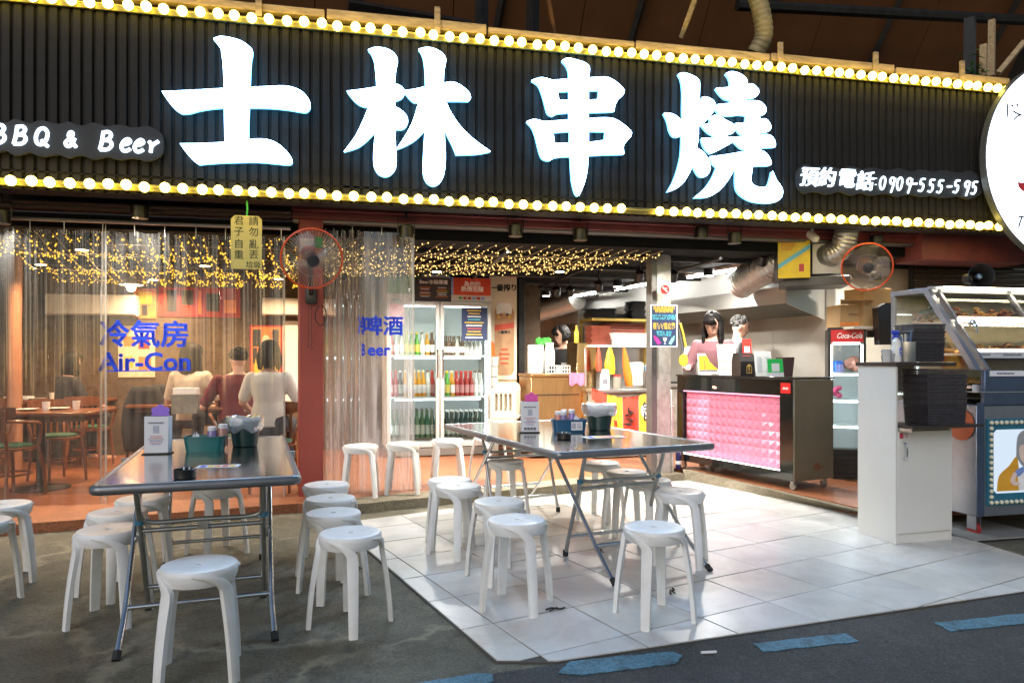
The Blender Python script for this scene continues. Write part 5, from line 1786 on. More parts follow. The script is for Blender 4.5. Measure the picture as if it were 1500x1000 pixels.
g.loft(rows); tag(g.build('towel', M('pink_towel', (.68, .16, .26), .9, var=.1, bump=.3), None, q, R(14)), 'pink towel draped over the bronze bar cabinet', 'towel')
def onbar(x, y, z=1.071):
    return Matrix.Translation(q) @ Matrix.Rotation(R(14), 4, 'Z') @ Vector((x, y, z))
m_wht = M('white_plastic', (.74, .74, .70), .4, var=.04)
g = MB(); g.lathe([(.10, 0), (.105, .01), (.105, .36), (.10, .37)], 20); tag(g.build('canister', m_wht, None, onbar(.13, .25)), 'wide white canister on the bronze bar cabinet', 'canister')
g = MB(); g.lathe([(.065, 0), (.07, .01), (.07, .28), (.05, .36), (.06, .40)], 16); tag(g.build('canister', m_wht, None, onbar(.31, .22)), 'slim white canister on the bronze bar cabinet', 'canister')
g = MB()
for k in range(9):
    a = k * .7
    g.ball((.07 * math.cos(a), .06 * math.sin(a), .02 + .02 * (k % 3)), (.05, .045, .045), 8, 6)
remesh(g, 'green_bag', M('bright_green_bag', (.05, .42, .04), .4), None, .012, 3).location = onbar(.26, .32, 1.07 + .37)
tag(bpy.data.objects['green_bag'], 'bright green plastic bag behind the white canisters', 'bag')
g = MB(); g.bb((0, 0, .31), (.5, .30, .34), ch=.004); g.bb((.02, .02, -.0), (.06, .06, .31)); g.bb((.44, .02, 0), (.48, .06, .31)); g.bb((.02, .24, -.0), (.06, .28, .31)); g.bb((.44, .24, 0), (.48, .28, .31))
tag(g.build('bar_rack', m_steel, None, onbar(.08, .28, 1.072 - .0), R(14)), 'small steel rack on the bronze bar cabinet', 'rack') if False else None
t = thing('dish_rack', 'clear plastic dish crate with cups on the bronze bar cabinet', 'rack', onbar(.38, .10), R(14))
g = MB()
for k in range(9):
    g.tube([(-.14 + .035 * k, -.08, 0), (-.14 + .035 * k, -.08, .10)], .004, 5); g.tube([(-.14 + .035 * k, .08, 0), (-.14 + .035 * k, .08, .10)], .004, 5)
for z in (.005, .05, .10):
    g.tube([(-.145, -.08, z), (.145, -.08, z), (.145, .08, z), (-.145, .08, z)], .004, 5, closed=True)
g.build('wire_frame', m_wht, t)
g = MB(); g.lathe([(.05, .005), (.055, .10), (.052, .10), (.046, .01)], 14, c=(-.08, 0, 0)); g.build('cup', m_blackp, t)
g = MB(); g.lathe([(.03, .005), (.04, .14), (.037, .14), (.028, .01)], 14, c=(.09, 0, 0)); g.build('cup', GL('clear_cup', (.9, .9, .9), .1, .05, .2), t)
mq = at(845, 9.1)
t = thing('drink_machine', 'polished gold toned steel drink machine beside the bar cabinet', 'machine', mq, R(14))
g = MB(); g.bb((0, 0, .0), (.27, .42, 1.47), ch=.008); g.build('housing', M('gold_steel', (.58, .43, .22), .18, 1.0, var=.1, rvar=.4), t)
g = MB(); g.bb((.14, -.012, .72), (.25, -.0005, .80), ch=.003); g.build('socket_panel', m_blackp, t)
g = MB(); g.bb((.10, -.01, .9), (.13, -.0005, 1.40), ch=.003); g.build('trim', m_steel, t)
person('person with dark bob and black top working behind the bar cabinet', at(834, 9.75), R(-50), False, 12, 0, m_shb, .5, ((.22, -.08, .2), (.12, -.30, .12)), ((.22, -.08, .2), (.10, -.30, .12)), (12, -15, 0), 'long', None, .10, scale=1.05)
# shelf unit with trays
sq = at(868, 9.0)
SR = R(20)
t = thing('shelf_unit', 'steel shelf unit with gold edged upper shelf behind the column', 'shelf', sq, SR)
def onsh(x, y, z):
    return Matrix.Translation(sq) @ Matrix.Rotation(SR, 4, 'Z') @ Vector((x, y, z))
m_brass = M('brass_edge', (.55, .38, .10), .3, .9)
zs1, zs2, zs3 = 1.78, 1.435, .875
g = MB(); g.bb((.0, 0, zs1 - .035), (1.0, .4, zs1), ch=.003); g.build('upper_shelf', m_brass, t)
g = MB(); g.bb((.0, .0, zs2 - .025), (1.0, .4, zs2), ch=.003); g.build('middle_shelf', m_wht, t)
g = MB(); g.bb((-.02, -.15, zs3 - .04), (1.0, .5, zs3), ch=.004); g.build('worktop', m_steel, t)
for x in (.0, .96):
    g = MB(); g.bb((x + .003, .36, 0), (x + .037, .397, zs1 - .036)); g.build('post', m_brass, t)
g = MB(); g.bb((.0, .43, zs3 + .001), (1.0, .44, 1.9)); g.build('back_panel', m_steel, t)
g = MB(); g.bb((0, -.10, .02), (1.0, .45, zs3 - .042)); g.build('under_cabinet', m_steelw, t)
m_tray = M('black_melamine_tray', (.014, .014, .015), .35)
for x, n, y in ((.10, 7, .15), (.30, 8, .22), (.70, 14, .16), (.52, 4, .25)):
    for k in range(n):
        g = MB(); rr = .105
        g.loft([[(sx * rr * .8, sy * rr * .8, 0) for sx, sy in ((-1, -1), (1, -1), (1, 1), (-1, 1))], [(sx * rr, sy * rr, .016) for sx, sy in ((-1, -1), (1, -1), (1, 1), (-1, 1))], [(sx * rr, sy * rr, .019) for sx, sy in ((-1, -1), (1, -1), (1, 1), (-1, 1))], [(sx * rr * .78, sy * rr * .78, .004) for sx, sy in ((-1, -1), (1, -1), (1, 1), (-1, 1))]])
        tag(g.build('serving_tray', m_tray, None, onsh(x + random.uniform(-.012, .012), y, zs1 + .001 + k * .0165), SR + random.uniform(-.1, .1), smooth=False), 'black square serving tray stacked on the gold edged shelf', 'tray', 'black trays stacked on the upper shelf')
m_redwood = M('red_lacquer_box', (.20, .045, .025), .45, var=.2)
for k in range(7):
    g = MB(); g.loft([[(sx * .13, sy * .09, 0) for sx, sy in ((-1, -1), (1, -1), (1, 1), (-1, 1))], [(sx * .145, sy * .10, .035) for sx, sy in ((-1, -1), (1, -1), (1, 1), (-1, 1))]])
    tag(g.build('lacquer_tray', m_redwood, None, onsh(.16 + .012 * (k % 2), .18, zs2 + .001 + k * .036), SR, smooth=False), 'red brown lacquer tray in the pile on the middle shelf', 'tray', 'red brown lacquer trays')
for k in range(4):
    g = MB(); g.box((.55, .26, zs2 + .175 + k * .034), (.62 - .02 * (k % 2), .2, .032), ch=.004)
    tag(g.build('lacquer_tray', m_redwood, None, sq, SR), 'long red brown lacquer tray above the white tub', 'tray', 'long lacquer trays')
g = MB(); g.loft([[(sx * .22, sy * .13, 0) for sx, sy in ((-1, -1), (1, -1), (1, 1), (-1, 1))], [(sx * .28, sy * .15, .155) for sx, sy in ((-1, -1), (1, -1), (1, 1), (-1, 1))]])
tag(g.build('storage_tub', m_wht, None, onsh(.56, .15, zs2 + .001), SR), 'white storage tub on the middle shelf', 'tub')
g = MB(); g.lathe([(.03, 0), (.032, .14), (.014, .18), (.014, .22)], 12, mi=0); g.lathe([(.0165, .22), (.0165, .235)], 10, mi=1)
tag(g.build('oil_bottle', [glassm('cooking_oil', (.75, .45, .05)), M('brown_cap', (.16, .09, .05), .4)], None, onsh(-.13, .2, zs2 + .03)), 'oil bottle with golden oil on the drink machine', 'bottle')
def hang_bag(label, x, z0, h, w, m, tilt=0):
    g = MB(); rows = []
    for i in range(11):
        k = i / 10
        ww = w * (.25 + .75 * math.sin(min(1, k * 1.4) * 1.57)) * (1 - .25 * max(0, k - .75) * 4)
        ring = []
        for j in range(10):
            a = 2 * math.pi * j / 10
            n = noise.noise((math.cos(a) * 2, k * 4, math.sin(a) * 2 + x * 9))
            ring.append((ww * math.cos(a) * (1 + .2 * n) + tilt * k, .04 * math.sin(a) * (.4 + k), -h * k))
        rows.append(ring)
    g.loft(rows)
    tag(g.build('hanging_bag', m, None, onsh(x, -.05, z0), SR, ang=60), label, 'bag')
hang_bag('yellow plastic bag hanging under the middle shelf', .22, zs2 - .03, .34, .075, M('yellow_bag', (.80, .52, .02), .35))
hang_bag('orange plastic bag hanging in front of the yellow one', .42, zs2 - .03, .50, .06, M('orange_bag', (.80, .17, .02), .35), .08)
hang_bag('red plastic bag hanging at the end of the shelf', .06, zs2 - .03, .30, .035, M('red_bag', (.6, .06, .03), .35))
g = MB(); g.box((.62, -.0, zs3 + .19), (.22, .02, .30), ch=.004); tag(g.build('chopping_board', m_wht, None, sq, SR), 'white chopping board standing on the worktop', 'board')
g = MB(); g.lathe([(.06, 0), (.062, .2), (.05, .25)], 16); o = tag(g.build('canister', m_wht, None, onsh(.14, -.06, zs3 + .001)), 'white canister with a dark label on the steel worktop', 'canister')
g = MB(); g.bb((-.03, -.066, .07), (.03, -.0625, .13)); g.build('label_print', m_ink, o)
g = MB(); g.lathe([(.055, 0), (.058, .15), (.055, .16)], 16, mi=0); g.lathe([(.06, .16), (.06, .18)], 16, mi=1)
tag(g.build('jar', [GL('jar_plastic', (.9, .88, .8), .06, .05, .5, (.8, .75, .65)), M('red_cap', (.45, .04, .03), .4)], None, onsh(.31, -.06, zs3 + .001)), 'clear jar with red lid on the steel worktop', 'jar')
g = MB(); g.lathe([(.07, 0), (.085, .2), (.088, .21)], 16); tag(g.build('bin', M('grey_bin', (.12, .115, .11), .5), None, onsh(.80, -.04, zs3 + .001)), 'dark grey tub at the column end of the worktop', 'tub')
g = MB(); g.lathe([(.055, 0), (.06, .06), (.03, .09), (.015, .11)], 16); tag(g.build('lidded_pot', M('pale_blue_plastic', (.32, .45, .68), .4), None, onsh(.82, .02, zs3 + .225)), 'pale blue lidded pot stacked on the dark grey tub', 'pot')
# flags
def brush_marks(parent, cx, cz, w, h, n, m, y, seed, r=.007):
    """heavy brushed strokes of a character too blurred to read"""
    rnd = random.Random(seed)
    g = MB()
    for k in range(n):
        a = rnd.choice((0, 0, 90, 90, 50, -50)) + rnd.uniform(-14, 14)
        L_ = rnd.uniform(.35, .8) * (w if abs(a) < 45 else h) * .5
        x, z = cx + rnd.uniform(-.3, .3) * w, cz + rnd.uniform(-.38, .38) * h
        dx, dz = math.cos(R(a)) * L_, math.sin(R(a)) * L_
        g.tube(crv([(x - dx, y, z - dz), (x + rnd.uniform(-.01, .01), y - .0006 * k, z + .008), (x + dx, y, z + dz)], 4), [r * .6] + [r] * 5 + [r * .9, r * .7, r * .35], 6, flat=1)
    g.build('brush_lettering', m, parent)
cols = [(M('flag_red', (.60, .055, .03), .8), ''), (M('flag_yellow', (.80, .48, .03), .8), '生'), (M('flag_red', (.60, .055, .03), .8), '美味'), (M('flag_yellow', (.80, .48, .03), .8), '生ビール')]
q0, q1 = P(866, 567, 8.75), P(960, 572, 8.15)
d = (q1 - q0); fl_a = math.atan2(d.y, d.x); LW = d.to_2d().length
t = thing('flag_bunting', 'red and yellow beer flag bunting hung from the worktop to the column', 'bunting', q0, fl_a)
for k, (m, s) in enumerate(cols):
    x0, x1 = LW * (k / 4) + .006, LW * ((k + 1) / 4) - .006
    sag0, sag1 = [-.10 * math.sin(math.pi * x / LW) + d.z * x / LW for x in (x0, x1)]
    rows = []
    hh = .60 if k else .26
    for i in range(9):
        x = x0 + (x1 - x0) * i / 8
        top = sag0 + (sag1 - sag0) * i / 8
        y = .012 * math.sin(i * .9 + k)
        rows.append([(x, y, top), (x, y + .01, top - hh * (1 if k else (.55 + .45 * i / 8))), (x, y + .013, top - hh * (1 if k else (.55 + .45 * i / 8))), (x, y + .003, top)])
    g = MB(); g.loft(rows); f = g.build('flag', m, t)
    xm = (x0 + x1) / 2
    zm = (sag0 + sag1) / 2
    if k == 3:
        g = MB(); g.prism([(xm + .07 * math.cos(a), zm - .2 + .09 * math.sin(a)) for a in [j * .45 for j in range(14)]], .014, .0155, X=XZ); g.build('print_disc', m_wtxt, f, smooth=False)
        for j, c in enumerate('生ビ｜ル'):
            put_text(c, .125, m_btxt, f, (xm + .01, -.018, zm - .16 - j * .115), off=.004)
    elif k == 2:
        brush_marks(f, xm, zm - .19, .14, .12, 8, m_btxt, -.02, 3)
        brush_marks(f, xm, zm - .30, .14, .10, 7, m_btxt, -.02, 5)
        brush_marks(f, xm + .03, zm - .44, .07, .08, 5, m_wtxt, -.02, 7, .005)
    elif k == 1:
        brush_marks(f, xm + .02, zm - .33, .10, .10, 6, m_redp, -.02, 11)
        brush_marks(f, xm + .02, zm - .45, .10, .10, 6, m_redp, -.02, 13)
        g = MB(); g.prism([(xm + .05 * math.cos(a), zm - .17 + .07 * math.sin(a)) for a in [j * .45 for j in range(14)]], .014, .0155, X=XZ); g.build('print_disc', m_wtxt, f, smooth=False)
g = MB(); g.tube([(LW * i / 20, -.004, -.10 * math.sin(math.pi * i / 20) + d.z * i / 20 + .003) for i in range(21)], .004, 5); g.build('string', m_rubber, t)

# ================================================================== COUNTER WITH PINK FRONT
m_gloss = M('black_gloss_laminate', (.010, .012, .012), .09, var=.1, rvar=.3, coat=.3)
m_olive = M('dark_olive_laminate', (.115, .100, .066), .34, var=.15, scale=3, rvar=.3)
ct = thing('service_counter', 'black glossy rolling counter with pink studded glowing front', 'counter', KW(0, 0, FLZ), KA)
CL, CD, CH = 1.72, .52, 1.055
g = MB(); g.bb((.07, .05, .10), (CD - .002, CL - .05, CH - .16)); g.bb((.0, .003, CH - .16), (.069, CL, CH - .004), ch=.005); g.bb((0, .003, .085), (.069, CL, .17), ch=.004); g.bb((0, .003, .171), (.069, .17, CH - .161), ch=.003); g.bb((0, CL - .10, .171), (.069, CL, CH - .161), ch=.003)
g.build('front_frame', m_gloss, ct)
g = MB(); g.bb((.0, -.012, .09), (CD, .001, CH - .005), ch=.002); g.build('end_panel', m_olive, ct)
g = MB(); g.bb((-.01, -.016, CH - .003), (CD + .02, CL + .01, CH + .022), ch=.006); g.build('worktop', m_gloss, ct)
m_pkp = M('pink_stud_panel', (.76, .25, .37), .35, var=.05)
g = MB(); g.bb((.055, .172, .172), (.0695, CL - .102, CH - .162)); pk = g.build('stud_panel', m_pkp, ct)
nx, nz_ = 15, 8
y0_, y1_, z0_, z1_ = .176, CL - .106, .178, CH - .166
dy, dz_ = (y1_ - y0_) / nx, (z1_ - z0_) / nz_
g = MB(); g.add([(0, -dy / 2, -dz_ / 2), (0, dy / 2, -dz_ / 2), (0, dy / 2, dz_ / 2), (0, -dy / 2, dz_ / 2), (-.024, 0, 0)], [(0, 1, 4), (1, 2, 4), (2, 3, 4), (3, 0, 4)])
pym = g.mesh('stud', m_pkp, smooth=False)
for i in range(nx):
    for j in range(nz_):
        link('stud', pym, pk, (.054, y0_ + dy * (i + .5), z0_ + dz_ * (j + .5)))
m_led = E('counter_led', (1.0, .86, .92), 7)
g = MB(); g.bb((.004, .18, .1705), (.014, CL - .11, .181)); g.build('led_bar', m_led, ct)
g = MB(); g.bb((.004, .18, CH - .172), (.012, CL - .11, CH - .1615)); g.build('led_bar', E('counter_led_top', (1.0, .45, .62), 2.0), ct)
for x, y in ((.05, .05), (CD - .06, .05), (.05, CL - .07), (CD - .06, CL - .07)):
    g = MB(); g.tube([(x - .011, y, .035), (x + .011, y, .035)], .034, 14); g.bb((x - .017, y - .02, .04), (x + .017, y + .02, .088)); g.build('caster', m_gtube, ct)
g = MB(); g.bb((-.0035, .035, CH - .135), (-.0005, .155, CH - .035)); o = g.build('sticker', M('red_sticker', (.75, .02, .02), .4), ct, smooth=False)
for k in range(4):
    g = MB(); g.bb((-.0045, .062 + k * .017, CH - .098), (-.0038, .075 + k * .017, CH - .078)); g.build('print_block', m_wtxt, o, smooth=False)
g = MB()
for k, (x, z, r) in enumerate(((.27, .215, .026), (.30, .225, .030), (.335, .205, .020), (.37, .21, .014), (.31, .20, .022))):
    g.prism([(x + r * (1 + .2 * math.sin(3 * a)) * math.cos(a), z + r * math.sin(a)) for a in [j * .6 for j in range(10)]], .0128 + .0004 * k, .0132 + .0004 * k, X=XZ)
g.build('chipped_hole', M('chipped_wood', (.12, .05, .02), .9), ct, smooth=False)
def kb(px, a):
    k = (px - 750) / FPX
    bx, by = K0 + K1 * a
    return (k * by - bx) / (K2.x - k * K2.y)
def oncounter(px, a):
    return KW(a, kb(px, a), FLZ + CH + .022)
def stand(name, label, cat, px, a, w, h, m, rz=6, lean=8, th=.006):
    p = oncounter(px, a)
    t = thing(name, label, cat, p, rot=(R(-lean), 0, R(rz)))
    g = MB(); g.bb((-w / 2, 0, 0), (w / 2, th, h)); s = g.build('card', m, t, smooth=False)
    g = MB(); g.add([(-w * .3, th, 0), (w * .3, th, 0), (w * .3, th + h * .4, 0), (-w * .3, th + h * .4, 0), (-w * .2, th, h * .6), (w * .2, th, h * .6)], [(0, 1, 2, 3), (2, 3, 4, 5), (0, 3, 4), (1, 2, 5)]); g.build('easel_foot', m_blackp, t)
    return s
S_ = 7.6 / FPX
s = stand('price_card', 'white price card with colour bars at the column end of the counter', 'card', 1010, .12, 22 * S_, 45 * S_, m_paper)
small_lines(s, -.06, .06, .26, .20, 3, [M('purple_print', (.3, .12, .5), .6), m_redink, m_blueink], -.0008)
g = MB(); g.bb((-.055, -.0014, .06), (-.03, -.0006, .12)); g.build('print_block', M('green_print', (.2, .5, .05), .6), s, smooth=False)
g = MB(); g.bb((-.055, -.0014, .14), (-.03, -.0006, .165)); g.build('print_block', m_redink, s, smooth=False)
small_lines(s, -.02, .06, .18, .04, 9, [MATS['faded_print_block']], -.0008)
s = stand('advert_card', 'yellow beer advert card standing on the counter', 'card', 1038, .14, 32 * S_, 33 * S_, m_paper)
g = MB(); g.bb((-.105, -.0014, .055), (.105, -.0006, .215)); g.build('print_block', M('yellow_photo_print', (.78, .50, .02), .5, var=.3, scale=25), s, smooth=False)
g = MB(); g.bb((-.105, -.0014, .035), (.105, -.0006, .053)); g.build('print_block', m_ink, s, smooth=False)
g = MB(); g.bb((-.05, -.0024, .06), (-.028, -.0016, .17)); g.build('print_block', m_or, s, smooth=False)
small_lines(s, .0, .09, .20, .13, 3, [m_ink], -.0022)
s = stand('menu_card', 'tall cream price list leaning on the counter', 'menu', 1067, .16, 28 * S_, 47 * S_, M('cream_paper', (.72, .68, .58), .6), 4, 12)
small_lines(s, -.09, .07, .33, .03, 13, [m_ink, m_ink, m_ink, m_redink], -.0008)
p = oncounter(1093, .14)
t = thing('card_terminal_box', 'black sloped box with gold emblem on the counter', 'box', p, R(12))
g = MB(); g.loft([[(-.10, 0, z) for z in ()] or [(-.10, -.06, 0), (.10, -.06, 0), (.10, .12, 0), (-.10, .12, 0)], [(-.10, -.06, .15), (.10, -.06, .15), (.10, .12, .15), (-.10, .12, .15)], [(-.085, .02, .235), (.085, .02, .235), (.085, .12, .235), (-.085, .12, .235)]]); bx = g.build('box_body', m_blackp, t, smooth=False)
m_gold = M('gold_print', (.62, .42, .12), .4, .5)
em = lambda k: [(.03 * k * x, .07 + .045 * k * y) for x, y in ((-1, -1), (1, -1), (1, .5), (.6, .9), (0, 1.15), (-.6, .9), (-1, .5))]
g = MB(); g.prism(em(1), .0605, .062, X=XZ, holes=[em(.86)]); g.build('emblem_frame', m_gold, bx, smooth=False)
brush_marks(bx, 0, .095, .028, .024, 4, m_gold, -.062, 2, .002)
brush_marks(bx, 0, .07, .028, .024, 4, m_gold, -.062, 4, .002)
brush_marks(bx, 0, .045, .028, .024, 4, m_gold, -.062, 6, .002)
small_lines(bx, -.06, .06, .215, .20, 1, [m_redink], -.012)
s = stand('payment_card', 'red payment card propped on the black box', 'card', 1096, .22, 13 * S_, 21 * S_, M('red_card', (.78, .03, .02), .4), 2, 10)
s.parent.location.z += .235; s.parent.location.y += .03
g = MB(); g.bb((-.03, -.0014, .01), (.03, -.0006, .075)); g.build('print_block', m_paper, s, smooth=False)
s = stand('notice_card', 'white folded notice card on the counter', 'card', 1120, .12, 27 * S_, 35 * S_, m_paper, 16)
small_lines(s, -.08, -.01, .2, .04, 8, [MATS['faded_print_block']], -.0008); small_lines(s, .02, .085, .2, .04, 7, [MATS['faded_print_block']], -.0008)
s = stand('payment_card', 'green payment card at the end of the counter', 'card', 1137, .06, 22 * S_, 24 * S_, M('green_card', (.02, .50, .10), .4), 8)
g = MB(); g.bb((-.04, -.0014, .05), (.04, -.0006, .13)); g.build('print_block', m_paper, s, smooth=False)
g = MB(); g.bb((-.082, -.0014, .0), (.082, -.0006, .04)); g.build('print_block', m_paper, s, smooth=False)
p = oncounter(1150, .22)
g = MB(); g.loft([[(sx * .05, sy * .05, 0) for sx, sy in ((-1, -1), (1, -1), (1, 1), (-1, 1))], [(sx * .066, sy * .06, .19) for sx, sy in ((-1, -1), (1, -1), (1, 1), (-1, 1))], [(sx * .06, sy * .054, .19) for sx, sy in ((-1, -1), (1, -1), (1, 1), (-1, 1))], [(sx * .045, sy * .045, .01) for sx, sy in ((-1, -1), (1, -1), (1, 1), (-1, 1))]])
tag(g.build('straw_box', M('dark_brown_plastic', (.07, .035, .035), .5), None, p, R(15)), 'dark brown square tub at the end of the counter', 'tub')
p = oncounter(1032, .30)
g = MB(); g.lathe([(.05, 0), (.055, .03), (.055, .17), (.03, .21), (.025, .25)], 14); tag(g.build('sanitiser_bottle', m_wht, None, p), 'white pump bottle behind the yellow card', 'bottle')
p = oncounter(1055, .36)
g = MB(); g.box((0, 0, .10), (.22, .16, .20), ch=.01); tag(g.build('cash_terminal', m_blackp, None, p, R(20)), 'dark till terminal behind the price list', 'till')
pw = (( 1045 - 750) / FPX * 8.15, 8.15, FLZ)
person('person in dusty pink top with long black hair looking down behind the counter', pw, R(-20), False, 10, 0, m_shp, 1.35, ((.235, -.05, .18), (.10, -.33, .10)), ((.26, -.05, .20), (.24, -.33, .24)), (20, -12, 0), 'long', None, .30, scale=1.09)
person('person with greying short hair in profile working behind the one in pink', (( 1074 - 750) / FPX * 8.9, 8.9, FLZ), R(72), False, 6, 0, m_shgr, .5, None, None, (8, 0, 0), 'short', m_hair2, fem=False, scale=1.10)

# ================================================================== HOOD, DUCTS, BLOWER
hd_ = thing('range_hood', 'long stainless range hood along the kitchen wall', 'range hood', KW(0, 0, 0), KA)
HB0, HB1 = 1.09, 6.6
for k in range(5):
    b0, b1 = HB0 + (HB1 - HB0) * k / 5, HB0 + (HB1 - HB0) * (k + 1) / 5 - .003
    g = MB(); g.bb((1.05, b0, 1.973), (1.062, b1, 2.163)); g.build('lip_panel', m_steel, hd_)
    g = MB(); g.add([(1.0625, b0, 2.02), (1.0625, b1, 2.02), (1.66, b1, 1.86), (1.66, b0, 1.86), (1.0625, b0, 2.03), (1.0625, b1, 2.03), (1.66, b1, 1.87), (1.66, b0, 1.87)], [(0, 1, 2, 3), (7, 6, 5, 4), (0, 4, 5, 1), (2, 6, 7, 3), (0, 3, 7, 4), (1, 5, 6, 2)]); g.build('filter_panel', M('dull_steel', (.13, .12, .095), .55, .5), hd_)
g = MB(); g.bb((1.05, HB0, 2.164), (1.30, HB1, 2.169)); g.build('top_panel', m_steel, hd_)
g = MB(); g.add([(1.05, 0, 1.973), (1.665, 0, 1.80), (1.665, 0, 2.163), (1.05, 0, 2.163), (1.05, .012, 1.973), (1.665, .012, 1.80), (1.665, .012, 2.163), (1.05, .012, 2.163)], [(0, 1, 2, 3), (7, 6, 5, 4), (0, 4, 5, 1), (1, 5, 6, 2), (2, 6, 7, 3), (3, 7, 4, 0)], 0, Matrix.Translation((0, HB0 - .013, 0))); g.build('end_panel', m_steel, hd_)
# tubes added over the kitchen aisle to brighten the hood and wall
for k, b in enumerate((1.9, 3.6, 5.3)):
    t = thing('fill_tube_light', 'added fill tube light over the kitchen aisle, %s' % ('above the counter staff', 'half way along the hood', 'at the far end of the hood')[k], 'ceiling lamp', KW(.78, b, CZ - .05), KA)
    g = MB(); g.bb((-.03, -.6, 0), (.03, .6, .045), ch=.004); g.build('fill_batten', m_wht, t)
    g = MB(); g.tube([(0, -.57, -.016), (0, .57, -.016)], .018, 8); g.build('tube', E('fill_tube_glow', (1.0, .97, .90), 46), t)
# cooking line under the hood
ck = thing('cooking_range', 'stainless cooking range under the long hood', 'cooker', KW(0, 0, FLZ), KA)
for k in range(5):
    b0, b1 = 1.05 + k * 1.1, 1.05 + (k + 1) * 1.1 - .01
    g = MB(); g.bb((1.12, b0, .08), (1.66, b1, .86), ch=.006); g.build('range_cabinet', m_steelw, ck)
    g = MB(); g.bb((1.10, b0, .862), (1.67, b1, .90), ch=.004); g.build('hob_top', m_steel, ck)
    for j in range(3):
        g = MB(); g.lathe([(.10, .901), (.12, .905), (.12, .935), (.10, .935)], 16, c=(1.38, b0 + .2 + j * .35, 0)); g.build('burner_ring', m_iron, ck)
m_spiral = M('spiral_duct_metal', (.62, .61, .58), .34, .8, var=.12, rvar=.3)
def duct(label, pts, r, parent=None, pitch=.035, name='exhaust_duct', m=None):
    c = crv([Vector(p) for p in pts], 14)
    L = [0]
    for i in range(1, len(c)):
        L.append(L[-1] + (c[i] - c[i - 1]).length)
    n = int(L[-1] / (pitch / 4))
    P_, R_ = [], []
    j = 0
    for i in range(n + 1):
        s = L[-1] * i / n
        while j < len(L) - 2 and L[j + 1] < s:
            j += 1
        t_ = (s - L[j]) / max(L[j + 1] - L[j], 1e-6)
        P_.append(c[j].lerp(c[j + 1], t_)); R_.append(r * (1 + (.0, .05, .075, .05)[i % 4]))
    g = MB(); g.tube(P_, R_, 20)
    return tag(g.build(name, m or m_spiral, None, ang=60), label, 'duct')
duct('silver corrugated duct bending from the hood to the blower box', [P(1082, 418, 8.6), P(1098, 406, 8.4), P(1120, 393, 8.15), P(1152, 378, 7.9)], .17, pitch=.05)
duct('silver corrugated duct curling off the steel blower casing', [P(1203, 372, 7.75), P(1216, 373, 7.6), P(1232, 364, 7.5), P(1239, 345, 7.45), P(1240, 335, 7.45)], .115)
duct('long silver corrugated duct deep in the kitchen', [P(846, 436, 12.0), P(815, 446, 12.4), P(785, 455, 12.8)], .20)
t = thing('blower_box', 'exhaust blower box with yellow printed front panel', 'blower', P(1163, 380, 7.55), R(-14))
S2_ = 7.55 / FPX
g = MB(); g.box((0, .22, 0), (47 * S2_, .42, 56 * S2_), ch=.004); bx = g.build('casing', m_blackp, t)
g = MB(); g.bb((-22 * S2_, -.004, -27 * S2_), (22 * S2_, .008, 27 * S2_)); yp = g.build('yellow_panel', M('yellow_enamel', (.85, .62, .01), .35), t, smooth=False)
g = MB(); g.add([(-.159, -.0055, -.10), (-.159, -.0055, -.05), (.159, -.0055, .16), (.159, -.0055, .11)], [(0, 3, 2, 1)]); g.build('print_band', M('cyan_band', (.15, .55, .75), .5), yp, smooth=False)
g = MB(); g.bb((.05, -.0055, -.13), (.10, -.0045, -.05)); g.build('print_block', m_redink, yp, smooth=False)
for k in range(6):
    g = MB(); g.bb((-.13, -.0055, .10 + k * .014), (-.02 + .008 * k, -.0045, .106 + k * .014)); g.build('print_line', m_or, yp, smooth=False)
t = thing('blower_casing', 'grey steel exhaust casing beside the yellow blower panel', 'blower', P(1211, 378, 7.6), R(-14))
g = MB(); g.box((0, .25, .02), (40 * S2_, .48, 52 * S2_), ch=.006); g.build('casing', M('pale_grey_steel', (.42, .41, .38), .4, .6), t)
g = MB(); g.box((-.10, .22, -.24), (92 * S2_, .5, .10), ch=.005); g.build('support_tray', M('dark_grey_steel', (.10, .10, .10), .4, .6), t)
for px, Y, e, l in ((1038, 8.6, 75, 'bright ceiling spot over the counter staff'), (905, 9.8, 70, 'bright ceiling spot over the shelf unit'), (800, 11.2, 80, 'bright ceiling spot deep in the kitchen'), (990, 11.5, 110, 'bright ceiling spot above the hood wall'), (640, 8.2, 60, 'ceiling spot before the drinks fridge'), (1120, 8.2, 60, 'ceiling spot beside the blower box'), (820, 8.2, 70, 'ceiling spot inside the entrance')):
    downlight(l, ((px - 750) / FPX * Y, Y, CZ - .13), e * .95, COOL)
for px, py, Y in ((815, 425, 9.6), (835, 425, 9.6), (877, 417, 9.2), (937, 402, 8.6), (986, 402, 8.2), (1117, 378, 7.9)):
    q = P(px, py, Y)
    t = thing('track_spot', 'small black track spot hanging below the kitchen ceiling', 'spotlight', q, 0, 'black track spots in the kitchen')
    g = MB(); g.lathe([(.03, -.09), (.055, -.08), (.055, .03), (.03, .05)], 12, X=Matrix.Rotation(R(35), 4, 'X')); g.build('can', m_blackp, t)
    g = MB(); g.tube([(0, 0, .03), (0, 0, CZ - q.z)], .012, 6); g.build('stem', m_blackp, t)

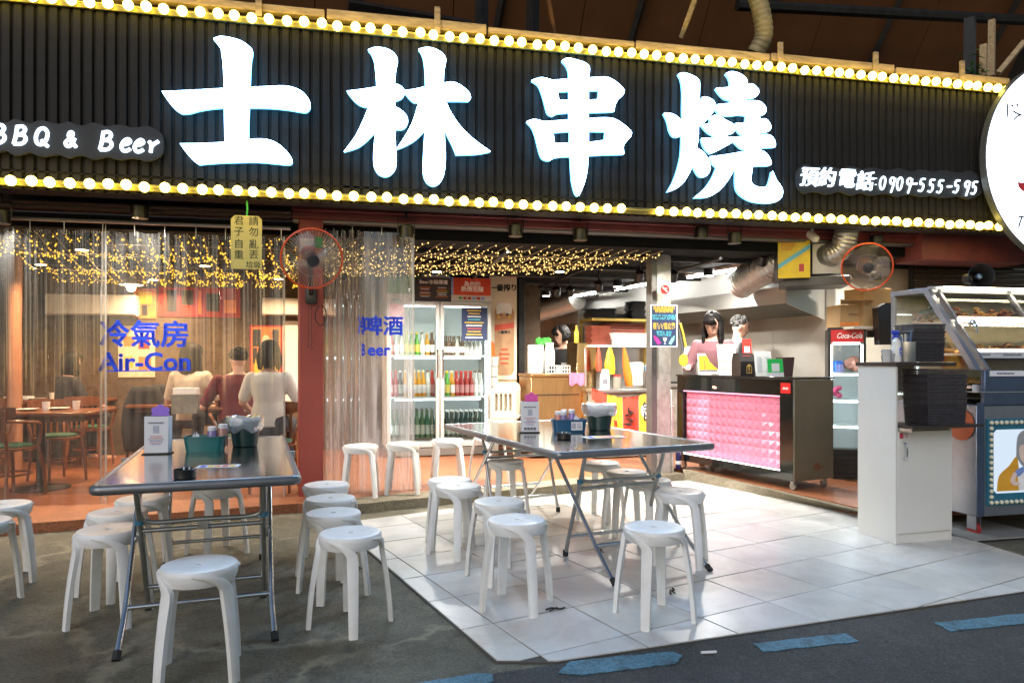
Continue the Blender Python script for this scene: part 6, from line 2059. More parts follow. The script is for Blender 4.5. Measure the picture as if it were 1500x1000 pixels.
# ================================================================== NOTICES AND FITTINGS AT THE STEEL COLUMN
q = P(953, 508, 7.55)
t = thing('notice_board', 'navy illustrated notice with white border on the steel column', 'notice', q, R(4))
nw, nh = 40 / FPX * 7.55, 62 / FPX * 7.55
g = MB(); g.bb((0, 0, 0), (nw, .008, nh)); bd = g.build('white_border', m_paper, t, smooth=False)
g = MB(); g.bb((.012, -.0015, .012), (nw - .012, -.0004, nh - .012)); nv = g.build('navy_panel', MATS['navy_print'], t, smooth=False)
m_cy = MATS['cyan_print']
put_text('GET IT YOURSELF\nAND PAY AFTER', .034, m_cy, nv, (nw / 2, -.003, nh * .70), off=.0008, lines=.85)
put_text('自助拿取飲料\n稍後結帳喔', .040, m_yel, nv, (nw / 2, -.003, nh * .88), off=.0008, lines=.8)
put_text('欲しい飲み物\n取って後払い', .040, m_yel, nv, (nw / 2, -.003, nh * .49), off=.0008, lines=.85)
put_text('원하는 음료\n가져가세요', .034, m_cy, nv, (nw / 2, -.003, nh * .31), off=.0006, lines=.85)
X_ = Matrix.Translation((.06, 0, .07)) @ Matrix.Rotation(R(30), 4, 'Y')
g = MB(); g.bb((-.018, -.004, -.045), (.018, -.0022, .03)); g.bb((-.007, -.004, .031), (.007, -.0022, .06)); o = g.build('print_bottle', M('magenta_print', (.75, .03, .25), .5), nv, smooth=False)
o.location, o.rotation_euler = (.07, 0, .07), (0, R(-35), 0)
g = MB(); g.bb((-.016, -.004, -.045), (.016, -.0022, .03)); g.bb((-.006, -.004, .031), (.006, -.0022, .055)); o = g.build('print_bottle', M('mint_print', (.25, .7, .45), .5), nv, smooth=False)
o.location, o.rotation_euler = (nw - .06, 0, .07), (0, R(30), 0)
g = MB(); g.prism([(.155 - .022, .10), (.155 + .022, .10), (.155 + .016, .07), (.158, .06), (.158, .035), (.17, .03), (.14, .03), (.152, .035), (.152, .06), (.155 - .016, .07)], .0022, .004, X=XZ); g.build('print_glass', m_paper, nv, smooth=False)
q = P(974, 424, 7.62)
t = thing('no_smoking_sticker', 'round red sticker on the upper steel column', 'sticker', q, R(10))
g = MB(); g.prism([(.05 * math.cos(a), .05 * math.sin(a)) for a in [k * .3 for k in range(21)]], 0, .002, X=XZ); g.build('disc', M('red_sticker', (.75, .02, .02), .4), t, smooth=False)
g = MB(); g.box((0, -.003, 0), (.075, .001, .012), X=Matrix.Rotation(R(45), 4, 'Y')); g.box((0, -.003, .012), (.05, .001, .008)); g.build('print_bar', m_wtxt, t, smooth=False)
q = P(1000, 495, 7.75)
t = thing('tool_strap', 'grey and yellow strap tool hanging beside the column', 'tool', q)
g = MB(); g.tube(crv([(-.05, 0, .2), (-.03, 0, .05), (.0, 0, -.1), (-.02, 0, -.22)], 5), .018, 8, flat=.5); g.build('strap', M('grey_strap', (.10, .10, .10), .7), t)
g = MB(); g.tube(crv([(-.03, -.02, .16), (.0, -.02, .05), (.03, -.02, -.1)], 5), .012, 8, flat=.5); g.build('yellow_edge', m_yel, t)
g = MB(); g.prism([(.05 * math.cos(a), .065 * math.sin(a)) for a in [k * .35 for k in range(18)]], 0, .02, X=Matrix.Translation((.0, -.02, -.24)) @ XZ); g.build('yellow_disc', m_yel, t)
q = at(1004, 7.95, FLZ)
t = thing('spray_can', 'dark blue spray can on the floor beside the counter', 'can', KW(-.06, 1.62, FLZ + .0), 0)
g = MB(); g.lathe([(.032, 0), (.033, .17), (.026, .19), (.016, .2)], 14); g.build('can_body', M('navy_can', (.03, .03, .12), .3, .5), t)
g = MB(); g.lathe([(.0335, .05), (.0335, .09)], 14, caps=False); g.build('label_print', m_paper, t)

# ================================================================== SPOTS ON THE HEADER, CAMERA, TAG, FANS
def header_spot(label, px, py, v, on, e=0, c=COOL):
    u, z = fz(px, py, v)
    t = thing('header_spot', label, 'spotlight', FW(u, v, z), FA, 'black can spots along the shop front')
    g = MB(); g.lathe([(.060, -.055), (.066, -.055), (.066, .05), (.055, .06), (.03, .065)], 18); g.build('can', m_blackp, t)
    g = MB(); g.lathe([(.056, -.052), (.056, -.048)], 18); g.build('lens', E('spot_lens_on', COOL, 12) if on else M('spot_lens_off', (.05, .05, .05), .2), t)
    g = MB(); g.tube([(-.075, 0, 0), (-.075, 0, .13), (.075, 0, .13), (.075, 0, 0)], .006, 5); g.tube([(0, 0, .13), (0, 0, max(.14, zh0 + .21 - z))], .012, 6); g.build('yoke', m_blackp, t)
    if on:
        lamp('AREA', 'spot_light', (0, 0, -.06), e, c, .1, (R(14), 0, 0), t, 130)
for px, py, on, e, l in ((205, 311, True, 26, 'lit black can spot over the Air-Con curtain'), (2, 318, True, 26, 'lit black can spot over the far end of the Air-Con curtain'), (595, 340, False, 0, 'unlit black can spot beside the bunched curtain'), (755, 338, True, 60, 'lit black can spot over the wide table'),
                         (850, 344, True, 45, 'black can spot above the shelf unit'), (1027, 341, False, 0, 'black can spot close to the steel column'), (1076, 349, True, 45, 'black can spot over the counter cards'), (1240, 347, True, 55, 'bright can spot beside the camera'), (1283, 353, True, 45, 'bright can spot over the wall fan')):
    header_spot(l, px, py, -.12, on, e)
u, z = fz(1190, 333, -.1)
t = thing('security_camera', 'small white security camera under the header beam', 'camera', FW(u, -.1, z), FA)
g = MB(); g.box((0, 0, .03), (.19, .08, .035), ch=.006); g.build('mount', m_wht, t)
g = MB(); g.tube([(0, 0, .02), (0, 0, -.05)], .012, 8); g.build('arm', m_wht, t)
g = MB(); g.box((0, 0, 0), (.07, .16, .07), ch=.02, X=Matrix.Translation((-.01, -.02, -.10)) @ Matrix.Rotation(R(35), 4, 'X')); g.build('camera_body', m_wht, t)
# hanging tag
u, z = fz(361, 355, -.42)
TY_ = FW(u, -.42).y
t = thing('hanging_tag', 'yellow handwritten tag hanging on a green ribbon from the sign', 'tag', FW(u, -.42, z), FA)
hw, hh = 21.5 / FPX * TY_, 39 / FPX * TY_
g = MB(); g.prism([(-hw, -hh), (hw, -hh), (hw, hh - .03), (hw - .03, hh), (-hw + .03, hh), (-hw, hh - .03)], -.002, .002, X=XZ); sh_ = g.build('card', M('yellow_card', (.60, .50, .14), .55, var=.1), t, smooth=False)
m_mark = M('olive_marker', (.05, .055, .02), .7)
for c, (x, y) in zip('請勿亂丟垃圾君子自重', [(.058, .175), (.058, .085), (.058, -.02), (.058, -.105), (.025, -.19), (.085, -.19), (-.06, .175), (-.06, .085), (-.06, -.02), (-.06, -.11)]):
    put_text(c, .082 if y > -.15 else .06, m_mark, sh_, (x, -.0035, y), off=.0006)
g = MB(); g.tube([(0, 0, hh - .02), (.008, 0, hh + .06), (0, 0, hh + .16)], .007, 6, flat=.3); g.build('ribbon', M('green_ribbon', (.03, .45, .06), .5), t)
# fans
m_fred = M('fan_red_ring', (.72, .085, .02), .35)
m_fdark = M('fan_dark', (.03, .028, .028), .4)
m_fbody = M('fan_red_body', (.35, .03, .025), .35)
m_blade = GL('smoked_fan_blade', (.85, .80, .78), .03, .1, .10, (.4, .3, .25))
def wall_fan(label, loc, yaw, pitch, r, arm):
    """arm: vector from the fan centre to the wall mount"""
    t = thing('wall_fan', label, 'fan', loc, 0, 'wall fans with red rings')
    X = Matrix.Rotation(R(yaw), 4, 'Z') @ Matrix.Rotation(R(pitch), 4, 'X')
    circ = lambda rr, y, n=40: [X @ Vector((rr * math.cos(2 * math.pi * k / n), y, rr * math.sin(2 * math.pi * k / n))) for k in range(n)]
    g = MB(); g.tube(circ(r, 0), .0085, 8, closed=True); g.build('ring', m_fred, t)
    g = MB()
    for k in range(60):
        a = 2 * math.pi * k / 60
        for s in (-1, 1):
            g.tube([X @ Vector((q * math.cos(a), s * (.075 - .07 * (q / r) ** 3) , q * math.sin(a))) for q in (.045, r * .5, r * .8, r)], .0013, 4)
    g.tube(circ(r * .55, -.062), .002, 4, closed=True); g.tube(circ(r * .3, -.073), .002, 4, closed=True)
    g.build('cage', M('cage_wire', (.30, .28, .26), .35, .8), t)
    g = MB(); g.lathe([(.05, -.004), (.05, .014), (.04, .018)], 18, X=X @ Matrix.Rotation(R(90), 4, 'X') @ Matrix.Translation((0, 0, .078))); g.build('badge', m_fdark, t)
    g = MB(); g.lathe([(.048, .0), (.075, .03), (.078, .12), (.05, .18)], 16, X=X @ Matrix.Rotation(R(-90), 4, 'X') @ Matrix.Translation((0, 0, .07))); g.build('motor', m_fbody, t)
    for k in range(3):
        g = MB(); rows = []
        for i in range(6):
            rr = .03 + (r - .06) * i / 5
            w = .05 + .13 * math.sin(i / 5 * 2.4)
            a = R(120 * k)
            rows.append([X @ Matrix.Rotation(a, 4, 'Y') @ Vector((rr, s * w * .35 * .5 + d_, s * w * .55 )) for s, d_ in ((-1, 0), (1, 0), (1, .003), (-1, .003))])
        g.loft(rows); g.build('blade', m_blade, t)
    b0 = X @ Vector((0, .17, -.02))
    arm = Vector(arm)
    g = MB(); g.tube(crv([b0, b0.lerp(arm, .5) + Vector((0, 0, -.03)), arm], 4), .022, 8); g.build('arm', m_fdark, t)
    g = MB(); g.box(arm, (.10, .05, .16), ch=.012); g.build('wall_bracket', m_fdark, t)
    return t
q = P(457, 379, 5.85)
fc = FW(.045, -.02, q.z - .22) - q
wf = wall_fan('wall fan with red ring mounted on the brick red column', q, 22, 18, .245, fc + Vector((0, 0, -.02)))
put_text('FAN', .03, m_yel, None, (0, 0, 0)) if False else None
g = MB()
base = fc + Vector((0, -.035, -.06))
for dx, ln in ((-.012, .42), (.012, .44)):
    g.tube([base + Vector((dx, 0, 0)), base + Vector((dx * 1.4, -.004, -ln))], .0025, 5)
g.ball(base + Vector((-.017, -.004, -.43)), .008, 6, 5); g.ball(base + Vector((.017, -.004, -.45)), .008, 6, 5)
g.build('pull_cord', m_fdark, wf)
g = MB(); g.tube([base + Vector((.1 + .05 * math.sin(k * .5), -.01, -.06 - .09 * (1 - math.cos(k * .5)))) for k in range(13)], .005, 6); g.build('power_cable', m_rubber, wf)
q = P(1270, 391, 7.15)
wall_fan('wall fan with red ring before the cream wall', q, -18, 12, .235, (.26, .33, -.02))
# small notices high on the red column
q = FW(.045, -.006, 2.26)
t = thing('column_notice', 'small white and green notice high on the brick red column', 'notice', q, FA + R(8))
g = MB(); g.bb((-.10, -.004, 0), (.02, .003, .16)); g.build('sheet', m_paper, t, smooth=False)
g = MB(); g.bb((.03, -.004, .08), (.10, .003, .18)); g.build('green_sheet', M('green_notice', (.02, .22, .06), .5), t, smooth=False)

# ================================================================== RIGHT SIDE: SMALL FRIDGE, BOXES, CABINET, FOOD STALL
CFA = R(-20)
q = P(1213, 640, 7.45)
cf = thing('small_fridge', 'small black framed drinks fridge with red Coca-Cola header', 'fridge', (q.x, q.y, FLZ), CFA)
w_, h_ = .36, 1.58
g = MB()
g.bb((0, .02, .0), (.02, .45, h_)); g.bb((w_ - .02, .02, 0), (w_, .45, h_)); g.bb((.0205, .43, .0), (w_ - .0205, .45, h_)); g.bb((.0205, .02, .0), (w_ - .0205, .429, .28)); g.bb((.0205, .02, h_ - .02), (w_ - .0205, .429, h_))
g.build('cabinet', m_blackp, cf)
g = MB(); g.bb((0, 0, .28), (.025, .018, h_)); g.bb((w_ - .025, 0, .28), (w_, .018, h_)); g.bb((.0255, 0, .28), (w_ - .0255, .018, .31)); g.bb((.0255, 0, h_ - .02), (w_ - .0255, .018, h_)); dr = g.build('door', m_blackp, cf)
g = MB(); g.bb((.026, .006, h_ - .155), (w_ - .026, .016, h_ - .021)); hd2 = g.build('header', M('cola_red', (.62, .015, .02), .4), dr, smooth=False)
put_text('Coca-Cola', .078, m_wtxt, hd2, (w_ * .56, .0045, h_ - .088), off=.002, shear=.35, sx=.72)
g = MB(); g.bb((.026, .008, .311), (w_ - .026, .011, h_ - .156)); g.build('pane', m_pane, dr)
for k in range(5):
    g = MB(); g.bb((.03, .0, .03 + k * .045), (w_ - .03, .0195, .05 + k * .045)); g.build('grille_slat', m_dark, cf)
g = MB(); g.bb((.022, .42, .282), (w_ - .022, .428, h_ - .022)); g.build('lining', m_frin, cf)
for z in (.55, .82, 1.10):
    g = MB(); g.bb((.022, .05, z), (w_ - .022, .41, z + .012)); g.build('shelf', m_frin, cf)
for x in (.035, w_ - .035):  # second tube added to brighten the interior
    g = MB(); g.tube([(x, .04, .34), (x, .04, h_ - .18)], .012, 8); g.build('light_tube', m_frl, cf)
for z in (h_ - .165, 1.085, .805, .535):  # fill tubes added under header and shelves to brighten the interior
    g = MB(); g.tube([(.05, .08, z), (w_ - .05, .08, z)], .010, 6); g.build('light_tube', m_frl, cf)
def incf(x, y, z):
    return Matrix.Translation(cf.location) @ Matrix.Rotation(CFA, 4, 'Z') @ Vector((x, y, z))
for k in range(4):
    g = MB(); g.lathe([(.032, 0), (.034, .04), (.030, .05), (.034, .10), (.02, .12)], 10); tag(g.build('drink_bottle', M('blue_bottle', (.03, .16, .62), .3), None, incf(.09 + .036 * (k % 2), .11 + .07 * (k // 2), 1.113 + .0), 0), 'blue bottled drink in the small cola fridge', 'bottle', 'blue bottles in the small fridge')
g = MB()
for k in range(7):
    g.ball((.05 * math.cos(k), .05 * math.sin(k * 1.3), .05 + .012 * k), (.06, .05, .05), 8, 6)
o = remesh(g, 'meat_pack', M('raw_pink_meat', (.72, .33, .24), .4, var=.15), None, .012, 3); o.location = incf(.24, .18, 1.115)
tag(o, 'pale pink wrapped meat on the top shelf of the small fridge', 'meat')
g = MB()
for k in range(5):
    g.ball((.03 * math.cos(k * 1.3), .03 * math.sin(k * 1.3), .03 + .02 * k), (.035, .035, .03), 8, 6)
o = remesh(g, 'berry_pack', M('magenta_pack', (.55, .05, .14), .4), None, .01, 2); o.location = incf(.09, .13, .835)
tag(o, 'magenta fruit pack on the middle shelf of the small fridge', 'fruit')
m_card = M('corrugated_cardboard', (.40, .25, .11), .75, var=.12, scale=4)
def carton(label, loc, rz, w, d, h, stripe, flap):
    t = thing('cardboard_box', label, 'box', loc, rz)
    g = MB(); g.box((0, 0, h / 2), (w, d, h), ch=.003); g.build('carton', m_card, t)
    if stripe:
        g = MB(); g.bb((-w / 2, -d / 2 - .0015, .02), (w / 2, -d / 2 - .0004, h * .22)); g.build('orange_stripe', MATS['orange_print'], t, smooth=False)
        small_lines(t, -w * .3, w * .3, h * .62, h * .5, 2, [m_woodd], -d / 2 - .0006)
    if flap:
        g = MB(); g.add([(-w / 2, -d / 2, h + .001), (w / 2, -d / 2, h + .001), (w / 2 - .02, -d / 2 - .16, h + .035), (-w / 2 - .08, -d / 2 - .16, h + .035), (-w / 2, -d / 2, h + .005), (w / 2, -d / 2, h + .005), (w / 2 - .02, -d / 2 - .16, h + .039), (-w / 2 - .08, -d / 2 - .16, h + .039)], [(0, 1, 2, 3), (7, 6, 5, 4), (0, 4, 5, 1), (1, 5, 6, 2), (2, 6, 7, 3), (3, 7, 4, 0)]); g.build('flap', m_card, t)
carton('open cardboard box with orange stripe on the small fridge', incf(.20, .22, h_ + .001), R(2), .30, .3, .24, True, True)
t = thing('wall_shelf', 'cream wall shelf carrying the taller cardboard box', 'shelf', P(1283, 478, 7.3), FA)
g = MB(); g.bb((-.26, 0, -.03), (.3, .45, 0), ch=.004); g.build('board', m_cream, t)
for x in (-.2, .2):
    g = MB(); g.bb((x, .2, -.10), (x + .02, .44, -.031)); g.build('bracket', m_gtube, t)
q = P(1285, 478, 7.35)
carton('taller plain cardboard box on the wall shelf', (q.x, q.y + .2, q.z + .002), R(14), .34, .3, .40, False, False)
q = P(1302, 470, 7.2)
g = MB(); g.loft([[(x * .12, y * .05, -.30) for x, y in ((-1, -1), (1, -1), (1, 1), (-1, 1))], [(x * .14, y * .06, .07) for x, y in ((-1, -1), (1, -1), (1, 1), (-1, 1))], [(x * .05, y * .04, .12) for x, y in ((-1, -1), (1, -1), (1, 1), (-1, 1))]])
tag(g.build('handbag', m_blackp, None, (q.x, q.y, q.z + .06)), 'black cloth bag hanging beside the small cola fridge', 'bag')

# ---- white cabinet
m_lam = M('white_laminate', (.62, .61, .57), .45, var=.05, scale=4, dirt=(.45, .42, .36), dscale=2, damt=.4)
m_dtop = M('dark_wood_top', (.035, .026, .022), .35, var=.2)
CA = R(16)
cq = G(1312, 797, .0145)
cb = thing('storage_cabinet', 'white serving cabinet with dark top, open shelf and closed door', 'cabinet', (cq.x, cq.y, .0145), CA)
W_, D_, H_ = .50, .36, 1.255
zs = .80
g = MB()
g.bb((0, 0, 0), (.018, D_, H_), ch=.001); g.bb((W_ - .018, 0, 0), (W_, D_, .86), ch=.001); g.bb((.0185, .02, .07), (W_ - .0185, D_, .088)); g.bb((.0185, .02, .80), (W_ - .0185, D_, .818)); g.bb((.0185, D_ - .01, .0885), (W_ - .0185, D_, .79)); g.bb((.0185, D_ - .01, .819), (.20, D_, H_)); g.bb((.34, D_ - .01, 1.06), (W_, D_, H_)); g.bb((.0185, .012, 0), (W_ - .0185, .03, .069)); g.bb((W_ - .03, D_ - .03, .861), (W_, D_ - .0105, H_))
g.build('carcass', m_lam, cb)
g = MB(); g.bb((.019, -.004, .072), (W_ - .001, .0115, .795), ch=.002); dr = g.build('door', m_lam, cb)
g = MB(); g.tube(crv([(.062, -.004, .60), (.064, -.03, .615), (.066, -.036, .66), (.064, -.03, .705), (.062, -.004, .72)], 4), .006, 8); g.build('handle', m_chrome, dr)
g = MB(); g.bb((.03, -.0052, .745), (.062, -.0042, .785)); g.build('stamp_print', M('red_stamp', (.50, .05, .08), .6), dr, smooth=False)
small_lines(dr, .070, .105, .785, .748, 2, [MATS['red_stamp']], -.0046)
g = MB(); g.bb((-.012, -.015, H_ + .0005), (W_ + .03, D_ + .01, H_ + .03), ch=.003); g.build('top', m_dtop, cb)
g = MB(); g.bb((.02, -.13, .822), (W_ + .15, .20, .842), ch=.002); ptray = g.build('pull_out_tray', m_dtop, cb)
g = MB(); g.bb((.0205, -.12, .800), (.032, .19, .8215)); g.build('tray_runner', m_chrome, ptray)
def oncab(x, y, z):
    return Matrix.Translation(cb.location) @ Matrix.Rotation(CA, 4, 'Z') @ Vector((x, y, z))
m_bask = M('black_woven_plastic', (.042, .038, .042), .45, var=.3, scale=30)
def woven_basket(label, loc, rz, w, d, h, grp, full):
    t = thing('woven_basket', label, 'basket', loc, rz, grp)
    tp = .94
    def ring(k, z, ex=0):
        return [(sx * (w / 2 * k + ex), sy * (d / 2 * k + ex), z) for sx, sy in ((-1, -1), (1, -1), (1, 1), (-1, 1))]
    g = MB(); g.loft([ring(tp, 0), ring(tp + (1 - tp) * .8, h * .80), ring(tp + (1 - tp) * .8, h * .80, -.004), ring(tp, .004, -.004)], caps=True); g.build('tub', m_bask, t, smooth=False)
    g = MB()
    for z in (h * .82, h * .90, h * .985):
        g.tube([Vector(p) for p in ring(tp + (1 - tp) * z / h, z)], .004, 5, closed=True)
    n = 22
    for side in range(4):
        a, b = ring(1, 0)[side], ring(1, 0)[(side + 1) % 4]
        m_ = n if side % 2 == 0 else int(n * d / w)
        for i in range(m_):
            x, y = a[0] + (b[0] - a[0]) * i / m_, a[1] + (b[1] - a[1]) * i / m_
            g.tube([(x * .985, y * .985, h * .80), (x, y, h)], .0028, 4)
    g.build('pierced_rim', m_bask, t, smooth=False)
    if full:
        g = MB()
        for z in [h * (.06 + .72 * i / 12) for i in range(13)]:
            kk = tp + (1 - tp) * z / h
            g.tube([Vector(p) for p in ring(kk, z, .0012)], .0042, 4, closed=True)
        g.build('weave_bands', m_bask, t, smooth=False)
    g = MB(); g.tube([Vector(p) for p in ring(1, h, .003)], .006, 6, closed=True); g.build('rim', m_bask, t)
    return t
for k in range(5):
    woven_basket(('lowest', 'second lowest', 'middle', 'second highest', 'topmost')[k] + ' black woven basket of the stack of five on the pull-out tray', oncab(.375, .03, .843 + k * .050), CA - R(6), .315, .24, .185, 'black baskets stacked on the pull-out tray', k == 0)
for k in range(3):
    woven_basket(('lowest', 'middle', 'topmost')[k] + ' black woven basket of the stack of three on the cabinet top', oncab(.385, .17, H_ + .032 + k * .050), CA - R(8), .25, .20, .17, 'black baskets stacked on the cabinet top', k == 0)
t = thing('cutlery_tin', 'steel cutlery tin holding tongs on the cabinet top', 'tin', oncab(.205, .12, H_ + .031), 0)
g = MB(); g.lathe([(.066, 0), (.068, .005), (.068, .145), (.065, .145), (.062, .01)], 22); g.build('tin', m_steel, t)
m_bh = M('blue_grey_handle', (.10, .16, .28), .4)
for k, (dx, ln, m) in enumerate(((-.035, .19, m_bh), (-.02, .20, m_steel), (.0, .205, m_steel), (.02, .20, m_bh), (.045, .22, m_bh))):
    g = MB(); g.tube([(dx * .4, .01 * (k % 2), .012), (dx, .012 * (k % 2), ln)], .008, 8, flat=.6); g.build('tong', m, t)
t = thing('spray_bottle', 'white spray bottle with blue nozzle on the cabinet top', 'bottle', oncab(.095, .09, H_ + .031), R(20))
g = MB(); g.lathe([(.030, 0), (.033, .01), (.033, .10), (.028, .13), (.030, .145), (.012, .165), (.012, .18)], 16); g.build('bottle_body', m_wht, t)
g = MB(); g.lathe([(.017, .175), (.017, .195)], 12); g.box((-.012, 0, .212), (.065, .022, .03), ch=.006); g.tube([(-.02, 0, .20), (-.038, 0, .165)], .005, 6); g.build('nozzle', M('blue_nozzle', (.02, .06, .50), .35), t)
brush_marks(t, 0, .085, .02, .03, 4, m_lblue, -.034, 21, .002)
brush_marks(t, 0, .055, .02, .03, 4, m_lblue, -.034, 22, .002)
t = thing('plastic_bottle', 'crumpled clear plastic cups on the cabinet top', 'cups', oncab(.045, .13, H_ + .031), 0)
g = MB(); g.lathe([(.03, 0), (.036, .045), (.030, .05), (.036, .08), (.028, .09)], 12); g.build('cup', GL('cloudy_cup', (.9, .92, .93), .1, .1, .45, (.8, .82, .85)), t)
g = MB(); g.lathe([(.028, 0), (.032, .06)], 12, c=(.045, -.02, 0)); g.build('cup', MATS['cloudy_cup'], t)
t = thing('sauce_jar', 'small salmon jar inside the open shelf of the white cabinet', 'jar', oncab(.10, .22, .844), 0)
g = MB(); g.lathe([(.04, 0), (.043, .02), (.043, .09), (.035, .12)], 14); g.build('jar_body', M('salmon_jar', (.62, .30, .22), .35), t)
g = MB(); g.lathe([(.044, .015), (.044, .03)], 14, caps=False); g.build('label_print', M('green_print', (.2, .5, .05), .6), t)

# ---- food display stall
SA = R(13)
sq_ = Vector((3.42, 5.22, 0))
stl = thing('food_stall', 'wheeled food display stall with slanted glass and bulb bordered poster', 'stall', sq_, SA)
m_navy = M('stall_blue_steel', (.10, .14, .22), .35, .7, var=.1, rvar=.3)
m_alu = M('aluminium_frame', (.34, .37, .43), .34, .85, var=.08)
SWd = 1.9
g = MB()
prof = [(0, .16), (.02, .14), (.85, .14), (.85, 1.0), (.0, 1.0)]
g.bb((.0, .004, .16), (SWd, .85, .98), ch=.006)
g.build('body', m_alu, stl)
g = MB(); g.bb((.06, -.008, .98 - .0), (SWd, .03, 1.24), ch=.004); g.bb((.0, -.006, .165), (.058, .003, 1.0)); g.build('front_band', m_navy, stl)
g = MB(); g.bb((0, -.012, 1.075), (SWd, .5, 1.08)); g.build('deck', m_steel, stl)
# price strip
g = MB(); g.bb((.10, -.014, 1.195), (SWd, -.009, 1.235)); o = g.build('price_strip', m_paper, stl, smooth=False)
small_lines(o, .13, .35, 1.23, 1.20, 1, [m_ink, m_redink], -.0145); small_lines(o, .40, .62, 1.23, 1.20, 1, [m_ink], -.0145)
# frames of the glass case
ZT = 1.88
def fr_bar(x, w=.04, d=.045, m=m_alu):
    g = MB()
    a, b = Vector((x, .0, 1.241)), Vector((x, .43, ZT))
    dirn = (b - a).normalized()
    g.add([(x, 0, 1.241), (x + w, 0, 1.241), (x + w, .46, ZT), (x, .46, ZT), (x, d + .015, 1.241), (x + w, d + .015, 1.241), (x + w, .46 + d, ZT - .02), (x, .46 + d, ZT - .02)], [(0, 1, 2, 3), (7, 6, 5, 4), (0, 4, 5, 1), (1, 5, 6, 2), (2, 6, 7, 3), (3, 7, 4, 0)])
    return g.build('slanted_frame', m, stl)
fr_bar(0); fr_bar(.10, .022); fr_bar(.78, .03); fr_bar(1.5, .03)
g = MB(); g.bb((.0, .46, ZT - .025), (SWd, .86, ZT + .015), ch=.003); g.bb((0, .43, ZT + .001), (SWd, .459, ZT + .022)); g.build('roof', m_alu, stl)
g = MB(); g.bb((0, .82, .981), (.03, .85, ZT - .026)); g.bb((SWd - .03, .82, .981), (SWd, .85, ZT - .026)); g.build('back_post', m_alu, stl)
g = MB(); g.bb((.0305, .835, .981), (SWd - .031, .845, ZT - .026)); g.build('back_panel', M('warm_back_panel', (.74, .68, .52), .4), stl)
g = MB(); g.add([(.041, .03, 1.25), (SWd, .03, 1.25), (SWd, .475, ZT - .01), (.041, .475, ZT - .01)], [(0, 1, 2, 3)]); g.build('front_glass', m_pane, stl)
g = MB(); g.add([(.015, .05, 1.25), (.015, .83, 1.0), (.015, .83, ZT - .03), (.015, .50, ZT - .03)], [(0, 1, 2, 3)]); g.build('side_glass', m_pane, stl)
m_caselight = E('case_light_tube', (1.0, .82, .50), 22.0)
def food_tray(label, z, y, seed, m, mh, tall):
    q = Matrix.Translation(sq_) @ Matrix.Rotation(SA, 4, 'Z') @ Vector((0, 0, 0))
    t = thing('food_tray', label, 'food tray', q, SA)
    g = MB(); g.bb((.06, y, z), (SWd - .05, .80, z + .018)); g.build('tray', m_steel, t)
    g = MB(); g.bb((.06, y - .006, z - .02), (SWd - .05, y - .0005, z + .03)); ps = g.build('price_rail', m_paper, t, smooth=False)
    for k in range(6):
        small_lines(ps, .12 + k * .28, .30 + k * .28, z + .02, z - .01, 1, [m_ink, m_ink, m_redink], y - .0065)
    rnd = random.Random(seed)
    for k in range(8):
        x = .16 + .22 * k
        mm = mh[k % len(mh)]
        g = MB()
        for j in range(34):
            px, py = rnd.gauss(0, .055), rnd.gauss(0, .09)
            hgt = tall * math.exp(-((px / .08) ** 2 + (py / .14) ** 2)) * rnd.uniform(.5, 1)
            L_ = rnd.uniform(.05, .10)
            a = rnd.uniform(0, 6.3)
            p0 = Vector((x + px, .58 + py, z + .026 + hgt))
            dv = Vector((math.cos(a), math.sin(a) * .6, rnd.uniform(-.25, .35))) * L_
            g.tube([p0, p0 + dv * .5 + Vector((0, 0, .008)), p0 + dv], [.010, .013, .008], 6)
        g.build('food_pile', mm, t)
    g = MB(); g.tube([(.10, y + .10, z + .29), (SWd - .1, y + .10, z + .29)], .010, 8); g.build('light_tube', m_caselight, t)
fm = [M('grey_skewers', (.22, .24, .18), .5, var=.4, scale=30), M('brown_meat', (.30, .13, .06), .45, var=.4, scale=20), M('golden_fry', (.50, .27, .07), .5, var=.3, scale=20), M('pale_dumpling', (.58, .45, .24), .5, var=.2, scale=20)]
food_tray('upper tray of grilled skewers in the food stall', 1.60, .30, 3, None, [fm[0], fm[1], fm[2], fm[1]], .12)
food_tray('middle tray of golden fried food in the food stall', 1.35, .16, 5, None, [fm[2], fm[3], fm[2], fm[1]], .06)
food_tray('lowest tray of food in the food stall', 1.10, .10, 8, None, [fm[1], fm[2], fm[3]], .03)
g = MB(); g.ball((.16, .20, 1.60), .03, 10, 7); g.tube([(.16, .22, 1.60), (.16, .16, 1.575)], .012, 8); g.tube([(.16, .17, 1.58), (.165, .16, 1.52)], .008, 6); g.build('latch', m_chrome, stl)
# poster with bulb border
g = MB(); g.bb((.08, -.011, .24), (SWd, .0035, .88)); pf = g.build('poster_frame', M('stall_teal_board', (.02, .13, .20), .45), stl, smooth=False)
m_post = E('backlit_poster', (.72, .85, 1.0), .75)
rp = [(.16, .33), (1.0, .33), (1.0, .80), (.16, .80), (.135, .775), (.135, .355)]
g = MB(); g.prism(rp, .0115, .014, X=XZ); po = g.build('poster', m_post, stl, smooth=False)
m_pgrey = M('poster_grey', (.32, .33, .34), .6)
m_psk = M('poster_peach', (.78, .60, .52), .6)
m_pye = M('poster_yellow', (.72, .36, .03), .6)
def pr(name, pts, m, k):
    g = MB(); g.prism(smooth_outline(pts, 3), .0145 + .0006 * k, .0149 + .0006 * k, X=XZ); g.build(name, m, po, smooth=False)
pr('print_shape', [(.16, .345, 1), (.36, .345, 1), (.36, .50), (.34, .60), (.27, .53), (.18, .46)], m_pye, 0)
pr('print_shape', [(.335, .60, 1), (.345, .74), (.40, .79), (.52, .79), (.58, .72), (.58, .6), (.50, .52), (.40, .52)], m_pgrey, 1)
pr('print_shape', [(.375, .58), (.375, .68), (.55, .68), (.55, .58), (.48, .54), (.43, .54)], m_psk, 2)
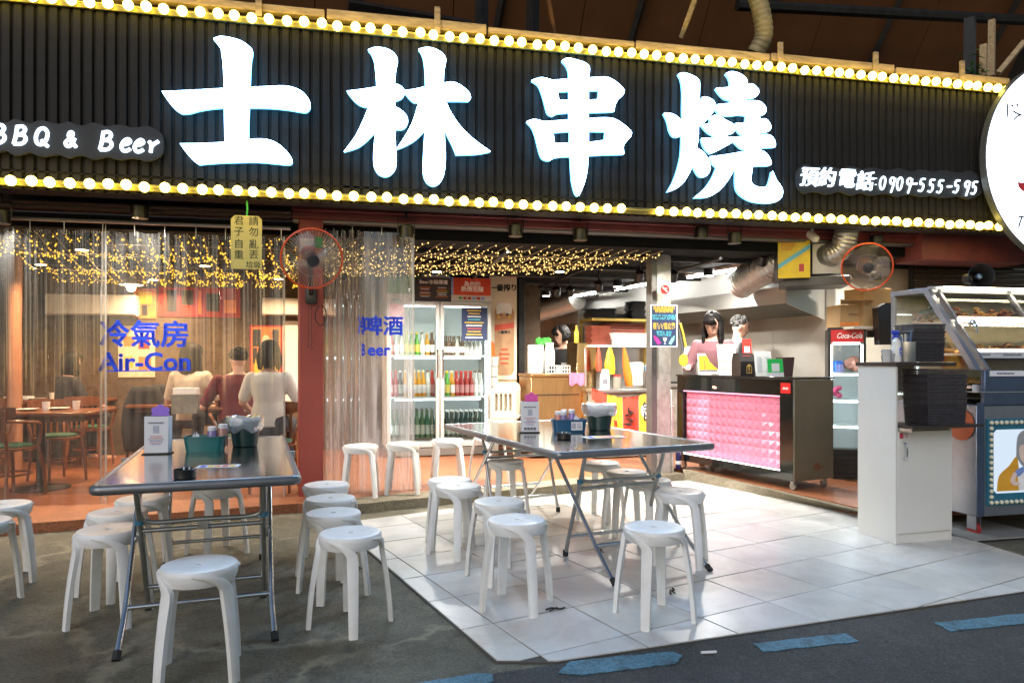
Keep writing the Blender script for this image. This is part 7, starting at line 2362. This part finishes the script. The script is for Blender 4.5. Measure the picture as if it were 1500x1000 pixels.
pr('print_shape', [(.36, .345, 1), (.60, .345, 1), (.58, .50), (.40, .52), (.35, .49)], m_wtxt, 1)
pr('print_shape', [(.34, .50), (.40, .52), (.41, .49), (.36, .45), (.31, .46)], m_pblue, 2)
pr('print_shape', [(.28, .42), (.31, .48), (.34, .47), (.325, .42), (.37, .40), (.36, .385), (.31, .385)], m_psk, 3)
bm_ = MB(); bm_.ball((0, 0, 0), .016, 10, 6)
sb_me = bm_.mesh('border_bulb', M('frosted_small_bulb', (.62, .60, .46), .3))
k = 0
pts = [(.107, .265 + i * .042) for i in range(15)] + [(.107 + .045 * i, .265) for i in range(1, 22)] + [(.107 + .045 * i, .853) for i in range(1, 22)]
for x, z in pts:
    link('border_bulb', sb_me, pf, (x, -.02, z))
for x in (.06, SWd - .1):
    g = MB(); g.tube([(x + .0, .10, .05), (x + .03, .10, .05)], .05, 16, mi=0); g.bb((x - .008, .06, .05), (x - .002, .14, .16), mi=1); g.bb((x + .032, .06, .05), (x + .038, .14, .16), mi=1); g.build('caster', [M('red_wheel', (.28, .02, .02), .4), m_alu], stl)
g = MB()
q = Matrix.Translation(sq_) @ Matrix.Rotation(SA, 4, 'Z') @ Vector((-.002, .42, .70))
g.prism([(.12 * math.cos(R(a)), .12 * math.sin(R(a))) for a in range(0, 360, 15)], 0, .003, X=Matrix.Translation((-.0045, .14, .83)) @ Matrix.Rotation(R(-90), 4, 'Z') @ XZ); g.build('round_sticker', M('orange_sticker', (.50, .10, .03), .5), stl, smooth=False)
g = MB(); g.bb((-.02, -.06, .0), (.62, .45, .0125)); 
tag(g.build('floor_sheet', M('grey_board', (.20, .20, .19), .6), None, (sq_.x - .1, sq_.y - .06, .014), SA), 'grey board on the ground under the food stall wheel', 'board')
# horn loudspeaker, louvre, maroon box beam
q = P(1438, 404, 5.9)
t = thing('horn_speaker', 'black horn loudspeaker standing on the food stall roof', 'loudspeaker', q, R(-8))
g = MB(); g.lathe([(.100, 0), (.104, .004), (.09, .03), (.05, .09), (.03, .15), (.045, .16), (.045, .24), (.02, .25)], 24, X=Matrix.Rotation(R(-90), 4, 'X'), caps=False); g.build('horn', m_blackp, t)
g = MB(); g.ball((0, .05, 0), .028, 12, 8); g.build('driver', M('blue_grey_metal', (.10, .15, .22), .25, .6), t)
g = MB(); g.tube([(0, .16, -.04), (0, .16, -.12)], .012, 8); g.bb((-.06, .12, -.13), (.06, .2, -.115)); g.build('bracket', m_blackp, t)
t = thing('louvre_panel', 'brown metal louvre behind the food stall', 'louvre', FW(fu(1338, .55), .55, 0), FA - R(4))
for k in range(7):
    g = MB(); g.box((1.0, 0, 2.08 + k * .062), (2.0, .05, .045), ch=.008, X=Matrix.Identity(4)); g.build('louvre_slat', M('brown_louvre', (.075, .055, .036), .4, .4), t)
g = MB(); g.bb((-.02, -.02, 2.03), (0, .06, 2.5)); g.build('end_strip', m_dark, t)
g = MB(); g.bb((0, 0, 0), (1.4, .4, .30), ch=.006); u, z = fz(1351, 380, -.1)
tag(g.build('box_beam', m_maroon, None, FW(u, -.1, z), FA), 'boxed maroon beam end above the louvre', 'beam')

# ================================================================== ROUND LIGHTBOX SIGN
RV = -.64
u0_, zc_ = fz(1443, 229, RV)
Rr = 146 / FPX * FW(u0_, RV).y * 1.06
t = thing('round_lightbox', 'big round white lightbox sign at the end of the black sign', 'sign', FW(u0_ + Rr, RV, zc_), FA)
circ = [(Rr * math.cos(2 * math.pi * k / 72), Rr * math.sin(2 * math.pi * k / 72)) for k in range(72)]
g = MB(); g.prism(circ, -.07, -.002, X=XZ); g.build('drum', M('lightbox_side', (.06, .065, .07), .4), t)
g = MB(); g.prism([(x * .985, y * .985) for x, y in circ], -.001, .004, X=XZ); fc_ = g.build('glowing_face', E('lightbox_face', (.86, .94, 1.0), 3.2), t, smooth=False)
m_navyink = M('navy_brush_ink', (.01, .03, .06), .6)
def brush(px, py, pts, w, m):
    g = MB()
    c = [(fz(x, y, RV - .006)[0] - (u0_ + Rr), -.006, fz(x, y, RV - .006)[1] - zc_) for x, y in pts]
    g.tube(crv(c, 4), w, 6, flat=1); g.build('brush_stroke', m, fc_)
for pts in ([(1475, 152), (1475.5, 162), (1475, 172)], [(1481, 154), (1484, 156)], [(1489, 152), (1491, 156)], [(1484, 163), (1489, 166), (1494, 168)], [(1485, 176), (1490, 171), (1496, 168)], [(1492, 318), (1497, 317), (1505, 318)], [(1497, 318), (1494, 326), (1492, 333)]):
    brush(0, 0, pts, .009, m_navyink)
g = MB(); c = [fz(x, y, RV - .006) for x, y in smooth_outline([(1491, 266, 1), (1497, 268), (1506, 266), (1506, 282), (1497, 279), (1492, 273)], 3)]
g.prism([(a - (u0_ + Rr), b - zc_) for a, b in c], .0045, .007, X=XZ); g.build('red_print', M('lightbox_red', (.55, .03, .04), .5), fc_, smooth=False)

# ================================================================== STRUCTURES ABOVE THE SIGN
m_awn = M('rusty_brown_sheet', (.11, .042, .010), .65, var=.2, scale=2, dirt=(.12, .05, .02), dscale=1.5, damt=.6)
aw = thing('awning_roof', 'rusty brown sheet awning roof rising behind the sign', 'awning', FW(0, 0, 0), FA)
X0, X1 = -6, 9
for k in range(10):
    a, b = X0 + (X1 - X0) * k / 10, X0 + (X1 - X0) * (k + 1) / 10 - .01
    g = MB(); g.add([(a, 1.9, 4.3), (b, 1.9, 4.3), (b, .2, 6.6), (a, .2, 6.6), (a, 1.93, 4.32), (b, 1.93, 4.32), (b, .23, 6.62), (a, .23, 6.62)], [(0, 1, 2, 3), (7, 6, 5, 4), (0, 4, 5, 1), (1, 5, 6, 2), (2, 6, 7, 3), (3, 7, 4, 0)]); g.build('roof_sheet', m_awn, aw, smooth=False)
for k in range(9):
    a = X0 + (X1 - X0) * (k + .9) / 9.3
    g = MB(); g.tube([(a, 1.87, 4.25), (a + .25, .15, 6.55)], .045, 4); g.build('rafter', m_dark, aw)
for v, z in ((1.6, 4.62), (.55, 6.05)):
    g = MB(); g.tube([(X0, v, z), (X1, v, z)], .05, 6); g.build('purlin', m_dark, aw)
g = MB(); g.bb((-7, 2.4, 2.9), (12, 2.6, 9))  # unseen dark wall added so no sky shows above the sign
struct(g.build('sky_cover_wall', M('dark_sky_cover', (.02, .016, .012), .8, var=.3, scale=1.5), None, FW(0, 0), FA))
g = MB(); g.bb((-7, -.6, 6.75), (12, 2.6, 6.85))  # unseen dark roof added to shut out the sky
struct(g.build('sky_cover_roof', m_dark, None, FW(0, 0), FA))
duct('flexible dark duct hanging above the sign', [P(1107, 78, 7.15), P(1118, 55, 7.1), P(1117, 28, 7.05), P(1108, -10, 7.0), P(1100, -50, 6.95)], .085, name='flexible_duct', m=M('dirty_flexible_duct', (.30, .24, .12), .6, .2, var=.3), pitch=.05)
def beam(label, a, b, r, m, n=4):
    g = MB(); g.tube([Vector((0, 0, 0)), Vector(b) - Vector(a)], r, n)
    tag(g.build('roof_strut', m, None, a), label, 'beam')
beam('pale timber strut leaning above the third character', P(998, 55, 6.9), P(1022, -12, 6.6), .028, m_lath)
beam('thin rusty strut above the third character', P(815, 66, 6.6), P(800, -20, 6.4), .022, m_awn)
beam('pale timber strut above the first character', P(302, 22, 5.9), P(285, -15, 5.8), .04, m_lath)
beam('dark steel tube running over the awning end', P(1080, 8, 7.6), P(1500, 30, 8.4), .06, m_dark, 8)
beam('dark crossbar over the second character', P(510, 8, 6.6), P(690, 38, 7.0), .06, m_dark)
for k, (px, y0, y1, Y, m, l) in enumerate(((1420, 112, 28, 7.9, m_dark, 'dark post behind the lightbox'), (1452, 112, 30, 8.1, m_lath, 'weathered timber post behind the lightbox'), (1440, 112, 66, 7.7, m_lath, 'short timber post with a torn edge behind the lightbox'), (705, 40, -20, 7.4, m_dark, 'dark upright above the second character'), (780, 55, -20, 7.6, m_dark, 'dark upright above the third character'))):
    beam(l, P(px, y0, Y), P(px + 1, y1, Y), .07 if m is m_dark else .045, m)
beam('slanted timber brace behind the lightbox', P(1462, 108, 7.8), P(1500, 62, 7.9), .035, m_lath)
g = MB()
rnd = random.Random(4)
for k in range(60):
    c = Vector((rnd.gauss(0, .09), rnd.gauss(0, .06), rnd.gauss(0, .09)))
    a = rnd.uniform(0, 6.3)
    d_ = Vector((math.cos(a), math.sin(a), rnd.uniform(-.6, .6))) * .05
    n_ = d_.cross(Vector((0, 0, 1))).normalized() * .016
    g.add([c - d_, c + n_, c + d_, c - n_], [(0, 1, 2, 3)])
tag(g.build('leafy_plant', M('green_leaf', (.05, .20, .03), .5), None, P(1428, 104, 7.6)), 'small green leafy plant above the end of the sign', 'plant')

# ---- little things on the ground
g = MB(); g.tube([(0, 0, 0), (.07, .008, 0)], .006, 8); q = G(1027, 959)
tag(g.build('cigarette_butt', m_paper, None, (q.x, q.y, .012)), 'white cigarette butt on the asphalt by the tile edge', 'litter')
for px, py, l in ((812, 893, 'black cable clip near the wide table foot'), (985, 867, 'black cable tie pair on the tiles'), (880, 808, 'dark dry leaf on the tiles under the wide table')):
    q = G(px, py, .015)
    g = MB(); g.tube(crv([(-.045, 0, 0), (-.01, .012, .002), (.03, -.004, 0), (.06, .012, 0)], 4), .005, 6); g.tube([(-.03, -.02, 0), (.02, .016, .002)], .004, 6)
    tag(g.build('litter_scrap', m_rubber, None, (q.x, q.y, .021), random.uniform(0, 3)), l, 'litter')
